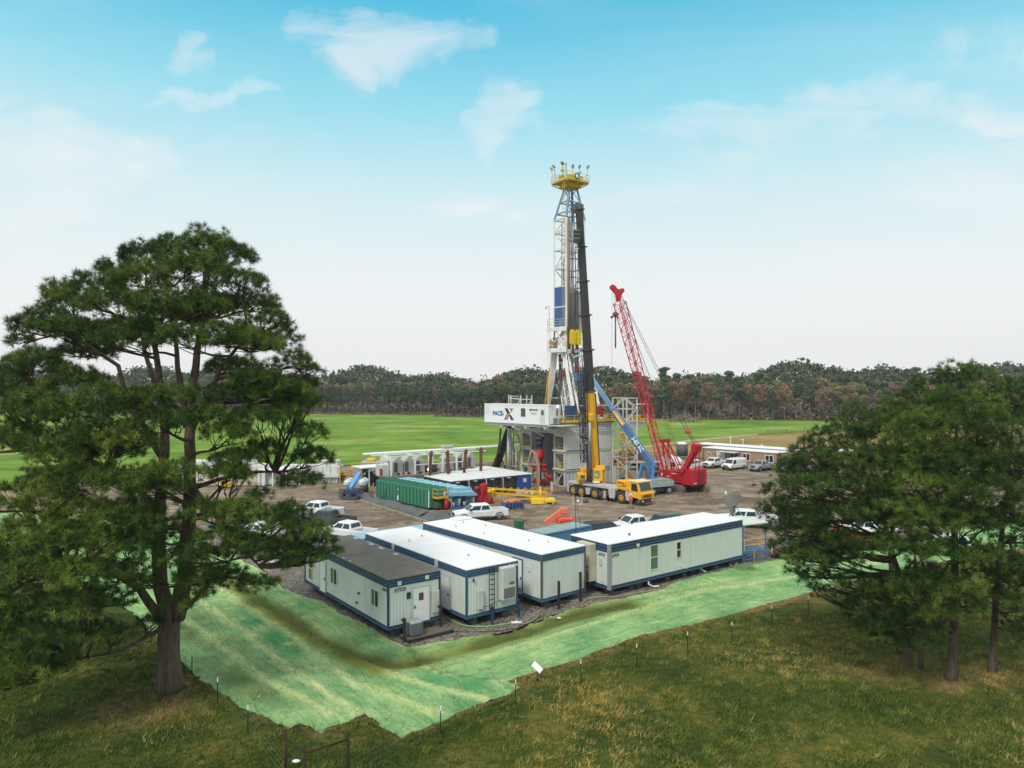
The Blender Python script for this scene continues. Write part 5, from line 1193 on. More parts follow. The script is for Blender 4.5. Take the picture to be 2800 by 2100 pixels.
for s_ in (-.55,.55): c.beam(a+Vector((0,s_,0)), e+Vector((0,s_,0)), .38, .5)
c.beam(e+Vector((0,-.9,0)), e+Vector((0,.9,0)), .6, .8); c.tube([e+Vector((0,-.7,.4)), e+Vector((0,.7,.4))], .42, 12)
for (x0_, x1_) in ((1903,1902),(1912,1911)): c.beam(CP(x0_,1228,104.4), CP(x1_,1288,104.4), .12)
c.build('back_mast', M_red, CRN)
c = MB(); c.beam(CP(1822,1225,107.3), CP(1829,1283,107.3), .35, .35); c.build('back_stop', paint('tan_cylinder', srgb(180,164,140), dirt=.3), CRN)
c = MB(); eq = CP(1881,1180,105.5); 
for s_ in (-.4,.4): c.beam(tip+(CRI.to_3x3() @ Vector((.4,0,0)))+Vector((0,s_*.4,0)), eq+Vector((0,s_,0)), .05); 
for s_ in (-.45,-.15,.15,.45): c.beam(eq+Vector((0,s_,0)), e+Vector((0,s_,.5)), .04)
for s_ in (-.3,.3): c.beam(tip+Vector((0,s_,0)), gt+Vector((-1.5,s_,0)), .03); c.beam(CP(1700,830,115), CP(1868,1270,105.6), .03)
c.build('pendant_rope', M_black, CRN)
c = MB(); M_ = Matrix.Translation(eq) @ CRI.to_3x3().to_4x4(); c.box(-.42,.42,-.3,.3,-.3,.3,M=M_,bev=.1); c.build('pendant_block', paint('pink_red', srgb(214,60,76), dirt=.2), CRN)
c = MB(); k1 = CP(1673,868,115.8); k2 = CP(1683,860,115.8); k1t = CP(1673.5,795,115.8)
c.beam(k1t, CP(1673,1045,115.8), .035); c.beam(CP(1677,800,115.8), k2, .03); c.beam(CP(1685,800,115.8), k2+Vector((.1,0,0)), .03); c.build('hoist_rope', M_black, BMc)
c = MB(); c.ball(k1+Vector((0,0,.05)), .22); c.build('hook_ball', M_black, BMc)
c = MB(); c.ball(k2, .48, n=14); c.tube([k2, k2+Vector((0,0,-1.0))], .12, 8); c.tube([k2+Vector((0,0,-1.0)), k2+Vector((0,0,-5.4))], .12, 6); c.build('hook_block', M_dark, BMc)
# ================= vehicles =================
PAINTS = dict(white=(.80,.80,.79), black=(.03,.03,.035), charcoal=srgb(62,70,72), green=srgb(58,72,66), blue=srgb(46,64,104), silver=srgb(150,150,148), maroon=srgb(92,54,48), red=srgb(186,52,50))
def cpaint(c): return paint('car_'+c, PAINTS[c], rough=.28, dirt=.16, dcol=srgb(120,108,94), spec=.6)
M_tail = paint('tail_lamp', srgb(130,16,24), rough=.3, dirt=.1); M_lamp = paint('clear_lamp', (.7,.7,.7), rough=.2, dirt=.1)
def loft(mb, secs):
    """secs: list of closed rings with the same number of points"""
    n = len(secs[0]); o = len(mb.v); vs = [p for s in secs for p in s]; fs = [list(range(n))[::-1], [(len(secs)-1)*n+i for i in range(n)]]
    for k in range(len(secs)-1):
        for i in range(n): fs.append([k*n+i, k*n+(i+1) % n, (k+1)*n+(i+1) % n, (k+1)*n+i])
    mb.add(vs, fs)
def body_ring(x, hw, z0, z1, r=.1):
    return [(x,-hw+r,z0),(x,-hw,z0+r),(x,-hw,z1-r*1.3),(x,-hw+r*1.1,z1),(x,hw-r*1.1,z1),(x,hw,z1-r*1.3),(x,hw,z0+r),(x,hw-r,z0)]
def wheels(T, xs, hw, r, rim):
    for x_ in xs:
        for s_ in (-1, 1): wheel(T, x_, -hw-.02 if s_ < 0 else hw-.24, r, .26, rim, s_)
def greenhouse(T, xs, z0, z1, hw, in_, paintm, rear_x=0, pillars=(.5,)):
    """xs = (front base, front top, rear top, rear base); +x is the nose"""
    fb, ft, rt, rb = xs; c = MB(); t_ = .07
    vs = [(fb,-hw,z0),(rb,-hw,z0),(rb,hw,z0),(fb,hw,z0),(ft,-hw+in_,z1),(rt,-hw+in_,z1),(rt,hw-in_,z1),(ft,hw-in_,z1),(ft-.08,-hw+in_+.12,z1+t_),(rt+.08,-hw+in_+.12,z1+t_),(rt+.08,hw-in_-.12,z1+t_),(ft-.08,hw-in_-.12,z1+t_)]
    fs = [[0,3,2,1],[0,1,5,4],[1,2,6,5],[2,3,7,6],[3,0,4,7],[4,5,9,8],[5,6,10,9],[6,7,11,10],[7,4,8,11],[8,9,10,11]]
    c.add(vs, [f[::-1] for f in fs]); cab = c.build('cabin', paintm, T)
    def lerp(a, b, t): return tuple(a[i]+(b[i]-a[i])*t for i in range(3))
    def pane(mb, A, B, C, D, u0, u1, v0, v1, off):
        q = []
        for (u, v) in ((u0,v0),(u1,v0),(u1,v1),(u0,v1)): q.append(Vector(lerp(lerp(A,B,u), lerp(D,C,u), v)))
        n = (q[1]-q[0]).cross(q[3]-q[0]).normalized(); s_ = 1 if n.dot(Vector(off)) > 0 else -1; q = [p+n*s_*.012 for p in q]
        mb.slabquad(*(q if s_ > 0 else q[::-1]), -.01)
    c = MB(); pane(c, vs[0], vs[3], vs[7], vs[4], .07, .93, .1, .92, (1,0,.3)); c.build('windscreen', M_glass, T)
    c = MB(); pane(c, vs[1], vs[2], vs[6], vs[5], .1, .9, .25, .9, (-1,0,.2)); c.build('rear_window', M_glass, T)
    for s_, (A, B, C, D) in ((-1,(vs[0],vs[1],vs[5],vs[4])), (1,(vs[3],vs[2],vs[6],vs[7]))):
        st = [0]+list(pillars)+[1]
        for k in range(len(st)-1):
            c = MB(); pane(c, A, B, C, D, st[k]+(.09 if k == 0 else .03), st[k+1]-(.06 if k == len(st)-2 else .03), .1, .86, (0,s_,0)); c.build('side_window', M_glass, T)
    return cab
def mirrors(T, x, z, hw, m=None):
    for s_ in (-1, 1):
        c = MB(); c.box(x-.1, x+.12, s_*(hw+.04) if s_ > 0 else -hw-.28, hw+.28 if s_ > 0 else -hw-.04, z, z+.26, bev=.04); c.build('wing_mirror', m or M_black, T)
def nose(T, x, z0, z1, hw, m, grille=M_black):
    c = MB(); c.box(x-.02, x+.05, -hw*.62, hw*.62, z0+.28, z1-.06, bev=.02)
    for k in range(4): c.box(x+.05, x+.07, -hw*.6, hw*.6, z0+.34+k*.1, z0+.37+k*.1)
    c.build('grille', grille, T)
    for s_ in (-1, 1):
        c = MB(); a, b_ = sorted((s_*hw*.64, s_*hw*.97)); c.box(x-.12, x+.04, a, b_, z1-.34, z1-.1, bev=.02); c.build('headlight', M_lamp, T)
    c = MB(); c.box(x-.05, x+.14, -hw, hw, z0-.02, z0+.25, bev=.05); c.build('bumper', M_chrome if m else M_black, T)
def pickup(label, loc, deg, c_, L_=6.1, hw=.98, short=False, bed=True, rim=None, group=None, rack=False, H_=1.12):
    """origin under the middle; +x is the nose"""
    T = thing('pickup_truck', label, 'pickup', loc, R(deg), group); m = cpaint(c_); r = .42; x1 = L_/2; x0 = -L_/2; z0 = .5
    c = MB(); ring = [body_ring(x1, hw*.86, z0+.05, H_*.92), body_ring(x1-.12, hw*.95, z0, H_), body_ring(x1-.6, hw, z0, H_+.06), body_ring(x1-1.55, hw, z0, H_+.14), body_ring(x0+2.05, hw, z0, H_+.14)]
    loft(c, ring[::-1]); c.build('body', m, T)
    b = MB(); zt_ = H_+.16
    b.box(x0+.03, x0+2.04, -hw, -hw+.12, z0, zt_, bev=.03); b.box(x0+.03, x0+2.04, hw-.12, hw, z0, zt_, bev=.03); b.box(x0, x0+.1, -hw+.13, hw-.13, z0+.08, zt_-.02, bev=.02); b.box(x0+.11, x0+2.03, -hw+.13, hw-.13, z0+.15, z0+.28)
    b.build('bed', m, T)
    b = MB(); b.box(x0+.12, x0+2.02, -hw+.14, hw-.14, z0+.285, z0+.3); b.build('bed_liner', M_black, T)
    greenhouse(T, (x1-1.45, x1-2.2, x0+2.35, x0+2.12), H_+.14, H_+.74, hw-.06, .2, m, pillars=(.54,) if not short else ())
    wheels(T, (x1-1.02, x0+1.18), hw-.02, r, rim or M_chrome)
    c = MB()
    for x_ in (x1-1.02, x0+1.18):
        for s_ in (-1, 1):
            pr = [(x_+(r+.13)*math.cos(a), r+(r+.13)*math.sin(a)) for a in np.linspace(-.1, math.pi+.1, 10)]+[(x_+(r+.03)*math.cos(a), r+(r+.03)*math.sin(a)) for a in np.linspace(math.pi+.1, -.1, 10)]
            a, b_ = sorted((s_*(hw-.1), s_*(hw+.025))); c.prism(pr, a, b_)
    c.build('wheel_arches', M_black, T)
    nose(T, x1, z0, H_, hw*.9, True); mirrors(T, x1-1.75, H_+.2, hw)
    for s_ in (-1, 1): c = MB(); a, b_ = sorted((s_*(hw-.1), s_*(hw+.005))); c.box(x0-.02, x0+.06, a, b_, .78, H_+.08, bev=.02); c.build('tail_light', M_tail, T)
    c = MB(); c.box(x0-.16, x0-.02, -hw*.95, hw*.95, .42, .6, bev=.04); c.build('rear_bumper', M_chrome, T)
    for s_ in (-1, 1): c = MB(); c.box(x0+2.5, x1-1.9, s_*(hw+.0)-.1, s_*(hw)+.1, .36, .44); c.build('running_board', M_black, T)
    if rack:
        c = MB()
        for z_ in (0,.25,.5,.75): c.beam((x0+2.0,-hw+.1,H_+.2+z_), (x0+2.0,hw-.1,H_+.2+z_), .06)
        for y_ in np.linspace(-hw+.1, hw-.1, 6): c.beam((x0+2.0,y_,H_+.15), (x0+2.0,y_,H_+.98), .06)
        c.build('headache_rack', M_white, T)
    return T
def suv(label, loc, deg, c_, L_=5.2, hw=.97, H_=1.05, top=1.78, van=False, group=None, name='suv', cat='car'):
    T = thing(name, label, cat, loc, R(deg), group); m = cpaint(c_); x1, x0 = L_/2, -L_/2; z0 = .42; r = .38; nl = 1.35 if not van else .95
    c = MB(); loft(c, [body_ring(x0, hw*.9, z0+.05, H_), body_ring(x0+.15, hw*.98, z0, H_+.06), body_ring(x1-nl, hw, z0, H_+.08), body_ring(x1-.5, hw*.99, z0, H_-.03), body_ring(x1-.1, hw*.93, z0, H_-.14), body_ring(x1, hw*.85, z0+.05, H_-.22)]); c.build('body', m, T)
    if van:
        c = MB(); loft(c, [body_ring(x0+.02, hw*.88, H_, top+.02, .14), body_ring(x0+.5, hw*.95, H_, top+.12, .16), body_ring(x1-2.35, hw*.95, H_, top+.1, .16)]); c.build('cargo_body', m, T)
        greenhouse(T, (x1-nl+.05, x1-nl-.65, x1-2.3, x1-2.36), H_+.06, top, hw-.05, .14, m, pillars=())
    else: greenhouse(T, (x1-nl, x1-nl-.75, x0+.45, x0+.1), H_+.06, top-.07, hw-.05, .2, m, pillars=(.36,.68))
    wheels(T, (x1-.92, x0+1.0), hw-.02, r, M_chrome); nose(T, x1-.03, z0, H_-.12, hw*.86, False); mirrors(T, x1-nl-.25, H_+.1, hw)
    for s_ in (-1, 1): c = MB(); a, b_ = sorted((s_*(hw-.16), s_*(hw*.93))); c.box(x0-.02, x0+.1, a, b_, .85, H_+.05, bev=.02); c.build('tail_light', M_tail, T)
    return T
gx2 = lambda px, py: tuple(G(px, py))
# pickups nearest the camera
pickup('clean white crew cab pickup parked beside the green tank', (-3.75, 84.4, 0), 200, 'white', 6.5)
pickup('charcoal pickup with an empty bed and a black cab roof, beside the big pine', (-20.6, 80.4, 0), 158, 'charcoal', 6.2, rim=M_dark)
pickup('white pickup with tools in its bed, behind the charcoal pickup', (-23.2, 86.2, 0), 155, 'white', 6.2)
pickup('white pickup seen over the pale blue container behind the dark roofed cabin', (-16.7, 73.6, 0), 150, 'white', 6.2)
pickup('white pickup half hidden by the branches of the big pine', (-25.6, 73.0, 0), 152, 'white', 6.1)
suv('dark grey car behind the twigs of the big pine', (-30.2, 77.0, 0), 150, 'charcoal')
suv('black car with a grey bonnet just right of the blue shipping container', (9.7, 74.6, 0), 25, 'black')
pickup('white pickup between two dark cars behind the longest cabin', (13.3, 77.2, 0), 205, 'white', 6.0)
suv('dark green car behind the roof of the longest cabin', (17.8, 79.0, 0), 25, 'green')
pickup('white pickup with a barred rack behind its cab, next to the satellite dish', (26.3, 80.5, 0), 168, 'white', 6.6, rack=True)
pickup('brown maroon crew cab pickup beside the stairs of the longest cabin', (27.0, 66.0, 0), 176, 'maroon', 6.4)
pickup('faded red pickup behind the branches of the right hand clump', (32.5, 71.0, 0), 172, 'red', 6.2)
pickup('white pickup behind the red one, glimpsed through pine branches', (36.5, 74.5, 0), 170, 'white', 6.2)
suv('white car glimpsed low between the pine branches near the slope', (40.5, 68.0, 0), 172, 'white')
suv('white car standing alone on the dirt behind the left edge of the right hand clump', (45.5, 103.0, 0), 200, 'white')
# row in front of the tan buildings
pickup('white pickup at the left end of the row in front of the tan building', (38.8, 137.5, 0), 222, 'white', 6.0)
suv('white panel van in the row in front of the tan building', (41.6, 134.4, 0), 220, 'white', 5.7, 1.0, 1.1, 2.0, True, name='panel_van', cat='van')
pickup('silver pickup with a white bonnet, parked right of the panel van', (46.2, 132.6, 0), 220, 'silver', 6.1)
suv('dark green car parked right of the silver pickup', (50.2, 131.2, 0), 218, 'green', 5.2)
suv('dark blue low car at the front of the parked row', (50.4, 127.3, 0), 214, 'blue', 4.9, .93, .92, 1.45)
suv('white car half hidden behind the red crane', (33.5, 134.5, 0), 222, 'white', 4.9)

# ================= tan site buildings =================
M_tan = ribbed('tan_siding', srgb(168,138,108), .5, .02, dirt=.2, dcol=srgb(140,116,92))
def tanb(label, near, far, w, h, wins=(), canopy=False, board=False):
    a, b_ = Vector((*near, 0)), Vector((*far, 0)); ang = math.atan2((a-b_).y, (a-b_).x); Ln = (a-b_).length
    T = thing('site_building', label, 'building', tuple(b_), ang)          # local x from the far end to the near end, local y away from the camera
    c = MB(); c.box(0, Ln, 0, w, .3, h-.12); c.build('wall', M_tan, T)
    c = MB(); c.box(-.15, Ln+.15, -.2, w+.2, h-.12, h+.02); c.build('roof', M_roofw, T)
    c = MB()
    for (x_, y_) in ((0,0),(Ln,0),(Ln,w)): c.box(x_-.08, x_+.08, y_-.08, y_+.08, .1, h-.13)
    c.box(.1, Ln-.1, .1, w-.1, .05, .29); c.build('corner_post', M_dark, T)
    for (x_, z_, ww, hh) in wins:
        f = MB(); f.box(x_, x_+ww, -.07, -.01, z_, z_+.1); f.box(x_, x_+ww, -.07, -.01, z_+hh-.1, z_+hh); f.box(x_, x_+.1, -.07, -.01, z_+.1, z_+hh-.1); f.box(x_+ww-.1, x_+ww, -.07, -.01, z_+.1, z_+hh-.1); f.box(x_+ww/2-.05, x_+ww/2+.05, -.07, -.01, z_+.1, z_+hh-.1); fo = f.build('window', M_white, T)
        g = MB(); g.box(x_+.1, x_+ww-.1, -.03, -.005, z_+.1, z_+hh-.1); g.build('pane', M_glass, fo)
    if canopy:
        c = MB(); c.box(canopy, canopy+4.2, -2.2, -.02, 2.75, 2.85); c.build('canopy', M_lgrey, T)
        for x_ in (canopy+.1, canopy+4.0): c = MB(); c.box(x_, x_+.1, -2.15, -2.05, .05, 2.74); c.build('canopy_post', M_dark, T)
        c = MB(); c.box(canopy+2.2, canopy+3.5, -.06, -.01, .4, 2.4); c.build('door', M_dark, T)
    if board:
        c = MB(); c.box(board, board+1.8, -.1, -.02, 1.1, 2.4); c.build('notice_board', M_white, T)
        c = MB(); c.box(board+.3, board+.5, -.12, -.101, 1.4, 2.1); c.box(board+.8, board+1.5, -.12, -.101, 1.7, 1.8); c.build('notice', paint('notice_green', srgb(60,120,100)), T)
    return T
tanb('long tan building with a pale flat roof and white framed windows behind the parked row', (49.2,132.9), (38.6,144.4), 4.0, 3.25, [(.8,1.5,.9,.9),(8.6,1.3,1.6,1.4),(13.2,1.3,1.7,1.4)], canopy=3.9, board=3.0)
tanb('plain tan building standing behind the long one, its roof reaching further left', (54.0,137.5), (39.3,153.2), 4.0, 3.3)
tanb('tan building at the right, mostly behind the pine clump', (70,136.5), (58.5,140.5), 4.0, 3.1, [(3,1.3,1.4,1.2)])
for (px, py, py2) in ((1998,1218,1197),(2032,1222,1203),(2085,1226,1219)):
    p = P(px, py, 146); T = thing('lamp_pole', {1998:'leftmost thin white lamp pole behind the tan buildings',2032:'middle thin white lamp pole rising above the tan buildings',2085:'short white lamp pole just over the tan roof'}[px], 'lamp pole', (p.x, p.y, 0))
    z_ = P(px, py2, 146).z; c = MB(); c.tube([(0,0,0),(0,0,z_)], .05, 6); c.build('pole', M_white, T); c = MB(); c.box(-.35,.1,-.1,.1,z_,z_+.18,bev=.03); c.build('lamp_head', M_white, T)
p = P(2190, 1240, 139); T = thing('a_frame', 'brown wooden a shaped frame standing behind the tan buildings', 'frame', (p.x, p.y, 0)); z_ = P(2190,1195,139).z
c = MB(); c.beam((-2.0,0,0), (-.45,0,z_), .35); c.beam((1.2,0,0), (.3,0,z_), .35); c.beam((-1.0,1.5,0), (-.1,.2,z_), .3); c.beam((-.7,0,z_), (.6,0,z_), .3, .25); c.build('frame', M_wood, T); c = MB(); c.beam((-.1,-.1,z_), (-.1,-.1,z_-3), .1); c.build('chain', M_rust, T)
# big pile of stumps at the field edge
p = G(1866, 1153); T = thing('brush_pile', 'grey heap of uprooted stumps and branches at the far edge of the field', 'brush pile', (p.x, p.y-3, 0)); c = MB(); rr = random.Random(8)
for k in range(170):
    a = rr.uniform(0, 6.28); d = rr.uniform(0, 7.5); z = max(0, 3.3-d*.42)*rr.uniform(.2,1); q = Vector((math.cos(a)*d, math.sin(a)*d*.6, z)); e = Vector((rr.uniform(-2,2), rr.uniform(-1.5,1.5), rr.uniform(-.2,2.0))); c.tube([q, q+e*.5+Vector((rr.uniform(-.4,.4),0,.1)), q+e], rr.uniform(.1,.35), 5, r2=.05)
c.build('branches', paint('dead_wood', srgb(136,120,106), dirt=.5, dcol=srgb(80,66,56), rough=.95), T)

# ================= green tank, blue unit, tarp =================
M_tank = paint('tank_green', srgb(62,128,98), dirt=.35, dcol=srgb(70,104,84), streak=True)
ga = math.atan2(9.3, -8.43)
TK = thing('tank', 'long green ribbed steel tank with a yellow stair at its end', 'tank', (-10.47, 90.6, 0), ga)   # local x away along the long side, local y- = across (to the right)
Lt_, Wt_, Ht_ = 12.6, 2.8, 2.65
c = MB(); c.box(0, Lt_, -Wt_, 0, .3, Ht_, bev=.03); c.box(.5, Lt_-.5, -Wt_+.3, -.3, .04, .29); TB_ = c.build('body', M_tank, TK)
c = MB()
for k in range(16): x_ = .25+k*.8; c.box(x_, x_+.12, .003, .14, .3, Ht_-.06); c.box(x_, x_+.12, -Wt_-.14, -Wt_-.003, .3, Ht_-.06)
for k in range(17): x_ = .1+k*.765; c.box(x_, x_+.1, -Wt_+.05, -.05, Ht_+.003, Ht_+.09)
c.build('ribs', M_tank, TK)
c = MB(); c.box(9.9, 10.7, .02, .16, .7, 1.4); c.box(-.02,.0,-.5,-.2,1.3,1.6); c.box(1.2,1.4,.01,.05,1.3,1.7); c.build('hatch', M_dark, TK)
c = MB(); c.box(6.9,7.1,.01,.1,1.9,2.0); c.box(6.85,7.15,.01,.12,.5,1.1); c.box(-.02,.14,.0,.03,.35,2.5); c.build('white_marking', M_white, TK)
c = MB(); railing(c, [(-.1,-.5,1.6),(-1.1,-.5,1.6),(-1.1,-2.0,1.6)], 1.1, 2, .06, .15, .9); c.box(-1.15, -.05, -2.1, -.45, 1.52, 1.6)
for k in range(6): c.box(-1.1, -.3, -2.2-k*.26, -2.35-k*.26, 1.3-k*.24, 1.36-k*.24) if False else c.box(-1.1, -.3, -2.4-k*.26, -2.16-k*.26, 1.3-k*.24, 1.36-k*.24)
for x_ in (-1.1,-.3): c.beam((x_,-2.05,1.5), (x_,-3.75,.05), .08, .2); c.beam((x_,-2.05,2.5), (x_,-3.75,1.05), .06); c.beam((x_,-3.7,.1), (x_,-3.7,1.05), .06)
c.build('stairs', M_yel, TK)
c = MB(); c.box(-.75,-.1,-1.6,-.5,.2,1.0,bev=.15); c.tube([(-.3,-1.1,.5),(-.3,-1.1,1.3)], .25, 10); c.tube([(-.1,-2.4,.6),(-.6,-2.6,.2)], .15, 8); c.build('valve_gear', paint('valve_green', srgb(46,88,70), dirt=.5), TK)
c = MB(); c.tube([(-.2,-2.3,1.2),(-.2,-2.3,2.2)], .2, 8); c.build('filter_pot', M_galv, TK)
T = thing('tank', 'pale blue flat topped tank lying behind the green tank', 'tank', (-6.9, 93.0, 0), ga)
c = MB(); c.box(0, 14.5, -2.2, .0, .1, 2.3, bev=.03); c.build('body', M_lblue, T); c = MB(); c.box(.1, 14.4, -2.1, -.1, 2.31, 2.37); c.build('top_plate', paint('pale_aqua', srgb(160,208,218), dirt=.2), T)
c = MB()
for k in range(9): c.box(.3+k*1.6, .45+k*1.6, -2.2, 0, 2.38, 2.45)
c.build('top_ribs', M_lblue, T)
p = G(1262, 1394); T = thing('pump_unit', 'light blue canopied pump unit beside the green tank stairs', 'pump unit', (p.x-1.3, p.y+.3, 0), R(12))
c = MB()
for (x_, y_) in ((0,0),(2.9,0),(0,2.0),(2.9,2.0)): c.box(x_-.06, x_+.06, y_-.06, y_+.06, .1, 1.9)
c.build('frame', M_lblue, T); c = MB(); c.prism([(-.3,1.8),(0,2.15),(2.9,2.15),(3.3,1.8),(3.3,1.7),(-.3,1.7)], -.25, 2.3); c.build('canopy', M_lblue, T)
c = MB(); c.box(-.2,3.2,-.1,2.2,.05,.25); c.box(.3,1.2,.2,1.3,.26,1.5,bev=.05); c.build('control_box', paint('blue_cabinet', srgb(58,96,140), dirt=.3), T)
c = MB(); rr = random.Random(2)
for k in range(14): x_, y_ = rr.uniform(.2,2.8), rr.uniform(-.05,1.8); c.tube([(x_,y_,.25),(x_+rr.uniform(-.4,.4),y_,rr.uniform(.6,1.4))], rr.uniform(.08,.22), 8)
c.build('pump_parts', M_galv, T)
c = MB(); c.tube([(-.7,-.2,.05),(-.7,-.2,1.3)], .28, 12); c.build('red_drum', M_red, T)
# black tarp over the berm along the tank
def tarp():
    path = [G(990,1355), G(1010,1372), G(1060,1380), G(1110,1395), G(1150,1408), G(1165,1416)]; rr = np.random.default_rng(6); n = 46; m_ = 9; vs = []; fs = []
    for i in range(n):
        t_ = i/(n-1)*(len(path)-1); k = min(int(t_), len(path)-2); p = path[k].lerp(path[k+1], t_-k); d = (path[k+1]-path[k]).normalized(); nn = Vector((-d.y, d.x, 0)); w = 1.0+.35*math.sin(i*.7)
        for j in range(m_):
            u = j/(m_-1)*2-1; h = (1-u*u)**.6*.62; q = p+nn*u*w; q.z = .02+h+.14*noise.noise((q.x*1.3,q.y*1.3,j*.3))*(1-abs(u)*.5)+.06*noise.noise((q.x*5,q.y*5,2)); q.z = max(q.z, .03); vs.append(q)
    fs = [[i*m_+j, i*m_+j+1, (i+1)*m_+j+1, (i+1)*m_+j] for i in range(n-1) for j in range(m_-1)]
    T = thing('tarpaulin', 'crumpled dark grey tarpaulin covering a low bank beside the green tank', 'tarpaulin', (0,0,0)); c = MB(); c.add(vs, fs, True)
    p0 = G(1190,1420); n2 = 18; vs = []
    for i in range(n2):
        for j in range(n2):
            x_, y_ = p0.x-2.2+i*4.2/(n2-1), p0.y-1.2+j*3.6/(n2-1); r_ = math.hypot((i-n2/2)/(n2/2), (j-n2/2)/(n2/2)); z = .03+max(0, 1.1-r_)*.75+.28*max(0,1.1-r_)*noise.noise((x_*1.5,y_*1.5,3)); vs.append((x_+.2*noise.noise((x_,y_,1)), y_+.25*noise.noise((y_,x_,5)), max(.03, z)))
    c.add(vs, [[i*n2+j, i*n2+j+1, (i+1)*n2+j+1, (i+1)*n2+j][::-1] for i in range(n2-1) for j in range(n2-1)], True)
    c.build('sheet', paint('tarp_grey', srgb(84,88,88), rough=.6, dirt=.5, dcol=srgb(120,118,112), scale=.9), T); ctr = path[2]
    T.location = (ctr.x, ctr.y, 0)
    for ch in T.children: ch.data.transform(Matrix.Translation((-ctr.x, -ctr.y, 0)))
    c = MB(); a, e = G(985,1372), G(1170,1432)
    T2 = thing('timber_kerb', 'pale timber kerb lying in front of the grey tarpaulin', 'timber', (a.x, a.y, 0)); n_ = 5
    for k in range(n_): p, q = a.lerp(e, k/n_), a.lerp(e, (k+.94)/n_); c.beam(p-a+Vector((0,0,.16)), q-a+Vector((0,0,.16)), .3, .28)
    c.build('timbers', paint('pale_timber', srgb(150,138,114), dirt=.5, dcol=srgb(110,96,78)), T2)
tarp()
p = G(1222,1408); T = thing('wood_pallets', 'flat wooden pallets on the dirt in front of the green tank', 'pallets', (p.x, p.y, 0), R(15))
c = MB()
for k in range(7): c.box(-1.6, 1.8, -.8+k*.3, -.62+k*.3, .22, .3)
for x_ in (-1.5, 0, 1.6): c.box(x_, x_+.12, -.8, 1.2, .02, .21)
c.build('planks', M_wood, T)

# ================= generator row with white roofs and rusty stacks =================
ua, va = Vector((.8,.6,0)), Vector((-.6,.8,0)); GA = Vector((-8.5, 98.9, 0)); gang = math.atan2(.6,.8)
M_ctb = ribbed('container_deep_blue', srgb(44,82,158), .28, .035, dirt=.3, dcol=srgb(36,60,110), sharp=False)
for k in range(5):
    o_ = GA+ua*(k*2.95); last = k == 4
    depth = (7.2, 8.2, 9.4, 10.6, 12.2)[k]
    T = thing('container' if last else 'generator_unit', ['black generator unit at the left end of the white roofed row','second black generator unit of the white roofed row, counted from its left end','third black generator unit of the white roofed row, counted from its left end','black generator unit next to the deep blue container','deep blue container at the right end of the black generator row'][k], 'container' if last else 'generator', tuple(o_), gang, None if last else 'black generator units under white roofs')
    w_ = 2.44 if last else 2.88
    if last:
        c = MB(); c.box(0, w_, 0, depth, .05, 2.5); c.build('wall', M_ctb, T); c = MB(); c.box(.9,1.5,-.04,-.01,1.4,2.0); c.build('notice', M_offwhite, T)
    else:
        c = MB(); c.box(.06, w_-.06, .25, depth, .1, 2.5); c.build('housing', M_black, T)
        c = MB()
        for x_ in (0, w_-.12): c.box(x_, x_+.12, 0, .12, .05, 2.5); c.box(x_, x_+.12, depth-.1, depth, .05, 2.5)
        c.box(.12, w_-.12, .0, .12, 2.3, 2.5); c.box(.12, w_-.12, 0, .12, .05, .25); c.beam((.12,.1,1.2), (w_-.12,.1,1.2), .05); c.beam((w_/2,.1,.25), (w_/2,.1,2.2), .05); c.build('frame', M_dark, T)
        c = MB(); c.box(.9, 1.5, -.02, -.004, 2.22, 2.36); c.build('label_plate', M_white, T)
        c = MB(); c.box(.3,1.0,.14,.24,.5,1.8); c.box(1.3,2.1,.14,.24,.6,2.0); c.build('radiator_grille', paint('charcoal_grille', srgb(44,48,52), dirt=.5), T)
        if k in (0,1,2): c = MB(); c.tube([(w_+.02,-.3,.4),(w_+.02,-.3,2.3),(w_-.2,-.1,2.6),(w_-.8,.3,2.62)], .06, 8); c.build('fuel_pipe', M_offwhite, T)
    c = MB(); c.box(-.02, w_+.03, -.1, depth, 2.51, 2.6)
    c.build('roof', paint('container_white_roof', (.78,.78,.76), dirt=.3, dcol=(.5,.47,.43), scale=.5), T)
    c = MB()
    for q in range(4): c.box(.1, w_-.1, 1.0+q*2.2, 1.12+q*2.2, 2.603, 2.64)
    c.box(w_-.02, w_+.03, -.1, depth, 2.601, 2.65); c.build('roof_ribs', M_offwhite, T)
for i, (px, pb, pt, d) in enumerate(((1175,1302,1235,105),(1226,1297,1233,106.9),(1269,1294,1230,108.4),(1315,1290,1225,110.5))):
    a = P(px, pb, d); T = thing('exhaust_stack', ['rusty exhaust pipe at the left end of the four','second rusty exhaust pipe from the left, over the generators','third rusty exhaust pipe from the left, over the generators','rusty exhaust pipe nearest the drilling rig'][i], 'exhaust pipe', tuple(a), 0, 'rusty exhaust pipes')
    h = (pb-pt)*d/F; lean = (.2,-.15,.25,.0)[i]; c = MB(); c.tube([(0,0,-.1),(lean*.4,0,h*.5),(lean,0,h*.93),(lean+.12,-.15,h)], .24, 12); c.tube([(lean,0,h*.86),(lean+.02,0,h*.9)], .36, 12); c.build('pipe', M_rust, T)
    c = MB(); c.box(-.5,.5,-.5,.5,-.03,.05); c.build('base_plate', M_dark, T)

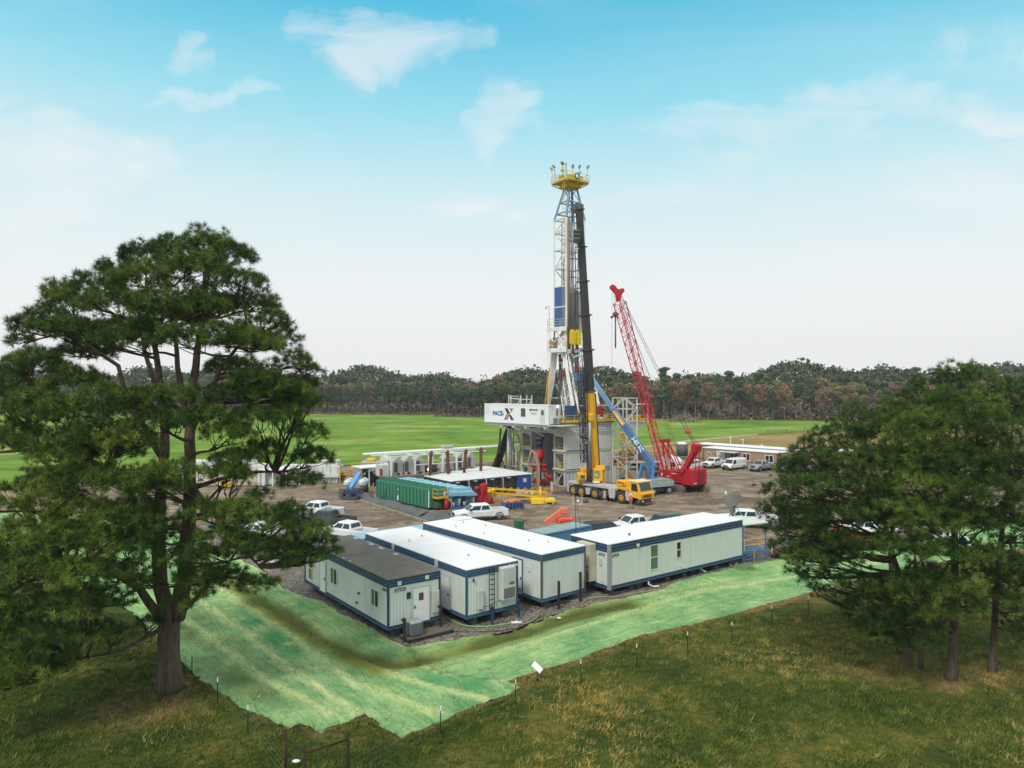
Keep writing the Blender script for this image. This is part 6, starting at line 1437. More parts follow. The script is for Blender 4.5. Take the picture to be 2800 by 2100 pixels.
# ================= white frame with grey cubicles =================
FO = Vector((-18.4, 105.0, 0)); FAn = math.atan2(9.0, 12.6)
T = thing('equipment_skid', 'long white framed deck carrying grey cubicles behind the generator row', 'equipment skid', tuple(FO), FAn)
c = MB(); Lf = 16.5
c.box(0, Lf, 0, 3.2, 2.1, 2.4); c.build('deck', paint('deck_tan', srgb(150,136,120), dirt=.5, dcol=srgb(110,92,76)), T)
c = MB(); c.box(.3, Lf, .2, 3.0, .05, 2.09); c.build('lower_housing', M_lgrey, T)
c = MB()
for x_ in (.7, 4.6, 7.0, 9.4, 11.9, 13.2): c.box(x_, x_+.22, -.06, .16, 2.4, 5.2)
for x_ in (.7, 4.6, 9.4, 13.2): c.box(x_, x_+.14, 3.0, 3.14, 2.4, 5.2)
for y_ in (.02, 3.0): c.box(-1.0, Lf+1, y_, y_+.14, 5.21, 5.36)
c.box(4.6, 13.3, .04, .12, 3.75, 3.87)
for x_ in (.7, 4.6, 7.0, 9.4, 11.9): c.box(x_, x_+.12, .17, 2.99, 5.22, 5.34)
for x_ in (.9, 4.8): c.beam((x_,.1,5.1), (x_+1.2,.1,5.2), .1)
c.build('frame', M_white, T)
c = MB(); c.slabquad((-2.0,3.2,5.4),(Lf+6,3.2,5.4),(Lf+6,4.0,5.5),(-2.0,4.0,5.5), .18); c.build('cable_tray', M_white, T)
M_cub = paint('cubicle_grey', srgb(178,172,162), dirt=.35, dcol=srgb(120,112,100))
for x_ in (1.5, 3.3, 5.2, 10.4, 12.6, 14.4):
    c = MB(); c.prism([(x_,2.7),(x_+1.6,2.7),(x_+1.6,4.4),(x_+.8,5.05),(x_,4.4)], .8, 2.7); c.box(x_+.1, x_+.4, .5, 2.3, 2.41, 2.74); c.box(x_+1.1, x_+1.4, .5, 2.3, 2.41, 2.74); c.build('cubicle', M_cub, T)
    c = MB(); c.box(x_+.1, x_+.7, .76, .795, 2.85, 4.3); c.build('cubicle_grille', M_dark, T)
c = MB(); c.box(-.6,.5,.2,2.4,2.42,4.1,bev=.03); c.build('cabinet', M_lgrey, T)
c = MB(); c.box(-.85,-.62,.1,.5,2.6,3.6); c.build('extinguisher_box', M_red, T)
c = MB(); c.box(7.6,9.0,.8,2.4,2.42,3.6,bev=.1); c.tube([(7.2,.6,3.1),(9.2,.6,2.8)], .15, 8); c.build('pump', M_dark, T)
c = MB(); c.box(11.6,13.4,3.4,4.2,5.9,6.15); c.build('light_panel', M_lgrey, T)
c = MB(); c.ball((6.95,-.15,3.0), .22); c.build('lit_lamp', MATS['lit_lamp'], T)
# tan lean-to and things behind it
p = G(990,1335); T = thing('lean_to_shed', 'tan open sided shed left of the white framed deck', 'shed', (p.x, p.y, 0), R(37))
c = MB(); c.box(-.1,.05,0,3.2,0,3.0); c.prism([(0,0),(1.6,1.8),(3.6,2.8),(3.6,3.0),(0,3.0)], 3.1, 3.25); c.build('wall', paint('shed_tan', srgb(160,150,132), dirt=.3), T); c = MB(); c.box(-.2,7.0,-.2,3.4,3.0,3.15); c.build('roof', M_white, T)
c = MB(); c.box(1.1,1.22,-.1,.02,0,3.0); c.box(6.8,6.92,-.1,.02,0,3.0); c.build('post', M_white, T)
c = MB(); rr = random.Random(12)
for k in range(26): x_, y_ = rr.uniform(1.5,6.6), rr.uniform(.3,2.9); c.box(x_, x_+rr.uniform(.3,1), y_, y_+.4, 0, rr.uniform(.4,2.2), bev=.03)
c.build('stored_gear', M_dark, T)
p = G(1010,1350); T = thing('yellow_handrails', 'tangle of yellow handrails stacked on the dirt left of the green tank', 'handrails', (p.x-.5, p.y+.5, 0)); c = MB(); rr = random.Random(4)
for k in range(16): a = Vector((rr.uniform(-1.3,1.3), rr.uniform(-.8,.8), rr.uniform(0,.8))); c.beam(a, a+Vector((rr.uniform(-1.2,1.2), rr.uniform(-.6,.6), rr.uniform(-.2,1.5))), .07)
c.build('rails', paint('pale_rail', srgb(206,190,120), dirt=.4), T)
def gbox(px0, px1, py0, py1, d, depth, mat, name, T, bev=.05):
    a, e = P(px0, py1, d), P(px1, py0, d); l = T.location; c = MB(); c.box(a.x-l.x, e.x-l.x, d-l.y, d+depth-l.y, max(.02, a.z), e.z, bev=bev); return c.build(name, mat, T)
def rail_patch(T, px0, px1, py, d, h=1.1, z=None):
    a, e = P(px0, py, d), P(px1, py, d); l = Vector(T.location); c = MB(); railing(c, [a-l, e-l, e-l+Vector((.4,3,0))], h, 3, .06, 0, 1.2); return c.build('railing', M_yel, T)
# mud pits and pumps far left
M_pit = paint('pit_white', srgb(214,214,208), dirt=.35, dcol=srgb(150,140,126), streak=True)
p = P(900,1310,116); T = thing('mud_tank', 'white ribbed mud tank with a yellow railing at its right end, near the field', 'tank', (p.x, 116, 0)); 
c = MB(); x0_, x1_ = E(770,116,0).x-p.x, E(928,116,0).x-p.x; c.box(x0_, x1_, 0, 3, 1.35, 2.75, bev=.03); c.box(x0_, x1_, -.4, 3.2, .95, 1.34); c.box(x0_+.3, x1_-.3, .2, 2.8, .05, .94); c.box(x0_+6, x1_-.4, .5, 2.8, 2.76, 3.5, bev=.03); c.build('body', M_pit, T)
c = MB()
for k in range(8): xx = x0_+.4+k*(x1_-x0_-.8)/7; c.box(xx, xx+.12, -.15, -.003, .05, 2.7)
c.build('ribs', M_pit, T); c = MB(); railing(c, [(x1_+.1,-.3,1.0),(x1_+1.2,-.3,1.0),(x1_+1.2,2.5,1.0)], 1.2, 3, .07); c.beam((x1_+.2,-.4,0), (x1_+.2,-.4,3.4), .12); c.build('railing', M_yel, T)
p = G(860,1318); T = thing('discharge_pipe', 'long dark pipeline lying along the foot of the white mud tank', 'pipeline', (p.x, p.y, 0)); a, e = G(790,1326), G(945,1308); c = MB(); c.tube([a-p+Vector((0,0,.35)), Vector((0,0,.4)), e-p+Vector((0,0,.35))], .2, 8); c.build('pipe', M_dark, T); c = MB(); c.tube([G(920,1313)-p+Vector((-.6,-.3,.3)), G(920,1313)-p+Vector((.6,-.3,.3))], .25, 10); c.box(4.0,4.8,-.3,.4,.3,1.5,bev=.1) ; c.build('red_valve', M_rust, T)
p = P(690,1330,112); T = thing('mud_tank', 'white tanks and pumps partly hidden by the big pine', 'tank', (p.x, 112, 0)); x0_, x1_ = E(560,112,0).x-p.x, E(760,112,0).x-p.x
c = MB(); c.box(x0_, x1_-2, 0, 3, .1, 3.3, bev=.04); c.box(x0_-6, x0_-.2, 3, 6, .1, 3.6, bev=.04); c.box(x0_+1, x1_-4, .6, 2.6, 3.31, 3.9, bev=.05); c.build('body', M_pit, T)
c = MB(); c.box(x1_-3, x1_+3.6, -.4, 3.2, 2.55, 2.7); c.build('roof', M_white, T); c = MB()
for k in range(4): c.box(x1_-2.9+k*2.1, x1_-2.75+k*2.1, -.35, -.2, .05, 2.54)
c.build('posts', M_white, T); c = MB(); c.box(x1_+.4, x1_+1.0, -.2, .3, 1.2, 2.2); c.build('extinguisher_box', M_red, T)
c = MB(); c.box(x1_-2.5, x1_+3, .8, 2.8, .05, 1.8, bev=.2); c.build('pump_block', M_offwhite, T); c = MB(); railing(c, [(x0_,-.6,.1),(x1_-3.2,-.6,.1)], 1.2, 3, .08); c.box(x0_+3, x0_+4.6, -1.6, -.8, .1, .8, bev=.1); c.build('railing', M_yel, T)
p = P(985,1285,124); T = thing('shaker_deck', 'pale shale shakers with yellow railings behind the white framed deck', 'machinery', (p.x, 124, 0))
gbox(985,1060,1262,1292,124,3,M_galv,'shakers',T,.2); gbox(1000,1025,1254,1263,124.5,2,M_yel,'motor',T,.2); gbox(1040,1070,1250,1265,125,2,M_offwhite,'motor',T,.2); rail_patch(T, 960, 1060, 1283, 123); gbox(950,985,1283,1300,122,3,M_tan,'tan_box',T)
# brown sleepers and pipe racks between the deck and the rig
T = thing('pipe_rack', 'low brown pipe racks lying on the ground left of the rig slide', 'pipe rack', (-4.5, 131, 0)); c = MB(); 
for k in range(9): c.tube([(-8, -2+k*.9, .5+.12*(k%2)), (7, 1.0+k*.9, .5)], .16, 6)
for k in range(3): c.beam((-7+k*6, -3, .2), (-6+k*6, 7, .2), .4)
c.build('pipes', M_wood, T); c = MB(); railing(c, [(-5,-3.5,.0),(5,-2.5,.0)], 2.2, 2, .07, 0, 3); c.build('rails', paint('rail_tan', srgb(190,160,90), dirt=.4), T)
# blue lift seen head on, left
p = G(962,1362); T = thing('boom_lift', 'blue and white boom lift folded down, seen head on at the left of the yard', 'boom lift', (p.x, p.y+.8, 0), R(-92))
for (x_, y_) in ((0,-1.5),(0,1.1),(-2.6,-1.5),(-2.6,1.1)): wheel(T, x_, y_, .52, .4, M_dark, -1 if y_ < 0 else 1)
c = MB(); c.box(-3,.3,-.9,.9,.4,.9,bev=.06); c.build('chassis', M_dark, T)
c = MB(); c.box(-3.4,-.4,-1.55,-.5,1.3,2.4,bev=.35); c.box(-3.4,-.4,.5,1.55,1.3,2.4,bev=.35); c.build('turret', paint('pale_turret', srgb(206,214,214), dirt=.2), T)
c = MB(); c.beam((-3.6,0,2.9), (1.6,0,1.4), .5, .5, up=(0,0,1)); c.build('boom', paint('bright_lift_blue', srgb(96,160,216), dirt=.2), T)
c = MB()
for z_ in (.35,.9,1.4):
    ps = [(1.5,-1.35,z_),(2.4,-1.35,z_),(2.4,1.35,z_),(1.5,1.35,z_),(1.5,-1.35,z_)]
    for a, e in zip(ps[:-1], ps[1:]): c.beam(a, e, .07)
for (x_, y_) in ((1.5,-1.35),(2.4,-1.35),(2.4,1.35),(1.5,1.35),(2.4,0)): c.beam((x_,y_,.35), (x_,y_,1.4), .07)
c.box(1.5,2.4,-1.35,1.35,.25,.35); c.box(2.1,2.35,-.3,.3,.8,1.3); c.build('work_basket', paint('basket_blue', srgb(40,70,108), dirt=.3), T)
# red iron and yellow rails, bins, weights
p = G(1322,1378); T = thing('pipe_tong', 'red and yellow hydraulic tong machine standing beside the blue pump unit', 'machine', tuple(p), R(10))
c = MB(); c.box(-1.2,-.6,-.4,.4,.02,2.3,bev=.08); c.box(-.4,.5,-.4,.5,.02,1.7,bev=.1); c.prism([(-.4,1.6),(.6,1.6),(.4,2.6),(0,2.8),(-.5,2.4)], -.4, .4); c.beam((-.6,0,1.2),(-.3,0,1.4),.2); c.box(.5,1.2,-.3,.5,.02,.9,bev=.05); c.beam((-.6,-.5,.3), (.1,-.5,2.6), .3); c.build('body', M_red, T)
c = MB(); c.ball((.75,-.3,1.7), .34); c.ball((1.3,-.1,1.8), .32); c.box(.5,1.5,-.35,.1,1.4,1.7,bev=.1); c.build('jaw', M_yel, T); c = MB(); c.box(-1.05,-.65,-.43,-.39,1.6,2.1); c.box(-1.05,-.7,-.43,-.39,.9,1.3); c.build('opening', M_black, T); c = MB(); c.beam((.3,-.7,.1),(.9,-.9,1.7),.08,.12); c.build('plank', M_wood, T)
p = G(1390,1376); T = thing('walkway_frame', 'long yellow steel walkway with hooped rails lying in front of the generators', 'walkway', tuple(p), R(-4)); c = MB()
for z_ in (.9, 1.5): c.beam((-3.0,0,z_+.4), (5.2,-.3,z_), .12); c.beam((-3.0,1.0,z_+.4), (5.2,.8,z_), .12)
for k in range(9):
    x_ = -2.8+k*.95; c.tube([(x_,0,.9),(x_+.05,0,1.9),(x_+.3,0,2.1),(x_+.6,0,1.85)], .05, 6)
for k in range(8): x_ = -2.6+k*.28; c.beam((x_,-.3,.05), (x_,-.2,1.3), .08)
c.box(-2.9,-.2,-.2,1.0,1.0,1.06); c.box(-.3,5.2,0,.9,.5,.56); c.build('frame', M_yel, T)
p = G(1404,1398); T = thing('thread_protector_bin', 'blue slotted bin filled with orange caps, behind the white crew cab pickup', 'bin', (p.x-.9, p.y, 0), R(28)); c = MB(); c.box(-.2,2.6,0,1.1,.1,1.05,bev=.03); c.build('box', paint('bin_blue', srgb(70,96,140), dirt=.4), T)
c = MB()
for k in range(5): c.box(.0+k*.5,.3+k*.5,-.02,-.002,.25,.9)
c.build('slots', M_navy, T); c = MB(); rr = random.Random(3)
for k in range(30): c.tube([(rr.uniform(-.1,2.5), rr.uniform(.1,1), 1.06), (rr.uniform(-.1,2.5), rr.uniform(.1,1), 1.2)], .12, 6)
c.build('caps', paint('cap_orange', srgb(206,130,96), dirt=.4, dcol=srgb(190,60,60)), T)
p = G(1423,1370); T = thing('water_tote', 'white plastic liquid tote in a blue cage by the yellow walkway', 'tote', (p.x, p.y, 0), R(8)); c = MB(); c.box(-.55,.75,0,1.1,.55,1.35,bev=.08); c.build('bottle', paint('tote_plastic', srgb(190,200,206), dirt=.2), T); c = MB(); c.box(-.55,.75,0,1.1,.12,.54,bev=.05); c.build('blue_base', paint('tote_blue', srgb(80,112,164), dirt=.3), T)
c = MB()
for k in range(7): c.beam((-.6+k*.23,-.03,.1), (-.6+k*.23,-.03,1.38), .03)
for z_ in (.4,.7,1.0,1.36): c.beam((-.6,-.03,z_), (.8,-.03,z_), .03); c.beam((.8,-.03,z_), (.8,1.12,z_), .03)
c.build('cage', M_galv, T)
p = G(1484,1379); T = thing('counterweight', 'yellow cast counterweight block with a lifting post, lying left of the mobile crane', 'counterweight', (p.x, p.y, 0), R(6)); T.scale = (.9, .9, .85); c = MB(); c.box(-1.7,.2,-.3,1.5,.05,.95,bev=.08); c.box(.2,1.9,-.1,1.4,.25,.85,bev=.08); c.box(.3,.6,0,1.2,.02,.24); c.box(1.4,1.7,0,1.2,.02,.24); c.tube([(-.3,.3,.95),(-.3,.3,2.5)], .16, 10); c.tube([(-.3,.3,2.5),(-.3,.3,2.65)], .22, 10); c.build('block', paint('weight_yellow', srgb(240,206,50), dirt=.2, dcol=srgb(180,140,40)), T)
c = MB(); c.beam((-1.2,.5,1.6), (1.4,.7,1.6), .06); c.beam((1.2,.7,.9), (1.2,.7,1.9), .06); c.beam((-.3,.3,2.0),(-1.0,.5,.95),.05); c.build('rail', M_yel, T)
p = G(1600,1374); T = thing('drain_grate', 'small timber framed sump with a dark cover on the dirt below the mobile crane', 'sump', tuple(p)); c = MB(); c.box(-1.0,1.0,-.35,.35,.01,.12); c.build('frame', paint('sump_tan', srgb(170,146,100), dirt=.4), T); c = MB(); c.tube([(0,0,.12),(0,0,.45)], [.55,.35], 12); c.build('cover', M_dark, T)
p = G(1580,1380); T = thing('white_marker_frame', 'white upright marker frame with a small white bucket in front of the mobile crane', 'marker frame', (p.x, p.y, 0)); c = MB()
for x_ in (-.62,.55): c.beam((x_,0,0), (x_,0,1.3), .05)
c.beam((-.62,0,.1), (.55,0,.05), .05); c.build('frame', M_white, T)
p = G(1580,1374); T = thing('bucket', 'small white bucket inside the white marker frame', 'bucket', (p.x, p.y-.2, 0)); c = MB(); c.tube([(0,0,.02),(0,0,.35)], [.15,.19], 12); c.build('bucket_body', M_white, T)
p = G(1438,1352); 
for i, dx_ in enumerate((0, .9)): T = thing('bucket', ['white bucket at the foot of the deep blue container','white bucket right of its twin by the deep blue container'][i], 'bucket', (p.x+dx_, p.y-.6, 0)); c = MB(); c.tube([(0,0,.02),(0,0,.55)], [.2,.26], 12); c.build('bucket_body', M_white, T)
# orange folded machine and green box
p = P(1530,1436,78); T = thing('orange_lift', 'orange telescopic lift arm lowered onto its base behind the blue shipping container', 'lift', (p.x, 78, 0), R(8)); c = MB(); c.beam((-1.6,0,.9), (.4,0,2.3), .5, .5); c.box(.1,.9,-.3,.3,1.9,2.5,bev=.06); c.build('arm', paint('lift_orange', srgb(240,120,86), dirt=.15), T)
c = MB(); c.box(-.3,1.5,-.5,.6,.5,1.5,bev=.12); c.build('base', paint('base_orange', srgb(236,92,60), dirt=.2), T); c = MB(); c.box(-.6,.9,-.2,.2,.3,.8); c.build('slide', M_cyel, T)
for x_ in (-.5, 1.2): wheel(T, x_, -.62, .35, .25, M_dark, -1)
c = MB()
for k in range(7): c.box(0+k*.18,.1+k*.18,-.52,-.49,.9,1.2)
c.build('slots', M_rust, T)
p = P(1421,1444,76.5); T = thing('green_box', 'small dark green steel box with an open rusty side standing on the dirt', 'box', (p.x, 76.5, 0), R(25)); c = MB(); c.box(-.5,.3,-.4,.4,.02,1.45); c.build('box_body', paint('box_green', srgb(46,104,74), dirt=.3), T); c = MB(); c.box(.3,.62,-.4,.4,.02,.1); c.box(.3,.62,-.4,.4,1.37,1.45); c.box(.3,.62,.34,.4,.1,1.37); c.build('open_side', M_rust, T)

# ================= flatbed lorry, tractor, tank truck behind the red crane =================
T = thing('semi_truck', 'white lorry tractor with a sleeper cab behind the red crane boom', 'lorry', (22.6+5.0, 121, 0), R(-38)); c = MB(); c.prism([(-2.2,1.0),(.8,1.0),(.8,3.0),(.2,3.5),(-1.6,3.9),(-2.2,3.5)], -1.2, 1.2); c.prism([(.8,.8),(2.9,.8),(2.9,1.9),(.8,2.3)], -1.0, 1.0); c.build('cab', cpaint('white'), T)
c = MB(); c.slabquad((.82,-1.0,2.35),(.82,1.0,2.35),(.6,1.0,3.05),(.6,-1.0,3.05), .05); c.box(-.4,.5,-1.23,-1.2,2.1,2.9); c.build('cab_glass', M_glass, T); c = MB(); c.box(-4.8,2.8,-.5,.5,.7,.95); c.build('chassis', M_dark, T)
for x_ in (2.0,-2.6,-3.9): wheel(T, x_, -1.2, .5, .4, M_chrome, -1); wheel(T, x_, .8, .5, .4, M_chrome, 1)
T = thing('flatbed_trailer', 'long flat trailer with dark wheels standing behind the stair tower', 'trailer', tuple(G(1775,1286)+Vector((0,0,0))), R(4)); c = MB(); c.box(-5.6,3.0,0,2.5,1.3,1.5); c.build('deck', paint('deck_grey', srgb(170,162,148), dirt=.4), T); c = MB(); c.box(-5,2.6,.8,1.7,.9,1.29); c.box(-2.6,-2.2,.3,.6,.05,.9); c.box(-1.8,-1.4,.3,.6,.05,.9); c.build('underframe', M_black, T)
for x_ in (.7, 2.0): wheel(T, x_, 0, .55, .4, M_chrome, -1)
T = thing('pipe_stack', 'big stack of rust brown drill pipes on racks behind the flat trailer', 'pipe stack', (22.0, 137, 0), R(2)); c = MB()
for k in range(6):
    for j in range(9): c.tube([(-8,j*.42,.6+k*.42),(3.4,j*.42,.6+k*.42)], .19, 6)
c.build('pipes', paint('pipe_rust', srgb(160,112,86), dirt=.5, dcol=srgb(110,74,58), rough=.8), T); c = MB()
for x_ in (-7.5,-4.5,-1.5,1.5,3.2): c.box(x_, x_+.2, -.35, -.22, 0, 3.3)
for z_ in (.3,1.3,2.3): c.box(-8,3.4,-.32,-.24,z_,z_+.1)
c.build('rack', M_rust, T)
T = thing('vacuum_tanker', 'dark tank with a white domed top behind the red crane gantry', 'tank', tuple(G(1884,1262)+Vector((0,6,0))), 0); c = MB(); c.tube([(0,0,.6),(0,0,3.1)], 1.2, 20); c.build('tank_body', M_dark, T); c = MB(); c.tube([(0,0,3.1),(0,0,3.4),(0,0,3.6)], [1.25,.9,.2], 20); c.build('dome', M_white, T)

# ================= pieces near the trailers =================
gg = lambda px, py, dz=.035: G(px, py, dz)
p = Vector((n1_.x, n1_.y, 0))+(Matrix.Rotation(R(37.3), 4, 'Z') @ Vector((1.42, -.78, 0))); T = thing('condenser_unit', 'round cornered grey outdoor condenser on the step of the dark roofed cabin', 'air conditioner', (p.x, p.y, .28), R(37)); c = MB(); c.box(-.42,.42,-.4,.4,0,.95,bev=.1); c.build('casing', M_galv, T); c = MB()
for k in range(9): c.box(-.43,.43,-.42,-.401,.12+k*.08,.16+k*.08); c.box(-.43,-.421,-.38,.38,.12+k*.08,.16+k*.08)
c.build('fins', M_dark, T)
q1 = gg(1100,1742); T = thing('wooden_step', 'low dark edged wooden platform below the end door of the dark roofed cabin', 'platform', (n1_.x, n1_.y, 0), R(37.3)); c = MB(); c.box(.75,3.9,-1.35,-.15,.14,.26); c.build('deck', M_wood, T); c = MB(); c.box(.7,3.95,-1.4,-1.3,.03,.24); c.box(.7,.8,-1.29,-.1,.03,.135); c.box(3.85,3.95,-1.29,-.1,.03,.135); c.build('rim', M_black, T)
def bollard(label, origin, ang, x, y, h, m=M_black, hoop=False):
    v = Matrix.Rotation(R(ang), 4, 'Z') @ Vector((x, y, 0)); T = thing('hitch_post', label, 'post', (origin.x+v.x, origin.y+v.y, 0), R(ang), 'dark posts at the cabin ends'); c = MB(); c.box(-.08,.08,-.08,.08,.03,h,bev=.015)
    if hoop: c.tube([(-.22,-.02,h-.05),(-.1,-.05,h+.06),(.05,0,h)], .07, 7)
    c.build('post_body', m, T)
bollard('dark capped post left of the condenser, at the dark roofed cabin', n1_, 37.3, .62, -.95, 1.45, M_black, True); bollard('dark post at the right corner of the dark roofed cabin', n1_, 37.3, 3.55, -.45, 1.6, M_black, True)
bollard('blue post beside the ladder of the middle cabin', n2_, 37.8, 1.55, -.75, 1.3, M_blue, True); bollard('blue post at the right corner of the middle cabin', n2_, 37.8, 3.95, -.5, 1.25, M_blue, True)
bollard('left black post standing against the blank end wall of the third cabin', n3_, 40.3, 1.2, -.5, 2.0); bollard('right black post standing against the blank end wall of the third cabin', n3_, 40.3, 3.6, -.3, 2.2)
def hose(name, label, cat, pts, r, m, z=.06):
    P0_ = gg(*pts[0]); T = thing(name, label, cat, (P0_.x, P0_.y, 0)); ps = [gg(*a)-P0_ for a in pts]; 
    sm_ = []
    for i in range(len(ps)-1):
        a, b_, c_, d_ = ps[max(0,i-1)], ps[i], ps[i+1], ps[min(len(ps)-1,i+2)]
        for k in range(6): t_ = k/6; sm_.append(.5*((2*b_)+(c_-a)*t_+(2*a-5*b_+4*c_-d_)*t_*t_+(3*b_-a-3*c_+d_)*t_**3))
    sm_.append(ps[-1]); c = MB(); c.tube([Vector((q.x,q.y,.035+r)) for q in sm_], r, 7); c.build('hose_line', m, T); return T
M_hg = paint('hose_green', srgb(120,168,106), dirt=.3); M_ht = paint('hose_tan', srgb(150,140,122), dirt=.3)
hose('hose', 'green hose curving over the gravel below the middle cabin', 'hose', [(1203,1674),(1225,1692),(1260,1710),(1310,1716),(1360,1712),(1398,1706)], .055, M_hg)
hose('hose', 'tan hose running over the gravel from the middle cabin past the third cabin', 'hose', [(1412,1666),(1418,1690),(1412,1704),(1440,1706),(1468,1690),(1480,1668),(1520,1650),(1580,1640),(1640,1634),(1700,1632),(1745,1622),(1790,1616)], .05, M_ht)
hose('hose', 'second tan hose beside the longest cabin, ending at the grey drain barrel', 'hose', [(1560,1646),(1610,1640),(1660,1628),(1710,1616),(1730,1608)], .045, M_ht)
hose('cable', 'thin black cable on the gravel in front of the middle cabin', 'cable', [(1205,1718),(1250,1727),(1320,1728),(1390,1722),(1440,1708),(1490,1682)], .022, M_black)
T = thing('pipe_tee', 'white plastic tee joining the hoses in front of the middle cabin', 'pipe fitting', tuple(gg(1412,1706))); c = MB(); c.tube([(-.35,0,.09),(.35,.02,.09)], .08, 8); c.tube([(0,0,.09),(.02,.3,.1)], .07, 8); c.build('tee', M_white, T)
def drain(label, px, py, v):
    p = gg(px, py); T = thing('drain_barrel', label, 'barrel', (p.x, p.y, .035)); c = MB(); c.tube([(0,0,0),(0,0,.3),(0,0,.32),(0,0,.6),(0,0,.62),(0,0,.85)], [.42,.43,.46,.44,.46,.4], 16); c.build('barrel_body', paint('barrel_grey', srgb(84,86,86), dirt=.5), T)
    c = MB(); k_ = v
    c.tube([(.0,.1,.8),(.0,.1,1.1),(.45,.35,1.2),(.8,.2,1.15)], .06, 8); c.tube([(.8,.2,1.15),(.95,.1,1.05),(.9,-.1,.3),(1.25,-.2,.12)], .06, 8)
    if v: c.tube([(.35,-.1,.7),(.55,.2,1.35),(.2,.5,1.0)], .055, 8); c.tube([(1.25,-.2,.12),(1.75,-.1,.12)], .06, 8)
    c.build('white_pipes', M_white, T)
    c = MB(); c.tube([(.4,.5,1.0),(.4,.6,1.9)], .03, 6); c.tube([(-.1,.6,1.3),(-.1,.65,2.3)], .025, 6); c.build('riser_pipe', M_dark, T)
drain('grey drain barrel with white pipes below the large window of the longest cabin', 1741, 1606, True); drain('grey drain barrel with a white pipe below the small window of the longest cabin', 1888, 1566, False)
# stairs and canopy at the right end of the longest cabin
v = Matrix.Rotation(R(a4), 4, 'Z'); o_ = Vector((n4_.x, n4_.y, 0))+(v @ Vector((16.6, 0, 0))); T = thing('entry_platform', 'blue steel entry platform with yellow handrails at the right end of the longest cabin', 'entry platform', tuple(o_), R(a4-10))
c = MB(); c.box(0,2.9,.2,3.0,1.0,1.08); 
for (x_, y_) in ((.1,.2),(2.9,.2),(.1,3),(2.9,3)): c.box(x_-.05,x_+.05,y_-.05,y_+.05,.04,3.4)
c.beam((0,.2,.3),(2.9,.2,.3),.08); c.beam((0,.2,.9),(2.9,.2,.9),.1); c.beam((0,.2,.3),(1.4,.2,.95),.06); c.build('frame', M_lift, T)
c = MB(); railing(c, [(.3,.2,1.08),(2.9,.2,1.08),(2.9,3.0,1.08)], 1.0, 2, .06, 0, 1.4); c.beam((1.5,.2,0.1),(1.5,.2,1.1),.06); c.build('handrail', M_yel, T)
c = MB(); c.box(-.1,3.2,.0,3.6,3.4,3.5); c.build('canopy', paint('canopy_pale', srgb(206,212,196), dirt=.2), T)
# satellite dish
p = P(2006,1418,72); T = thing('satellite_dish', 'large grey satellite dish tilted skyward behind the right end of the longest cabin', 'satellite dish', (p.x, 72, 0))
c = MB(); Md = Matrix.Translation((0,0,4.3)) @ Vector((-.62,-.45,.65)).to_track_quat('Z','Y').to_matrix().to_4x4(); vs = []; fs = []; nr, na_ = 7, 28
for i in range(nr):
    for j in range(na_): r_ = .9*(i+1)/nr; a = 2*math.pi*j/na_; vs.append(Md @ Vector((r_*math.cos(a), r_*math.sin(a), r_*r_*.24)))
vs.append(Md @ Vector((0,0,0))); 
for i in range(nr-1):
    for j in range(na_): fs.append([i*na_+j, i*na_+(j+1)%na_, (i+1)*na_+(j+1)%na_, (i+1)*na_+j])
for j in range(na_): fs.append([len(vs)-1, (j+1)%na_, j])
n0 = len(vs); vs2 = [v_+(Md.to_3x3() @ Vector((0,0,-.03))) for v_ in vs]; fs2 = [[q+n0 for q in f][::-1] for f in fs]; c.add(vs+vs2, fs+fs2, True); c.build('reflector', paint('dish_grey', srgb(98,100,96), dirt=.3), T)
c = MB(); c.beam(Md @ Vector((0,-1.0,.2)), Md @ Vector((0,-.2,1.5)), .07); c.beam(Md @ Vector((.7,.7,.2)), Md @ Vector((0,-.1,1.5)), .04); c.build('feed_arm', M_galv, T); c = MB(); q = Md @ Vector((0,-.15,1.5)); c.box(q.x-.1,q.x+.1,q.y-.1,q.y+.1,q.z-.15,q.z+.15,bev=.03); c.build('feed_horn', M_white, T)
c = MB(); c.tube([(.1,0,0),(.1,0,4.1)], .09, 8)
for (x_, y_) in ((-.7,-.5),(.9,-.5),(.1,.9)): c.beam((x_,y_,2.6), (.1,0,3.9), .06); c.beam((x_,y_,0), (x_,y_,2.6), .05)
c.build('stand', M_galv, T)
# little white panel antenna near the fence
p = GG(1469,1862); T = thing('panel_antenna', 'small white tilted panel antenna on a dark stand beside the mat edge', 'antenna', tuple(p), R(-20)); c = MB(); M_ = Matrix.Translation((0,0,.75)) @ Matrix.Rotation(R(38),4,'Y') @ Matrix.Rotation(R(20),4,'X'); c.box(-.31,.31,-.2,.2,-.02,.02,M=M_,bev=.008); c.build('panel', paint('panel_white', (.85,.85,.88), dirt=.02), T); c = MB(); c.tube([(0,0,0),(0,0,.72)], .035, 8)
for a in (0,2.1,4.2): c.beam((0,0,.2), (.3*math.cos(a),.3*math.sin(a),.01), .03)
c.build('stand', M_dark, T)
for (px, py, lb) in ((1528,1694,'white scrap of plastic lying on the green mat below the third cabin'),(810,2088,'white scrap of plastic between the brown corner fence posts')):
    p = GG(px, py); T = thing('plastic_scrap', lb, 'litter', (p.x, p.y, p.z+.06)); c = MB(); c.ball((0,0,.05), .16, 1.2, .8, .35, 8, 5); c.build('scrap', M_white, T)
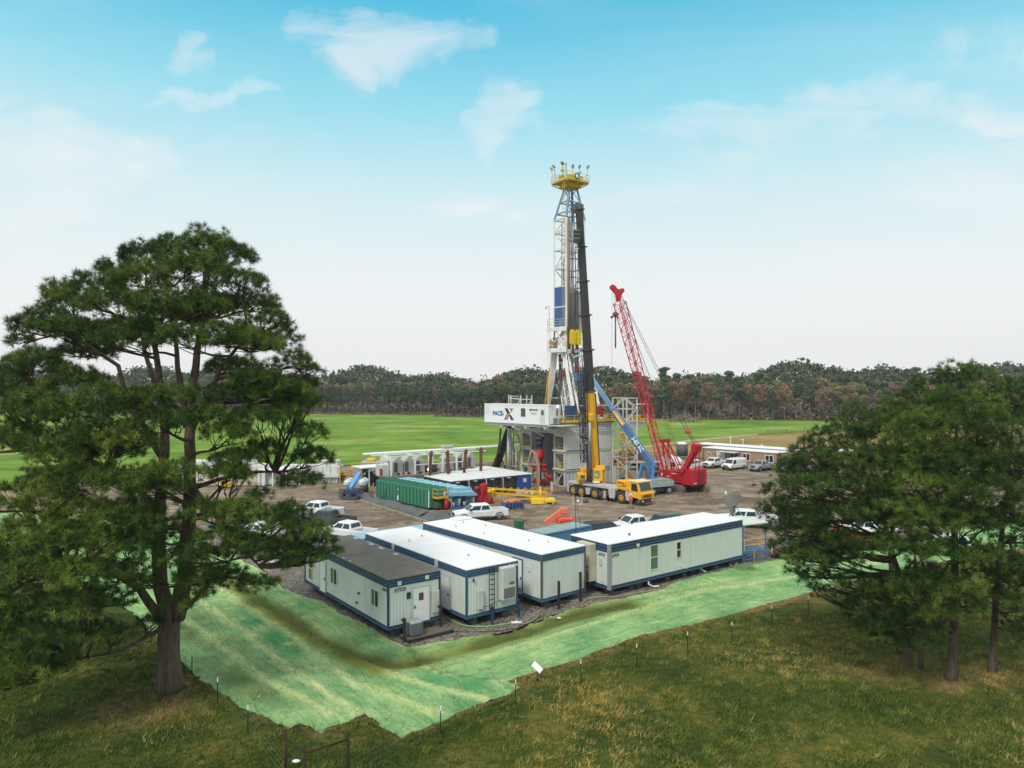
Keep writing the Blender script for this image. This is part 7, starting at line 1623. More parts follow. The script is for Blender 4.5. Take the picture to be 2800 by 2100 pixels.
# dumpsters / skips at the far left of the cabins
p = gg(770,1560); T = thing('skip', 'dark steel skip between two white boxes at the left end of the dark roofed cabin', 'skip', (p.x+.6, p.y+1.5, 0), R(37)); c = MB(); c.box(0,1.6,0,2.0,.05,3.0,bev=.05); c.build('skip_body', M_black, T)
for i, (px, s_) in enumerate(((740,1.5),(808,1.0))):
    p = gg(px,1556); T = thing('white_cabinet', ['plain white cabinet left of the dark skip, under the pine branches','plain white cabinet squeezed between the dark skip and the dark roofed cabin'][i], 'cabinet', (p.x+.2, p.y+1.6, 0), R(37)); c = MB(); c.box(-.5,s_-.5,0,1.4,.05,2.6,bev=.04); c.build('cabinet_body', M_offwhite, T); c = MB(); c.box(-.4,s_-.6,-.03,-.002,.2,2.4); c.build('door', M_white, T)

# ================= fence =================
M_post = paint('post_dark_green', srgb(34,44,38), dirt=.3); M_wire = paint('fence_wire', srgb(104,110,92), dirt=.2)
left_posts = [(160,1600),(244,1668),(412,1758),(525,1848),(595,1924),(678,2006)]
right_posts = [(1205,2008),(1410,1930),(1588,1870),(1741,1823),(1880,1787),(2001,1758),(2110,1709),(2210,1682),(2297,1650)]
def tpost(fence, p, h=1.32):
    l = Vector(fence.location); q = Vector(p)-l; c = MB(); c.box(q.x-.022,q.x+.022,q.y-.018,q.y+.018,q.z-.1,q.z+h-.22); c.box(q.x-.006,q.x+.006,q.y-.05,q.y-.018,q.z-.1,q.z+h-.22); o = c.build('post', M_post, fence); c = MB(); c.box(q.x-.024,q.x+.024,q.y-.02,q.y+.02,q.z+h-.22,q.z+h+.01); c.build('white_tip', M_white, o); return q
def fence(label, posts, ends, hs=(.35,.62,.88,1.12)):
    ps = [GG(*a) for a in posts]; T = thing('wire_fence', label, 'fence', tuple(ps[0])); qs = [tpost(T, p) for p in ps]
    allq = ([Vector(ends[0])-Vector(T.location)] if ends[0] is not None else [])+qs+([Vector(ends[1])-Vector(T.location)] if ends[1] is not None else [])
    for h in hs:
        c = MB()
        for a, e in zip(allq[:-1], allq[1:]): m_ = a.lerp(e,.5)+Vector((0,0,h-.015)); c.tube([a+Vector((0,0,h)), m_, e+Vector((0,0,h))], .0045, 4)
        c.build('wire', M_wire, T)
cA, cB, cC = GG(781,2150), GG(833,2215), GG(952,2160)
fence('wire fence with white tipped posts running past the big pine on the left', left_posts, (None, cA)); fence('wire fence with white tipped posts running along the right side of the green mats', right_posts, (cC, None))
M_bp = paint('brown_pipe', srgb(46,36,32), dirt=.6, dcol=srgb(84,54,42), rough=.9)
T = thing('corner_brace', 'rusty brown pipe corner brace of the fence with three posts and two rails', 'fence corner', tuple(cB)); hs_ = []
for p, py in ((cA,1995),(cB,2038),(cC,2000)):
    z_ = P(0, py, p.y).z; q = p-cB; c = MB(); c.tube([q+Vector((0,0,-.1)), Vector((q.x,q.y,z_-cB.z))], .055, 10); c.build('post', M_bp, T); hs_.append(Vector((q.x,q.y,z_-cB.z)))
for a, e in ((hs_[0],hs_[1]),(hs_[2],hs_[1])): c = MB(); c.tube([a+Vector((0,0,-.32)), e+Vector((0,0,-.3))], .04, 8); c.build('rail', M_bp, T)
# field fence far right
ps = [G(x, y) for x, y in ((1745,1219),(1790,1213),(1840,1207),(2100,1188),(2150,1185),(2200,1180),(2232,1178),(2262,1176),(2330,1172))]
T = thing('field_fence', 'thin dark fence running between the green field and the dry grass', 'fence', tuple(ps[0]))
for k, (a, e) in enumerate(zip(ps[:-1], ps[1:])):
    if k == 2: continue
    c = MB(); c.beam(a-ps[0], a-ps[0]+Vector((0,0,1.5)), .16); c.build('post', M_wood, T); c = MB()
    for h in (.6,1.1,1.4): c.beam(a-ps[0]+Vector((0,0,h)), e-ps[0]+Vector((0,0,h)), .03)
    c.build('wire', M_wire, T)
# fallen cuttings on the mat at the right
T = thing('brush_clump', 'pale green clump of cut brush lying on the green mat right of the longest cabin', 'brush', tuple(GG(2035,1556))); c = MB(); rr = random.Random(2)
for k in range(90): a = rr.uniform(0,6.28); q = Vector((rr.uniform(-.9,.9), rr.uniform(-.7,.7), .03)); c.beam(q, q+Vector((math.cos(a)*.4, math.sin(a)*.35, rr.uniform(.05,.4))), .035)
c.build('twigs', paint('brush_green', srgb(132,160,104), dirt=.4), T)

# churned mud ridges on the yard
def churn(px, py, w, d, amp, seed):
    p = G(px, py); n = int(w/.3); m_ = int(d/.3); vs = []; fs = []
    for i in range(n):
        for j in range(m_):
            u, v_ = i/(n-1)*2-1, j/(m_-1)*2-1; e = max(0, 1-max(abs(u)**3, abs(v_)**3)); x_, y_ = p.x+u*w/2, p.y+v_*d/2+.8*math.sin(u*3+seed)
            q = abs(noise.noise((x_*.35, y_*1.4, seed)))+.5*noise.noise((x_*1.6, y_*2.8, seed+3)); vs.append((x_, y_, -.05+e*(.06+max(0, q-.08)*amp)))
    fs = [[i*m_+j, (i+1)*m_+j, (i+1)*m_+j+1, i*m_+j+1] for i in range(n-1) for j in range(m_-1)]; c = MB(); c.add(vs, fs, True); o = c.build('churned_mud', M_mud); kind(o, 'structure')
M_mud = paint('mud', srgb(96,82,70), dirt=.8, dcol=srgb(132,116,98), rough=.9, scale=1.4)
churn(1990, 1372, 13, 5, .9, 1); churn(2090, 1368, 8, 4, .9, 5); churn(1860, 1352, 9, 3.2, .6, 9); churn(1420, 1397, 5, 2.2, .6, 3)
a, e = G(1468,1338), G(1552,1349); T = thing('timber_mat', 'row of brown timber mats on the ground at the foot of the rig', 'timber mat', tuple(a), _dir(a, e)); c = MB()
for k in range(12): c.box(k*.5, k*.5+.44, -1.2+.1*(k%3), 2.6, .01, .16)
c.build('planks', paint('mat_timber', srgb(146,112,78), dirt=.6, dcol=srgb(96,76,58)), T)
# ================= people =================
def person(label, loc, rz, pose='stand', top=M_hiv, legs=M_navy, hat=M_white, arms='down', hgt=1.76, xstripe=False):
    T = thing('person', label, 'person', loc, rz); s = hgt/1.76
    st = .26 if pose == 'walk' else .09
    J = dict(pel=(0,0,.95), sp=(0,.0,1.18), ch=(0,0,1.4), nk=(0,0,1.52), hd=(0,.02,1.64), ht=(0,.0,1.74),
             lh=(.1,0,.92), lk=(.12,st*.6+.03,.5), la=(.12,st,.09) if pose == 'walk' else (.13,0,.09), lt=(.12,st+.14 if pose == 'walk' else .14,.03), rh=(-.1,0,.92), rk=(-.12,-st*.3+.05 if pose == 'walk' else .02,.5), ra=(-.12,-st if pose == 'walk' else 0,.11), rt=(-.12,-st+.13 if pose == 'walk' else .14,.03),
             ls=(.19,0,1.42), le=(.27,-.05 if pose != 'walk' else -.14,1.14), lw=(.27,.05 if pose != 'walk' else -.06,.88), lf=(.27,.07,.8), rs=(-.19,0,1.42), re=(-.27,-.04 if pose != 'walk' else .1,1.14), rw=(-.27,.08 if pose != 'walk' else .24,.92), rf=(-.27,.1 if pose != 'walk' else .28,.84))
    if arms == 'fwd': J.update(le=(.26,.14,1.18), lw=(.2,.38,1.12), lf=(.18,.46,1.12), re=(-.26,.14,1.18), rw=(-.2,.38,1.12), rf=(-.18,.46,1.12))
    rad = dict(pel=.15,sp=.135,ch=.16,nk=.06,hd=.105,ht=.085,lh=.1,lk=.065,la=.045,lt=.04,rh=.1,rk=.065,ra=.045,rt=.04,ls=.075,le=.052,lw=.036,lf=.03,rs=.075,re=.052,rw=.036,rf=.03)
    E_ = [('pel','sp'),('sp','ch'),('ch','nk'),('nk','hd'),('hd','ht'),('pel','lh'),('lh','lk'),('lk','la'),('la','lt'),('pel','rh'),('rh','rk'),('rk','ra'),('ra','rt'),('ch','ls'),('ls','le'),('le','lw'),('lw','lf'),('ch','rs'),('rs','re'),('re','rw'),('rw','rf')]
    keys = list(J); 
    def skin(name, es, mat, grow=1.0, skin_keys=None, root='pel'):
        ks = []; 
        for a, b_ in es:
            for q in (a, b_):
                if q not in ks: ks.append(q)
        me = bpy.data.meshes.new(name); me.from_pydata([Vector(J[k])*s for k in ks], [(ks.index(a), ks.index(b_)) for a, b_ in es], []); o = bpy.data.objects.new(name, me); col.objects.link(o); o.parent = T
        m1 = o.modifiers.new('skin', 'SKIN'); m1.use_smooth_shade = True
        for i, k in enumerate(ks): v_ = me.skin_vertices[0].data[i]; v_.radius = (rad[k]*grow*s, rad[k]*grow*.85*s); v_.use_root = (k == root)
        m2 = o.modifiers.new('sub', 'SUBSURF'); m2.levels = 1; m2.render_levels = 1; me.materials.append(mat); return o
    skin('body', E_, M_skin)
    skin('trousers', [('pel','lh'),('lh','lk'),('lk','la'),('pel','rh'),('rh','rk'),('rk','ra')], legs, 1.18)
    skin('jacket', [('pel','sp'),('sp','ch'),('ch','ls'),('ls','le'),('le','lw'),('ch','rs'),('rs','re'),('re','rw')], top, 1.16, root='ch')
    for sd in ('l','r'):
        c = MB(); a, t_ = J[sd+'a'], J[sd+'t']; c.box((a[0]-.06)*s, (a[0]+.06)*s, (a[1]-.08)*s, (t_[1]+.06)*s, (a[2]-.09)*s, (a[2]+.04)*s, bev=.03); c.build('boot', M_black, T)
    if hat:
        c = MB(); c.ball((0, .01*s, 1.72*s), .135*s, 1, 1.15, .8, 14, 8); c.tube([(0,.03*s,1.68*s),(0,.03*s,1.7*s)], .165*s, 14); c.build('hard_hat', hat, T)
    c = MB()
    for x_ in (-.035,.035): c.ball((x_*s, .115*s, 1.645*s), .012, n=6, m=4)
    c.build('eyes', M_black, T)
    c = MB(); c.box(-.17*s,.17*s,-.175*s,.175*s,1.17*s,1.22*s,bev=.02)
    if xstripe: c.beam((-.14*s,-.175*s,1.2*s),(.14*s,-.175*s,1.46*s),.04); c.beam((.14*s,-.175*s,1.2*s),(-.14*s,-.175*s,1.46*s),.04)
    c.build('reflective_band', paint('reflective', (.75,.75,.68), dirt=.1), T)
    return T
person('worker in an orange jacket and white hard hat walking past the mobile crane', tuple(G(1725,1389)), R(70), 'walk', M_hiv, paint('khaki', srgb(150,140,120), dirt=.3), M_white)
q = Matrix.Rotation(R(a4-10), 4, 'Z') @ Vector((.6, 1.0, 0)); person('worker in an orange vest with a pale cross on the back, on the entry platform', (o_.x+q.x, o_.y+q.y, 1.08), R(10), 'stand', M_hiv, M_navy, M_black, xstripe=True)
q = Matrix.Rotation(R(a4-10), 4, 'Z') @ Vector((.5, 2.4, 0)); person('worker in a lime vest on the entry platform behind the orange vested one', (o_.x+q.x, o_.y+q.y, 1.08), R(160), 'stand', M_hiy, M_navy, M_white)
q = RM @ Vector((8.3, 1.2, 10.02)); person('worker in a lime vest standing on the rig floor right of the crane boom', tuple(q), R(160), 'stand', M_hiy, M_navy, M_white)
q = RM @ (ps2[0].lerp(ps2[1], .5).lerp(ps2[3], .35)+Vector((0,0,.19))); person('worker in a lime vest and black trousers on the lower mast platform', tuple(q), R(200), 'stand', M_hiy, M_black, M_black, arms='fwd')
q = RM @ (ps2[0].lerp(ps2[1], .22).lerp(ps2[3], .3)+Vector((0,0,.19))); person('worker in dull red clothes crouched over the rail of the lower mast platform', tuple(q), R(150), 'stand', paint('dull_red_cloth', srgb(120,50,48)), paint('dull_red_cloth', srgb(120,50,48)), M_red, hgt=1.6)
q = RM @ (ps2[0].lerp(ps2[1], .8).lerp(ps2[3], .4)+Vector((0,0,.19))); person('worker in orange brown clothes at the right side of the lower mast platform', tuple(q), R(120), 'stand', paint('brown_cloth', srgb(150,84,60)), paint('brown_cloth', srgb(150,84,60)), M_rust, hgt=1.7)
q = BLM @ (Mb @ Vector((.2, 0, -.6))); person('worker in dark clothes riding in the basket of the blue boom lift', tuple(q), R(150), 'stand', M_navy, M_navy, M_white, arms='fwd')
# ================= near pines =================
def leaf_mat(name, stops, rough=.6, sheen=.15, sc=.6):
    m, t, b = base_mat(name); b.inputs['Roughness'].default_value = rough; b.inputs['Specular IOR Level'].default_value = .25
    at = N(t, 'ShaderNodeAttribute', attribute_name='tint'); tcn = N(t, 'ShaderNodeTexCoord'); n = N(t, 'ShaderNodeTexNoise', i_Scale=sc, i_Detail=2.0); L(t, tcn, n, 3)
    oi = N(t, 'ShaderNodeObjectInfo')
    a = N(t, 'ShaderNodeMath', operation='MULTIPLY_ADD', i_1=.5, i_2=-.25); L(t, n, a)
    a2 = N(t, 'ShaderNodeMath', operation='ADD'); t.links.new(at.outputs['Fac'], a2.inputs[0]); L(t, a, a2, 0, 1)
    a3 = N(t, 'ShaderNodeMath', operation='MULTIPLY_ADD', i_1=.3, i_2=-.15); t.links.new(oi.outputs['Random'], a3.inputs[0])
    a4 = N(t, 'ShaderNodeMath', operation='ADD', use_clamp=True); L(t, a2, a4, 0, 0); L(t, a3, a4, 0, 1)
    r_ = ramp(t, stops); L(t, a4, r_); L(t, r_, b); return m
M_needle = leaf_mat('pine_needles', [(0, srgb(28,46,15)), (.4, srgb(58,84,28)), (.75, srgb(96,120,41)), (1, srgb(142,152,62))])
M_bark = paint('pine_bark', srgb(112,96,82), rough=.95, dirt=.9, dcol=srgb(44,38,34), scale=2.2, streak=True, spec=.1, bump=1.0)
M_twig = paint('twig', srgb(66,54,46), rough=.95, dirt=.5, dcol=srgb(40,34,28), spec=.1)
def needles_mesh(name, tips, parent, nb=16, ln=.34, wd=.035, tint=None, rng=None, mat=None):
    """tips: array (n,6) of position and outward direction; each tip is a burst of needle blades"""
    rng = rng or RNG; tips = np.asarray(tips, float); n = len(tips)
    P0 = np.repeat(tips[:, :3], nb, 0); D = np.repeat(tips[:, 3:], nb, 0)
    rv = rng.normal(size=(n*nb, 3)); rv /= np.linalg.norm(rv, axis=1, keepdims=True)
    d = rv*1.0+D*.42+np.array([0,0,.12]); d /= np.linalg.norm(d, axis=1, keepdims=True)
    l = ln*rng.uniform(.65, 1.15, (n*nb, 1))
    q = rng.normal(size=(n*nb, 3)); s = np.cross(d, q); s /= np.linalg.norm(s, axis=1, keepdims=True)+1e-9
    base = P0+rng.normal(size=(n*nb, 3))*ln*.10
    v = np.empty((n*nb, 3, 3)); v[:, 0] = base-s*wd*.5; v[:, 1] = base+s*wd*.5+0*d; v[:, 2] = base+d*l
    v[:, 1] += d*l*.12
    me = bpy.data.meshes.new(name); nv = n*nb*3
    me.vertices.add(nv); me.vertices.foreach_set('co', v.reshape(-1).astype(np.float32))
    me.loops.add(nv); me.loops.foreach_set('vertex_index', np.arange(nv, dtype=np.int32))
    me.polygons.add(n*nb); me.polygons.foreach_set('loop_start', np.arange(0, nv, 3, dtype=np.int32)); me.update(calc_edges=True)
    t_ = np.repeat(tint if tint is not None else rng.uniform(.2, .8, n), nb*3); t_ = t_+np.repeat(rng.uniform(-.12,.12,n*nb), 3)
    add_attr(me, 'tint', np.clip(t_, 0, 1)); me.materials.append(mat or M_needle)
    o = bpy.data.objects.new(name, me); col.objects.link(o); o.parent = parent; return o
def bez(a, b, sag, rng, n=6):
    a, b = Vector(a), Vector(b); out = []; L_ = (b-a).length
    w = Vector(rng.normal(size=3))*L_*.05
    for i in range(n+1):
        t_ = i/n; p = a.lerp(b, t_); p = p+Vector((0,0,sag*math.sin(math.pi*t_)*L_))+w*math.sin(2*math.pi*t_)*.6; out.append(p)
    return out
def near_pine(name, label, cat, base, stems, pads, rng, group=None, tips_per=60, ln=.34, nb=16, trunk_r=.5, twig_n=9, flare=1.5):
    """stems: list of (polyline world points, r0, r1); pads: (centre, rx, rz) foliage masses"""
    T = thing(name, label, cat, base, 0, group); b0 = Vector(base)
    tr = MB()
    for k, (pts, r0, r1) in enumerate(stems):
        pl = [Vector(p)-b0 for p in pts]; fine = []
        for a, c in zip(pl[:-1], pl[1:]):
            m_ = max(2, int((c-a).length/.7))
            for i in range(m_): fine.append(a.lerp(c, i/m_)+Vector((noise.noise(a*.3+Vector((i,k,0))), noise.noise(a*.3+Vector((k,i,5))), 0))*.08)
        fine.append(pl[-1]); n_ = len(fine)
        rr_ = [r0+(r1-r0)*i/(n_-1) for i in range(n_)]
        if k == 0: rr_[0] *= flare; rr_[1] *= 1+(flare-1)*.35
        o_ = len(tr.v); tr.tube(fine, rr_, 14 if r0 > .25 else 8)
        if k == 0:   # fluted bark on the main bole
            for i in range(o_, len(tr.v)):
                v = Vector(tr.v[i]); ang = math.atan2(v.y, v.x); s_ = 1+.07*noise.noise((math.cos(ang)*3, math.sin(ang)*3, v.z*.25))+.03*noise.noise((math.cos(ang)*9, math.sin(ang)*9, v.z*.6)); tr.v[i] = (v.x*s_, v.y*s_, v.z)
    allp = []
    for pts, r0, r1 in stems:
        pl = [Vector(p)-b0 for p in pts]
        for a, c in zip(pl[:-1], pl[1:]):
            for i in range(5): allp.append((a.lerp(c, i/5)))
    trunk = tr.build('trunk', M_bark, T)
    tips = []; tint = []; lb = MB(); tw = MB()
    for (c, rx, rz) in pads:
        c = Vector(c)-b0
        cand = sorted(allp, key=lambda p: (p-c).length+1.2*max(0, p.z-c.z+.15*(p-c).length)+(5 if p.z < 2.0 else 0))[:3]; s = cand[int(rng.integers(0, 2))]
        pts = bez(s, c-Vector((0,0,rz*.3)), -.03 if c.z > s.z else .06, rng); d_ = (c-s).length
        r0 = .035+.016*d_; lb.tube(pts, r0, 6, r2=.03)
        n = int(tips_per*rx*rx*(.6+.55*rz)); pt_ = rng.uniform(-.2, .2)
        sub = []
        for k in range(twig_n):
            u = rng.normal(size=3); u /= np.linalg.norm(u); u[2] = abs(u[2])*.55-.1
            e = c+Vector((u[0]*rx*.8, u[1]*rx*.8, u[2]*rz)); st_ = pts[int(rng.integers(3, 6))]
            tw.tube(bez(st_, e, -.05, rng, 3), .028, 4, r2=.012, cap=False); sub.append(e)
        for k in range(n):
            if rng.random() < .45:
                e = sub[int(rng.integers(0, len(sub)))]; g_ = rng.normal(size=3)*np.array([.26,.26,.16])*min(1, rx); p = e+Vector(g_); o_ = p-c
                o_ = Vector((o_.x/rx, o_.y/rx, o_.z/rz))
            else:
                u = rng.normal(size=3); u /= np.linalg.norm(u); u[2] = u[2] if u[2] > -.25 else -u[2]*.8
                r_ = rng.uniform(.5, 1.02)**.6; wob = 1+.28*noise.noise((u[0]*1.8+c.x, u[1]*1.8+c.y, u[2]*1.8+c.z))
                p = c+Vector((u[0]*rx*r_*wob, u[1]*rx*r_*wob, u[2]*rz*r_*wob)); o_ = Vector(u)
            d = Vector((o_.x, o_.y, o_.z*.7+.35)).normalized(); tips.append((*p, *d)); tint.append(.45+pt_+rng.uniform(-.26,.26))
    lb.build('limbs', M_bark, trunk)
    cr = needles_mesh('crown', tips, T, nb, ln, ln*.072, np.array(tint), rng)
    tw.build('twigs', M_twig, cr)
    return T, len(tips)

rg = np.random.default_rng(11)
D0 = 37.8
def q_(px, py, dd=0): return tuple(P(px, py, D0+dd))
base = GG(465, 1884); D0 = base.y
stems = [([base+Vector((0,0,-.3)), q_(462,1800), q_(463,1700), q_(470,1640)], .60, .54),
         ([q_(462,1690), q_(440,1600), q_(432,1500), q_(436,1400), q_(448,1280,.3), q_(452,1180,.5), q_(440,1060,.6), q_(424,960,.8), q_(405,860,1), q_(400,760,1)], .42, .08),
         ([q_(482,1690), q_(505,1580,-.3), q_(515,1450,-.5), q_(518,1330,-.5), q_(520,1200,-.4), q_(524,1080,-.2), q_(540,960), q_(556,860,.2), q_(560,740,.4), q_(565,680,.4)], .46, .07),
         ([q_(515,1170,-.3), q_(490,1040,-.6), q_(480,930,-.9), q_(462,840,-1), q_(450,740,-1)], .2, .05),
         ([q_(520,1180,-.3), q_(575,1080,-.9), q_(600,1010,-1.3), q_(650,950,-1.8), q_(700,900,-2)], .18, .05),
         ([q_(452,1250), q_(445,1140,1.2), q_(425,1060,1.8), q_(395,960,2.4), q_(380,860,2.6), q_(330,760,2.8)], .2, .05),
         ([q_(438,1400), q_(360,1320,-1.0), q_(250,1260,-2.2), q_(120,1235,-3.2), q_(40,1230,-3.4)], .2, .05),
         ([q_(448,1260,.4), q_(345,1090,1.0), q_(322,1000,1.6), q_(220,930,2.2), q_(130,905,2.6)], .18, .05),
         ([q_(516,1320,-.5), q_(560,1380,-1.6), q_(620,1440,-2.4), q_(660,1500,-2.8), q_(720,1560,-3)], .2, .04),
         ([q_(500,1672), q_(560,1610,-.8), q_(620,1545,-1.4), q_(650,1500,-1.6)], .16, .05),
         ([q_(446,1700), q_(380,1610,-1), q_(300,1560,-2.2), q_(190,1540,-3.4), q_(60,1600,-4.6), q_(-60,1680,-5.2)], .26, .05),
         ([q_(440,1720), q_(330,1780,-1.5), q_(220,1800,-2.6), q_(130,1840,-3.2)], .14, .03),
         ([q_(516,1340), q_(600,1310,.6), q_(700,1290,1.0), q_(790,1290,1.2)], .14, .04)]
padpx = [ # px, py, depth offset, rx px, rz px
 (480,680,0,75,38),(565,668,.6,80,42),(640,700,.2,62,38),(400,700,.8,72,40),(385,760,-1.6,85,40),(520,730,-2.2,95,45),(650,770,-1.8,85,42),(700,830,.5,70,38),
 (330,740,1.5,70,36),(270,770,.6,70,36),(200,800,.4,75,36),(160,820,1.2,50,30),(300,830,-2.0,90,42),(420,840,-3.4,95,42),(540,835,-3.0,90,40),(730,880,-1.2,70,38),
 (765,930,.4,60,34),(800,985,.2,55,30),(850,1005,.2,42,18),(690,940,-2.6,90,40),(600,915,-3.8,80,36),(100,890,.3,72,36),(60,930,.8,42,26),(170,900,-1.8,85,38),(250,905,-2.6,85,38),
 (340,930,-3.2,80,36),(490,925,-4.0,85,38),(780,1060,-1.0,75,38),(825,1100,.6,52,30),(700,1040,-2.8,90,40),(620,1075,-3.4,60,30),(840,1180,.2,55,28),
 (35,1010,-2.4,60,40),(110,1010,-2.8,80,42),(20,1080,-3.8,80,50),(100,1110,-4.4,90,46),(210,1040,-3.2,80,40),(180,1130,-4.8,95,44),(40,1190,-4.2,90,46),(290,1090,-4.4,85,40),(380,1095,-4.8,80,36),(470,1080,-5.0,75,34),
 (260,1180,-5.4,95,40),(350,1200,-5.0,85,38),(440,1150,-5.4,80,36),(150,1240,-5.0,100,44),(700,1140,-2.8,85,34),(620,1180,-3.4,75,32),(560,1130,-4.2,70,32),(775,1130,-2,60,30),
 (230,1300,-5.6,100,40),(330,1310,-5.4,95,38),(420,1330,-5.6,90,38),(480,1290,-5.6,85,34),(650,1250,-2.2,75,28),(720,1230,-1.0,65,28),(850,1250,.3,60,34),(820,1310,.2,60,28),(620,1290,-2.8,60,26),
 (540,1395,-5.0,60,26),(400,1430,-6.0,70,32),(350,1400,-5.6,95,38),(130,1370,-5.0,95,36),(230,1400,-5.4,95,38),(40,1340,-4.6,60,30),(650,1400,-4.2,85,34),(730,1420,-4.0,85,34),(790,1400,-3.6,60,30),(840,1450,-3.4,60,30),(880,1480,-3.2,45,26),
 (760,1500,-4.0,80,30),(680,1490,-4.6,80,32),(600,1470,-5.2,80,32),(900,1510,-3.0,38,22),(820,1530,-3.6,60,26),(560,1520,-4.8,60,28),
 (80,1450,-5.6,95,42),(180,1460,-6.0,100,40),(290,1480,-6.2,100,40),(360,1500,-6.0,70,32),(20,1540,-6.2,90,46),(120,1560,-6.6,100,44),(230,1560,-6.4,95,40),(330,1570,-6.0,80,36),
 (400,1590,-5.0,45,24),(475,1650,-4.0,42,22),(560,1600,-2.6,60,22),(620,1570,-2.2,60,26),(700,1590,-2.2,55,22),(20,1640,-6.8,85,44),(100,1660,-7.0,90,40),(190,1650,-6.6,80,36),
 (280,1640,-5.8,70,30),(-20,1720,-7.2,85,44),(70,1750,-7.2,85,38),(160,1740,-6.8,75,32),(250,1720,-5.6,60,26),(320,1730,-4.4,48,22),(20,1820,-7.4,85,38),(110,1830,-7.2,70,30),(-30,1870,-7.6,80,34),(170,1800,-6.6,50,22),(400,1700,-2.4,40,18),
 (480,860,3.8,90,40),(600,840,3.4,90,40),(360,900,4.4,90,40),(240,960,4.6,85,38),(640,1000,3.0,80,32),(300,1230,3.8,90,36),(150,1300,4.4,85,34),(350,1120,4.2,70,30),
 (460,1460,3.2,80,30),(250,1480,4.2,90,34),(90,1500,4.0,80,34),(-90,1200,-3,90,60),(-100,1400,-4.5,90,60),(-100,1600,-6,90,60),(-80,1050,-2,80,50)]
pads = []
for (px, py, dd, rx, rz) in padpx:
    d = D0+dd*.85; c = P(px, py+8, d); pads.append((c, rx*d/F*1.0, rz*d/F*1.38))
_n0 = len(pads); _nf = 0
for _k in range(900):
    i_, j_ = int(rg.integers(0, _n0)), int(rg.integers(0, _n0)); dd_ = (pads[i_][0]-pads[j_][0]).length
    if i_ != j_ and 2.2 < dd_ < 4.2:
        c = pads[i_][0].lerp(pads[j_][0], .5)+Vector((rg.normal()*.3, rg.normal()*.6, rg.normal()*.3))
        if 13.5 < c.z < 18.3 and abs(c.x+17.6) < 4.5 : continue
        if c.z > 23 or min((c-q[0]).length for q in pads[_n0:]+[(Vector((0,0,0)),)]) < 1.5: continue
        r_ = float(rg.uniform(.7, 1.25)); pads.append((c, r_, r_*.62)); _nf += 1
        if _nf > 42: break
T_, n_ = near_pine('pine_tree', 'huge spreading pine standing alone at the edge of the green matted slope', 'pine tree', tuple(base), stems, pads, rg, tips_per=54, ln=.34, nb=42)
print('big pine tips', n_)
# thin dead branches hanging out under the crown
# ---- the clump on the right ----
def right_pine(label, bx, by, top, cluster, seed, r=.32, lean=0, tp=46):
    rg = np.random.default_rng(seed); b = GG(bx, by); d0 = b.y
    tp_ = P(top[0], top[1], d0+lean); stm = [([b+Vector((0,0,-.3)), P(bx-18 if bx < 2500 else bx+12, by-220, d0), P((bx+top[0])/2, (by+top[1])/2-60, d0+lean*.5), tp_], r, .05)]
    pd = []
    for (px, py, dd, rx, rz) in cluster:
        d = d0+dd; pd.append((P(px, py, d), rx*d/F*1.08, rz*d/F*1.6))
    # limbs from the stem to wide pads
    T, n = near_pine('pine_tree', label, 'pine tree', tuple(b), stm, pd, rg, group='pines of the right hand clump', tips_per=tp*.85, ln=.31, nb=36, twig_n=7, flare=1.25)
    return n
n_ = 0
n_ += right_pine('pine at the left of the right hand clump, its boughs reaching toward the cabins', 2484, 1824, (2345,1130),
 [(2336,1140,0,42,30),(2300,1190,-.8,60,36),(2370,1190,-1.4,60,36),(2240,1215,.2,52,30),(2200,1240,1.0,40,24),(2420,1150,.5,55,36),(2310,1250,-2.2,80,38),(2230,1280,-1.4,70,34),(2180,1270,.4,45,26),(2150,1300,-.2,40,28),(2390,1270,-2.6,75,36),
  (2280,1330,-3.0,85,38),(2190,1340,-2.0,75,34),(2135,1350,-1.0,50,28),(2360,1350,-3.2,80,36),(2130,1400,-1.8,55,30),(2200,1400,-3.0,75,32),(2290,1410,-3.4,85,34),(2380,1430,-3.4,75,34),(2125,1450,-2.0,45,26),(2190,1460,-3.0,75,32),(2270,1480,-3.6,80,32),
  (2140,1500,-2.4,45,24),(2210,1530,-3.2,70,28),(2300,1540,-3.6,75,30),(2180,1560,-2.6,40,22),(2250,1590,-3.0,60,26),(2240,1620,-2.4,36,18),(2350,1500,-3.8,70,30),(2430,1500,-3.6,70,32),(2200,1420,2.0,70,34),(2300,1300,2.4,80,38),(2380,1400,2.4,80,36),(2250,1500,2.0,70,30),
  (2340,1600,-3.2,55,24),(2380,1660,-2.6,70,40),(2420,1620,-3.0,60,40),(2340,1680,-1.6,50,34),(2400,1730,-2.4,65,36),(2450,1690,-2.8,60,40),(2440,1760,-2.2,55,30)], 21, .24)
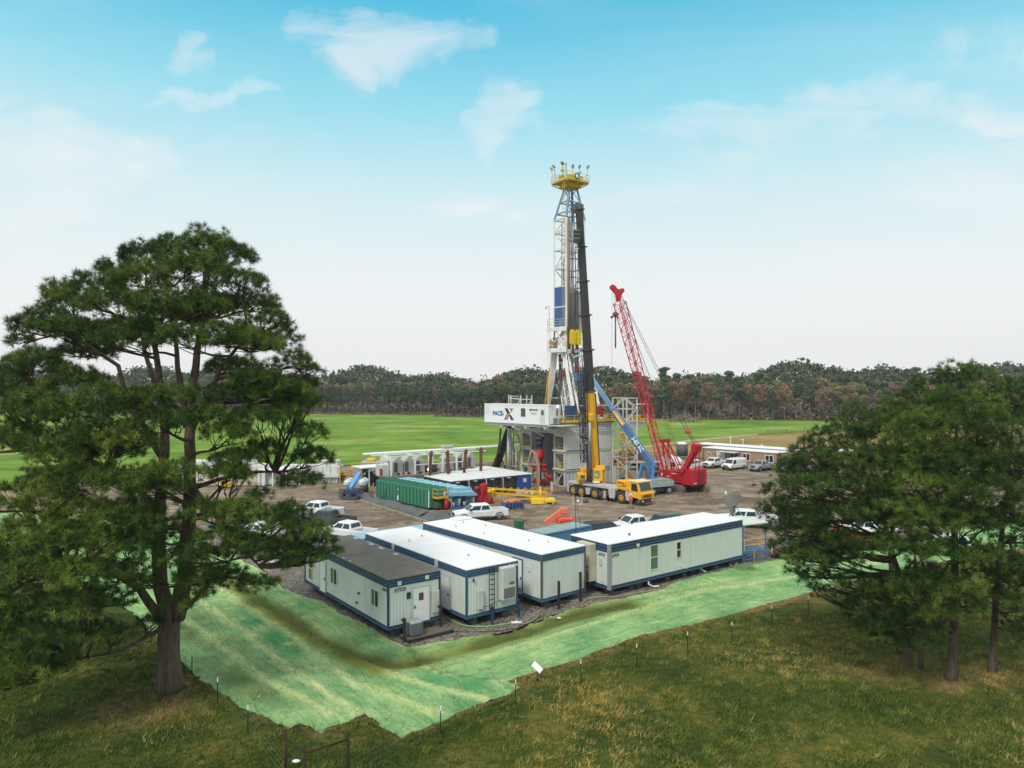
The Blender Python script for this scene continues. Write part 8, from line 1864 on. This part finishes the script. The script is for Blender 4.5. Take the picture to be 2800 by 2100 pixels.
n_ += right_pine('tall dense pine in the middle of the right hand clump, behind the curved one', 2600, 1858, (2620,1015),
 [(2620,1035,0,60,34),(2560,1060,-.5,55,34),(2680,1050,.4,60,36),(2740,1080,.8,60,38),(2500,1100,-.6,55,34),(2590,1110,-1.8,80,40),(2670,1120,-1.8,80,40),(2450,1150,-.8,55,36),(2530,1170,-2.4,85,40),(2620,1190,-2.8,90,42),(2710,1170,-2.2,80,40),
  (2470,1230,-2.2,75,38),(2560,1250,-3.2,90,40),(2650,1270,-3.2,90,40),(2740,1260,-2.6,80,40),(2440,1320,-2.4,75,38),(2520,1330,-3.4,90,40),(2610,1350,-3.6,90,40),(2700,1350,-3.4,90,40),(2460,1400,-3.2,80,36),(2550,1430,-3.8,90,38),(2640,1440,-3.8,90,38),(2720,1430,-3.2,80,38),
  (2500,1500,-3.6,85,36),(2590,1520,-3.8,85,34),(2670,1520,-3.6,80,34),(2540,1590,-3.4,75,34),(2620,1610,-3.6,75,30),(2500,1620,-3.0,70,36),(2560,1680,-2.8,65,36),(2520,1750,-2.2,60,34),(2480,1700,-2.6,60,36),(2640,1660,-3.0,60,28),(2560,1400,2.6,95,44),(2620,1250,2.6,95,44),(2700,1300,2.6,90,44),(2500,1280,2.4,90,44)], 22, .27)
n_ += right_pine('straight pine at the right edge of the clump with a bare lower trunk', 2712, 1840, (2780,1080),
 [(2790,1090,.4,60,38),(2740,1130,-.4,55,36),(2810,1160,-.8,65,40),(2760,1210,-1.4,75,38),(2800,1270,-2.2,80,40),(2770,1340,-2.6,80,38),(2820,1400,-2.6,70,38),(2760,1450,-3.0,80,36),(2800,1510,-2.8,75,34),(2740,1540,-3.2,70,32),(2690,1580,-3.0,65,28),
  (2780,1590,-2.8,70,30),(2720,1640,-2.6,60,26),(2800,1660,-2.4,60,30),(2790,1720,-2.0,55,28),(2850,1600,-2.2,60,34),(2860,1300,-1.4,70,50),(2840,1750,-1.6,50,30),(2860,1450,-2,70,50)], 23, .21, tp=42)
b_ = GG(2514, 1824); n_ += right_pine('slim young pine trunk between the two thicker trunks of the clump', 2516, 1828, (2500,1480), [(2500,1500,0,50,30),(2530,1560,.2,50,26),(2480,1600,-.2,48,24),(2520,1660,0,45,22)], 24, .13, tp=36)
n_ += right_pine('hidden pine at the back of the right hand clump, its top just over the others', 2450, 1700, (2470,1120),
 [(2470,1130,0,60,36),(2420,1190,-.5,70,40),(2520,1200,.5,75,40),(2460,1270,-1,85,42),(2540,1320,0,85,42),(2430,1380,-.5,85,40),(2500,1440,-.5,85,40),(2600,1300,1,80,44),(2640,1400,1,80,44)], 25, .22, tp=34)
print('right tips', n_)

# ================= far forest =================
def far_tree_meshes(kindn, k, rng):
    """returns (trunk mesh, crown mesh) of one wood-edge tree, about 1 m per unit"""
    h = {'pine': rng.uniform(17, 21), 'slim': rng.uniform(14, 17.5), 'oak': rng.uniform(14, 19), 'bare': rng.uniform(11, 17)}[kindn]
    t = MB(); t.tube([(0,0,-.5),(rng.uniform(-.3,.3),0,h*.5),(rng.uniform(-.5,.5),0,h*.92)], .26 if kindn != 'slim' else .17, 6, r2=.06)
    br = []
    for i in range(14 if kindn in ('oak','bare') else 7):
        z = h*rng.uniform(.35,.9); a = rng.uniform(0, 6.28); l = (h-z)*.45+rng.uniform(1,2.5); t.tube([(0,0,z),(math.cos(a)*l*.5, math.sin(a)*l*.5, z+l*.4),(math.cos(a)*l, math.sin(a)*l, z+l*.75)], .1, 4, r2=.03, cap=False)
    cl = []
    if kindn == 'pine':
        for i in range(16): z = h*rng.uniform(.5, .97); r = 3.2*(1-abs(z/h-.72)*1.8); a = rng.uniform(0,6.28); d = rng.uniform(.2,.8)*max(.6,r); cl.append((math.cos(a)*d, math.sin(a)*d, z, rng.uniform(1.1,1.9), rng.uniform(.7,1.1)))
    elif kindn == 'slim':
        for i in range(13): z = h*rng.uniform(.5,1); r = 2.2*(1.25-z/h); a = rng.uniform(0,6.28); d = rng.uniform(.1,.9)*max(.4,r); cl.append((math.cos(a)*d, math.sin(a)*d, z, rng.uniform(.9,1.4), rng.uniform(.7,1.1)))
    elif kindn == 'oak':
        for i in range(20): u = rng.normal(size=3); u /= np.linalg.norm(u); cl.append((u[0]*3.6, u[1]*3.2, h*.62+u[2]*h*.3, rng.uniform(1.2,2.1), rng.uniform(1.1,1.8)))
    else:
        for i in range(10): u = rng.normal(size=3); u /= np.linalg.norm(u); cl.append((u[0]*2.4, u[1]*2.4, h*.6+u[2]*h*.32, rng.uniform(.9,1.5), rng.uniform(1,1.6)))
    per = {'pine': 120, 'slim': 105, 'oak': 95, 'bare': 60}[kindn]; vs = []; ti = []
    for (x, y, z, rx, rz) in cl:
        u = rng.normal(size=(per, 3)); u /= np.linalg.norm(u, axis=1, keepdims=True); r = rng.uniform(.55,1.05,(per,1))
        c = np.array([x,y,z])+u*np.array([rx,rx,rz])*r; s = rng.uniform(.16,.42,(per,1)) if kindn != 'bare' else rng.uniform(.08,.22,(per,1))
        a = rng.normal(size=(per,3)); a /= np.linalg.norm(a,axis=1,keepdims=True); b = np.cross(a, rng.normal(size=(per,3))); b /= np.linalg.norm(b,axis=1,keepdims=True)
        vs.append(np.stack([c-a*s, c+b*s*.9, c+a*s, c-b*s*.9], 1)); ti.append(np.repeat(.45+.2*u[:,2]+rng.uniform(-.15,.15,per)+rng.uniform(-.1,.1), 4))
    v = np.concatenate(vs).reshape(-1, 3); nf = len(v)//4
    me = bpy.data.meshes.new('crown'); me.vertices.add(len(v)); me.vertices.foreach_set('co', v.reshape(-1).astype(np.float32)); me.loops.add(len(v)); me.loops.foreach_set('vertex_index', np.arange(len(v), dtype=np.int32))
    me.polygons.add(nf); me.polygons.foreach_set('loop_start', np.arange(0, nf*4, 4, dtype=np.int32)); me.update(calc_edges=True); add_attr(me, 'tint', np.clip(np.concatenate(ti), 0, 1))
    return t, me
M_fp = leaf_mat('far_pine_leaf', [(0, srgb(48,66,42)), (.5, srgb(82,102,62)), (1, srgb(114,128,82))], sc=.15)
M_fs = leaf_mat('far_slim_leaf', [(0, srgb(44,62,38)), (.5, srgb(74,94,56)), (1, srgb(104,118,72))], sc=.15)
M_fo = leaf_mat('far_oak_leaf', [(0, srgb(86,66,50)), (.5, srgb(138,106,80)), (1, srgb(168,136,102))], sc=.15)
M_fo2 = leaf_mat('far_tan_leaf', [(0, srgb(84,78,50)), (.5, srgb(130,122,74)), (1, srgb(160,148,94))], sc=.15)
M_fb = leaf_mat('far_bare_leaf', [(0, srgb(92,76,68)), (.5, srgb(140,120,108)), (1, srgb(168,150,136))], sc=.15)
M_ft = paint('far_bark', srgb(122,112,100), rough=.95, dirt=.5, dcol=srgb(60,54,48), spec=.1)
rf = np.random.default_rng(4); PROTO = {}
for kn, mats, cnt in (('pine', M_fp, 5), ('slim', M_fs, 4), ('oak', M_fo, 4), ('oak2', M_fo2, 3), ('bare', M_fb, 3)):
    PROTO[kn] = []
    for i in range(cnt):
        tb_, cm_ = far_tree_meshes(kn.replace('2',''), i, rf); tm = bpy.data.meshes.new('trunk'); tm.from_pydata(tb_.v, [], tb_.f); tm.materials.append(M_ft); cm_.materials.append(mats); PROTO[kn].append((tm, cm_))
FL = {'pine': ('far_pine', 'tall dark green pine in the wood beyond the field', 'pine tree', 'pines of the far wood'),
      'slim': ('plantation_pine', 'slender straight pine at the far edge of the green field', 'pine tree', 'slender pines along the far edge of the field'),
      'oak': ('autumn_oak', 'rounded rust brown autumn tree in the far wood', 'oak tree', 'rust brown trees of the far wood'),
      'oak2': ('autumn_tree', 'rounded olive and tan autumn tree in the far wood', 'tree', 'olive tan trees of the far wood'),
      'bare': ('bare_tree', 'pale nearly leafless tree in front of the far wood', 'tree', 'pale bare trees of the far wood')}
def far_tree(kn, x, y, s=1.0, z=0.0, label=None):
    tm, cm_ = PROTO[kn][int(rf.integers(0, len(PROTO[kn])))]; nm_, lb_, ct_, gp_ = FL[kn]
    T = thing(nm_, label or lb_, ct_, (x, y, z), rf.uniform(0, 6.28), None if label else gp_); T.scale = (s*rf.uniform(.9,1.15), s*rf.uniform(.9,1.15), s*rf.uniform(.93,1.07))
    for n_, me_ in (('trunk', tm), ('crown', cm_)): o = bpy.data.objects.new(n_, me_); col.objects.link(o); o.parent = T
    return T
def edge_y(x):
    """distance of the wood edge for a world x"""
    xs = [-420,-160,-100,-40,-38,40,75,110,150,180,250,330,430]; ys = [392,388,380,376,352,344,322,316,306,298,292,286,284]
    return float(np.interp(x, xs, ys))
cnt = 0
# front row: plantation on the left, mixed on the right
x = -215.0
while x < 262:
    e = edge_y(x); left = x < 42
    kn = 'slim' if (left and rf.random() < .93) else ('oak2' if left else rf.choice(['pine','oak','oak2','bare','slim'], p=[.2,.4,.16,.1,.14]))
    far_tree(str(kn), x, e+3+rf.uniform(0,5), 1.0 if left else rf.uniform(.9,1.12)); cnt += 1
    x += rf.uniform(2.6, 4.4) if left else rf.uniform(3.6, 6.0)
x = -225.0
while x < 275:
    e = edge_y(x); left = x < 42
    kn = str(rf.choice(['slim','oak2','oak'], p=[.6,.25,.15]) if left else rf.choice(['pine','oak','oak2'], p=[.45,.36,.19]))
    far_tree(kn, x, e+13+rf.uniform(0,6), 1.05 if left else rf.uniform(1.0,1.15)); cnt += 1
    x += rf.uniform(4.2, 6.8)
x = -250.0
while x < 300:
    e = edge_y(x); kn = str(rf.choice(['pine','oak2','oak'], p=[.34,.4,.26]) if x < 30 else rf.choice(['pine','oak','oak2'], p=[.66,.2,.14]))
    far_tree(kn, x, e+34+rf.uniform(0,10), rf.uniform(1.0,1.19), 0.0); cnt += 1
    x += rf.uniform(5.0, 7.6)
print('far trees', cnt)
far_tree('pine', (2652-1400)/F*290, 290, 1.45, 0, 'tallest umbrella shaped pine rising above the wood behind the right hand clump')
# the wood behind the rows, one mass nobody could count
def wood_mass():
    vs = []; ti = []; rng = rf; n = 15000
    X = rng.uniform(-330, 380, n); E_ = np.array([edge_y(a) for a in X]); Y = E_+rng.uniform(26, 95, n)
    top = np.where(X < 0, 20, 19.6)+3.2*np.sin(X*.05)+2.2*np.sin(X*.13+1)+rng.normal(size=n)*1.1
    top = np.where(X > 120, top+(X-120)*.02, top)*np.clip((Y-E_)/60, .8, 1.06); Z = top*np.where(rng.random(n) < .72, rng.uniform(.88, 1.0, n), rng.uniform(.05,.9,n))
    c = np.stack([X, Y, Z], 1); per = 7; c = np.repeat(c, per, 0)+rng.normal(size=(n*per,3))*np.array([1.0,1.0,.7])
    s = rng.uniform(.4,1.0,(n*per,1)); a = rng.normal(size=(n*per,3)); a /= np.linalg.norm(a,axis=1,keepdims=True); b = np.cross(a, rng.normal(size=(n*per,3))); b /= np.linalg.norm(b,axis=1,keepdims=True)
    v = np.stack([c-a*s, c+b*s*.9, c+a*s, c-b*s*.9], 1).reshape(-1,3); nf = n*per
    me = bpy.data.meshes.new('far_wood'); me.vertices.add(len(v)); me.vertices.foreach_set('co', v.reshape(-1).astype(np.float32)); me.loops.add(len(v)); me.loops.foreach_set('vertex_index', np.arange(len(v), dtype=np.int32))
    me.polygons.add(nf); me.polygons.foreach_set('loop_start', np.arange(0, nf*4, 4, dtype=np.int32)); me.update(calc_edges=True)
    ti = np.repeat(np.repeat(rng.uniform(.2,.7,n), per)+rng.uniform(-.1,.1,nf), 4); add_attr(me, 'tint', np.clip(ti,0,1)); me.materials.append(leaf_mat('far_wood_leaf', [(0, srgb(52,60,42)), (.45, srgb(84,92,60)), (.7, srgb(118,104,74)), (1, srgb(140,104,78))], sc=.05))
    o = bpy.data.objects.new('far_wood', me); col.objects.link(o); kind(o, 'stuff'); o['label'] = 'dense wood filling the distance behind the field'; o['category'] = 'wood'; return o
wood_mass()
# low brush along the wood edge
def brush():
    rng = rf; n = 5200; X = rng.uniform(-230, 270, n); Y = np.array([edge_y(a) for a in X])+rng.uniform(0, 26, n); Z = np.abs(rng.normal(size=n))*1.1
    Z = np.where(X > 40, Z*1.3, Z*.25); c = np.stack([X,Y,Z],1); s = rng.uniform(.3,.8,(n,1)); a = rng.normal(size=(n,3)); a /= np.linalg.norm(a,axis=1,keepdims=True); b = np.cross(a, rng.normal(size=(n,3))); b /= np.linalg.norm(b,axis=1,keepdims=True)
    v = np.stack([c-a*s, c+b*s, c+a*s, c-b*s],1).reshape(-1,3); me = bpy.data.meshes.new('undergrowth'); me.from_pydata(v.tolist(), [], np.arange(len(v)).reshape(-1,4).tolist()); add_attr(me, 'tint', np.repeat(rng.uniform(0,.7,n),4)); me.materials.append(M_fo)
    o = bpy.data.objects.new('undergrowth', me); col.objects.link(o); kind(o, 'stuff'); o['label'] = 'brown undergrowth at the foot of the far wood'; o['category'] = 'undergrowth'
brush()

# ================= foreground grass =================
def grass():
    rng = np.random.default_rng(31); n = 150000
    X = rng.uniform(-32, 42, n); Y = 21+30*rng.random(n)**1.25
    keep = (np.abs(X) < Y*.78+1) & ~inside(X, Y, MATP) & ~inside(X, Y, PAD)
    X, Y = X[keep], Y[keep]; sel = rng.random(len(X)) < .9; X, Y = X[sel], Y[sel]
    cl = np.array([noise.noise((a*.35, b*.35, 2)) for a, b in zip(X, Y)]); fine = np.array([noise.noise((a*1.4, b*1.4, 7)) for a, b in zip(X, Y)])
    k2 = (cl+fine*.8) > -.42; X, Y, cl, fine = X[k2], Y[k2], cl[k2], fine[k2]; n = len(X); Z = hz(X, Y)-.02
    per = 3; X = np.repeat(X, per)+rng.normal(size=n*per)*.06; Y = np.repeat(Y, per)+rng.normal(size=n*per)*.06; Z = np.repeat(Z, per); cl = np.repeat(cl, per); fine = np.repeat(fine, per); N_ = n*per
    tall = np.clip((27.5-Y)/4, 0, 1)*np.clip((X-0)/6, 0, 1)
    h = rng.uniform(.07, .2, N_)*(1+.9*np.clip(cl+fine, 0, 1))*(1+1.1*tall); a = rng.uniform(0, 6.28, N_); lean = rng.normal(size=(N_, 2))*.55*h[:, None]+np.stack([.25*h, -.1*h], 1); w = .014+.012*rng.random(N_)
    p0 = np.stack([X-np.cos(a)*w, Y-np.sin(a)*w, Z], 1); p1 = np.stack([X+np.cos(a)*w, Y+np.sin(a)*w, Z], 1); p2 = np.stack([X+lean[:,0], Y+lean[:,1], Z+h], 1)
    v = np.stack([p0, p1, p2], 1).reshape(-1, 3); nv = len(v); me = bpy.data.meshes.new('meadow_grass')
    me.vertices.add(nv); me.vertices.foreach_set('co', v.reshape(-1).astype(np.float32)); me.loops.add(nv); me.loops.foreach_set('vertex_index', np.arange(nv, dtype=np.int32)); me.polygons.add(nv//3); me.polygons.foreach_set('loop_start', np.arange(0, nv, 3, dtype=np.int32)); me.update(calc_edges=True)
    big = np.array([noise.noise((x_*.13, y_*.13, 4)) for x_, y_ in zip(X[::per], Y[::per])]); big = np.repeat(big, per)
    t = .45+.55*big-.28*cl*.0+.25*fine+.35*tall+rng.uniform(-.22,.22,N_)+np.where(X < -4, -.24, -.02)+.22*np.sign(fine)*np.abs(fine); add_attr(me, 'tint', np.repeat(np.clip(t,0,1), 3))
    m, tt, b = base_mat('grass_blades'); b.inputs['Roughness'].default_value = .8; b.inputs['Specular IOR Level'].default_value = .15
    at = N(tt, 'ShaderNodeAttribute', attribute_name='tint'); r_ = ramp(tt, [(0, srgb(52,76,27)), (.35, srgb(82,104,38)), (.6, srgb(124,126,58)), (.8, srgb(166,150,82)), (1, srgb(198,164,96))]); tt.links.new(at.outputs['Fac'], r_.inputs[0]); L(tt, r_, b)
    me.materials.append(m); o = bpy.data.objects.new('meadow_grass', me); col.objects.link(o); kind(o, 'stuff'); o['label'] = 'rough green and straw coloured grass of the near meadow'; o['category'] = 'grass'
    print('grass blades', N_)
grass()

# fibres standing out of the erosion mats
def mat_fibres():
    rng = np.random.default_rng(5); n = 130000; X = rng.uniform(-40, 40, n); Y = 27+32*rng.random(n)**1.2
    k = (np.abs(X) < Y*.75) & inside(X, Y, MATP); X, Y = X[k], Y[k]; n = len(X)
    cl = np.array([noise.noise((a*.5, b*.5, 2)) for a, b in zip(X, Y)])+.6*np.array([noise.noise((a*2.2, b*2.2, 8)) for a, b in zip(X, Y)])
    k = cl > -.1; X, Y, cl = X[k], Y[k], cl[k]; n = len(X); Z = h_mat(X, Y); h = rng.uniform(.02,.07,n)*(1+.8*np.clip(cl,0,1)); a = rng.uniform(0,6.28,n); w = .02+.015*rng.random(n); ln = rng.normal(size=(n,2))*.07
    p0 = np.stack([X-np.cos(a)*w, Y-np.sin(a)*w, Z], 1); p1 = np.stack([X+np.cos(a)*w, Y+np.sin(a)*w, Z], 1); p2 = np.stack([X+ln[:,0], Y+ln[:,1], Z+h], 1)
    v = np.stack([p0,p1,p2],1).reshape(-1,3); nv = len(v); me = bpy.data.meshes.new('mat_fibres'); me.vertices.add(nv); me.vertices.foreach_set('co', v.reshape(-1).astype(np.float32)); me.loops.add(nv); me.loops.foreach_set('vertex_index', np.arange(nv, dtype=np.int32)); me.polygons.add(nv//3); me.polygons.foreach_set('loop_start', np.arange(0, nv, 3, dtype=np.int32)); me.update(calc_edges=True)
    wet_shade = a_wet_shade(X, Y)+.6*a_olive(X, Y); t = np.clip(.62+rng.uniform(-.38,.38,n)-.6*wet_shade, 0, 1); add_attr(me, 'tint', np.repeat(t, 3))
    m, tt, b = base_mat('mat_fibre'); b.inputs['Roughness'].default_value = .9; at = N(tt, 'ShaderNodeAttribute', attribute_name='tint'); r_ = ramp(tt, [(0, srgb(66,78,40)), (.35, srgb(88,134,80)), (.65, srgb(128,172,112)), (1, srgb(178,200,142))]); tt.links.new(at.outputs['Fac'], r_.inputs[0]); L(tt, r_, b)
    me.materials.append(m); o = bpy.data.objects.new('mat_fibres', me); col.objects.link(o); kind(o, 'stuff'); o['label'] = 'loose green fibres standing up from the erosion mats'; o['category'] = 'fibres'
mat_fibres()
# ================= air =================
hm = MB(); hm.box(-700, 700, -60, 900, -1.6, 75); hz_o = hm.build('haze', bpy.data.materials.new('haze_air')); kind(hz_o, 'stuff'); hz_o['label'] = 'thin pale haze over the fields'; hz_o['category'] = 'haze'
m = hz_o.data.materials[0]; m.use_nodes = True; t = m.node_tree; t.nodes.clear(); pv = N(t, 'ShaderNodeVolumePrincipled'); pv.inputs['Color'].default_value = (.86,.9,.95,1); pv.inputs['Density'].default_value = .00022; pv.inputs['Anisotropy'].default_value = .2
ou = N(t, 'ShaderNodeOutputMaterial'); t.links.new(pv.outputs[0], ou.inputs['Volume'])
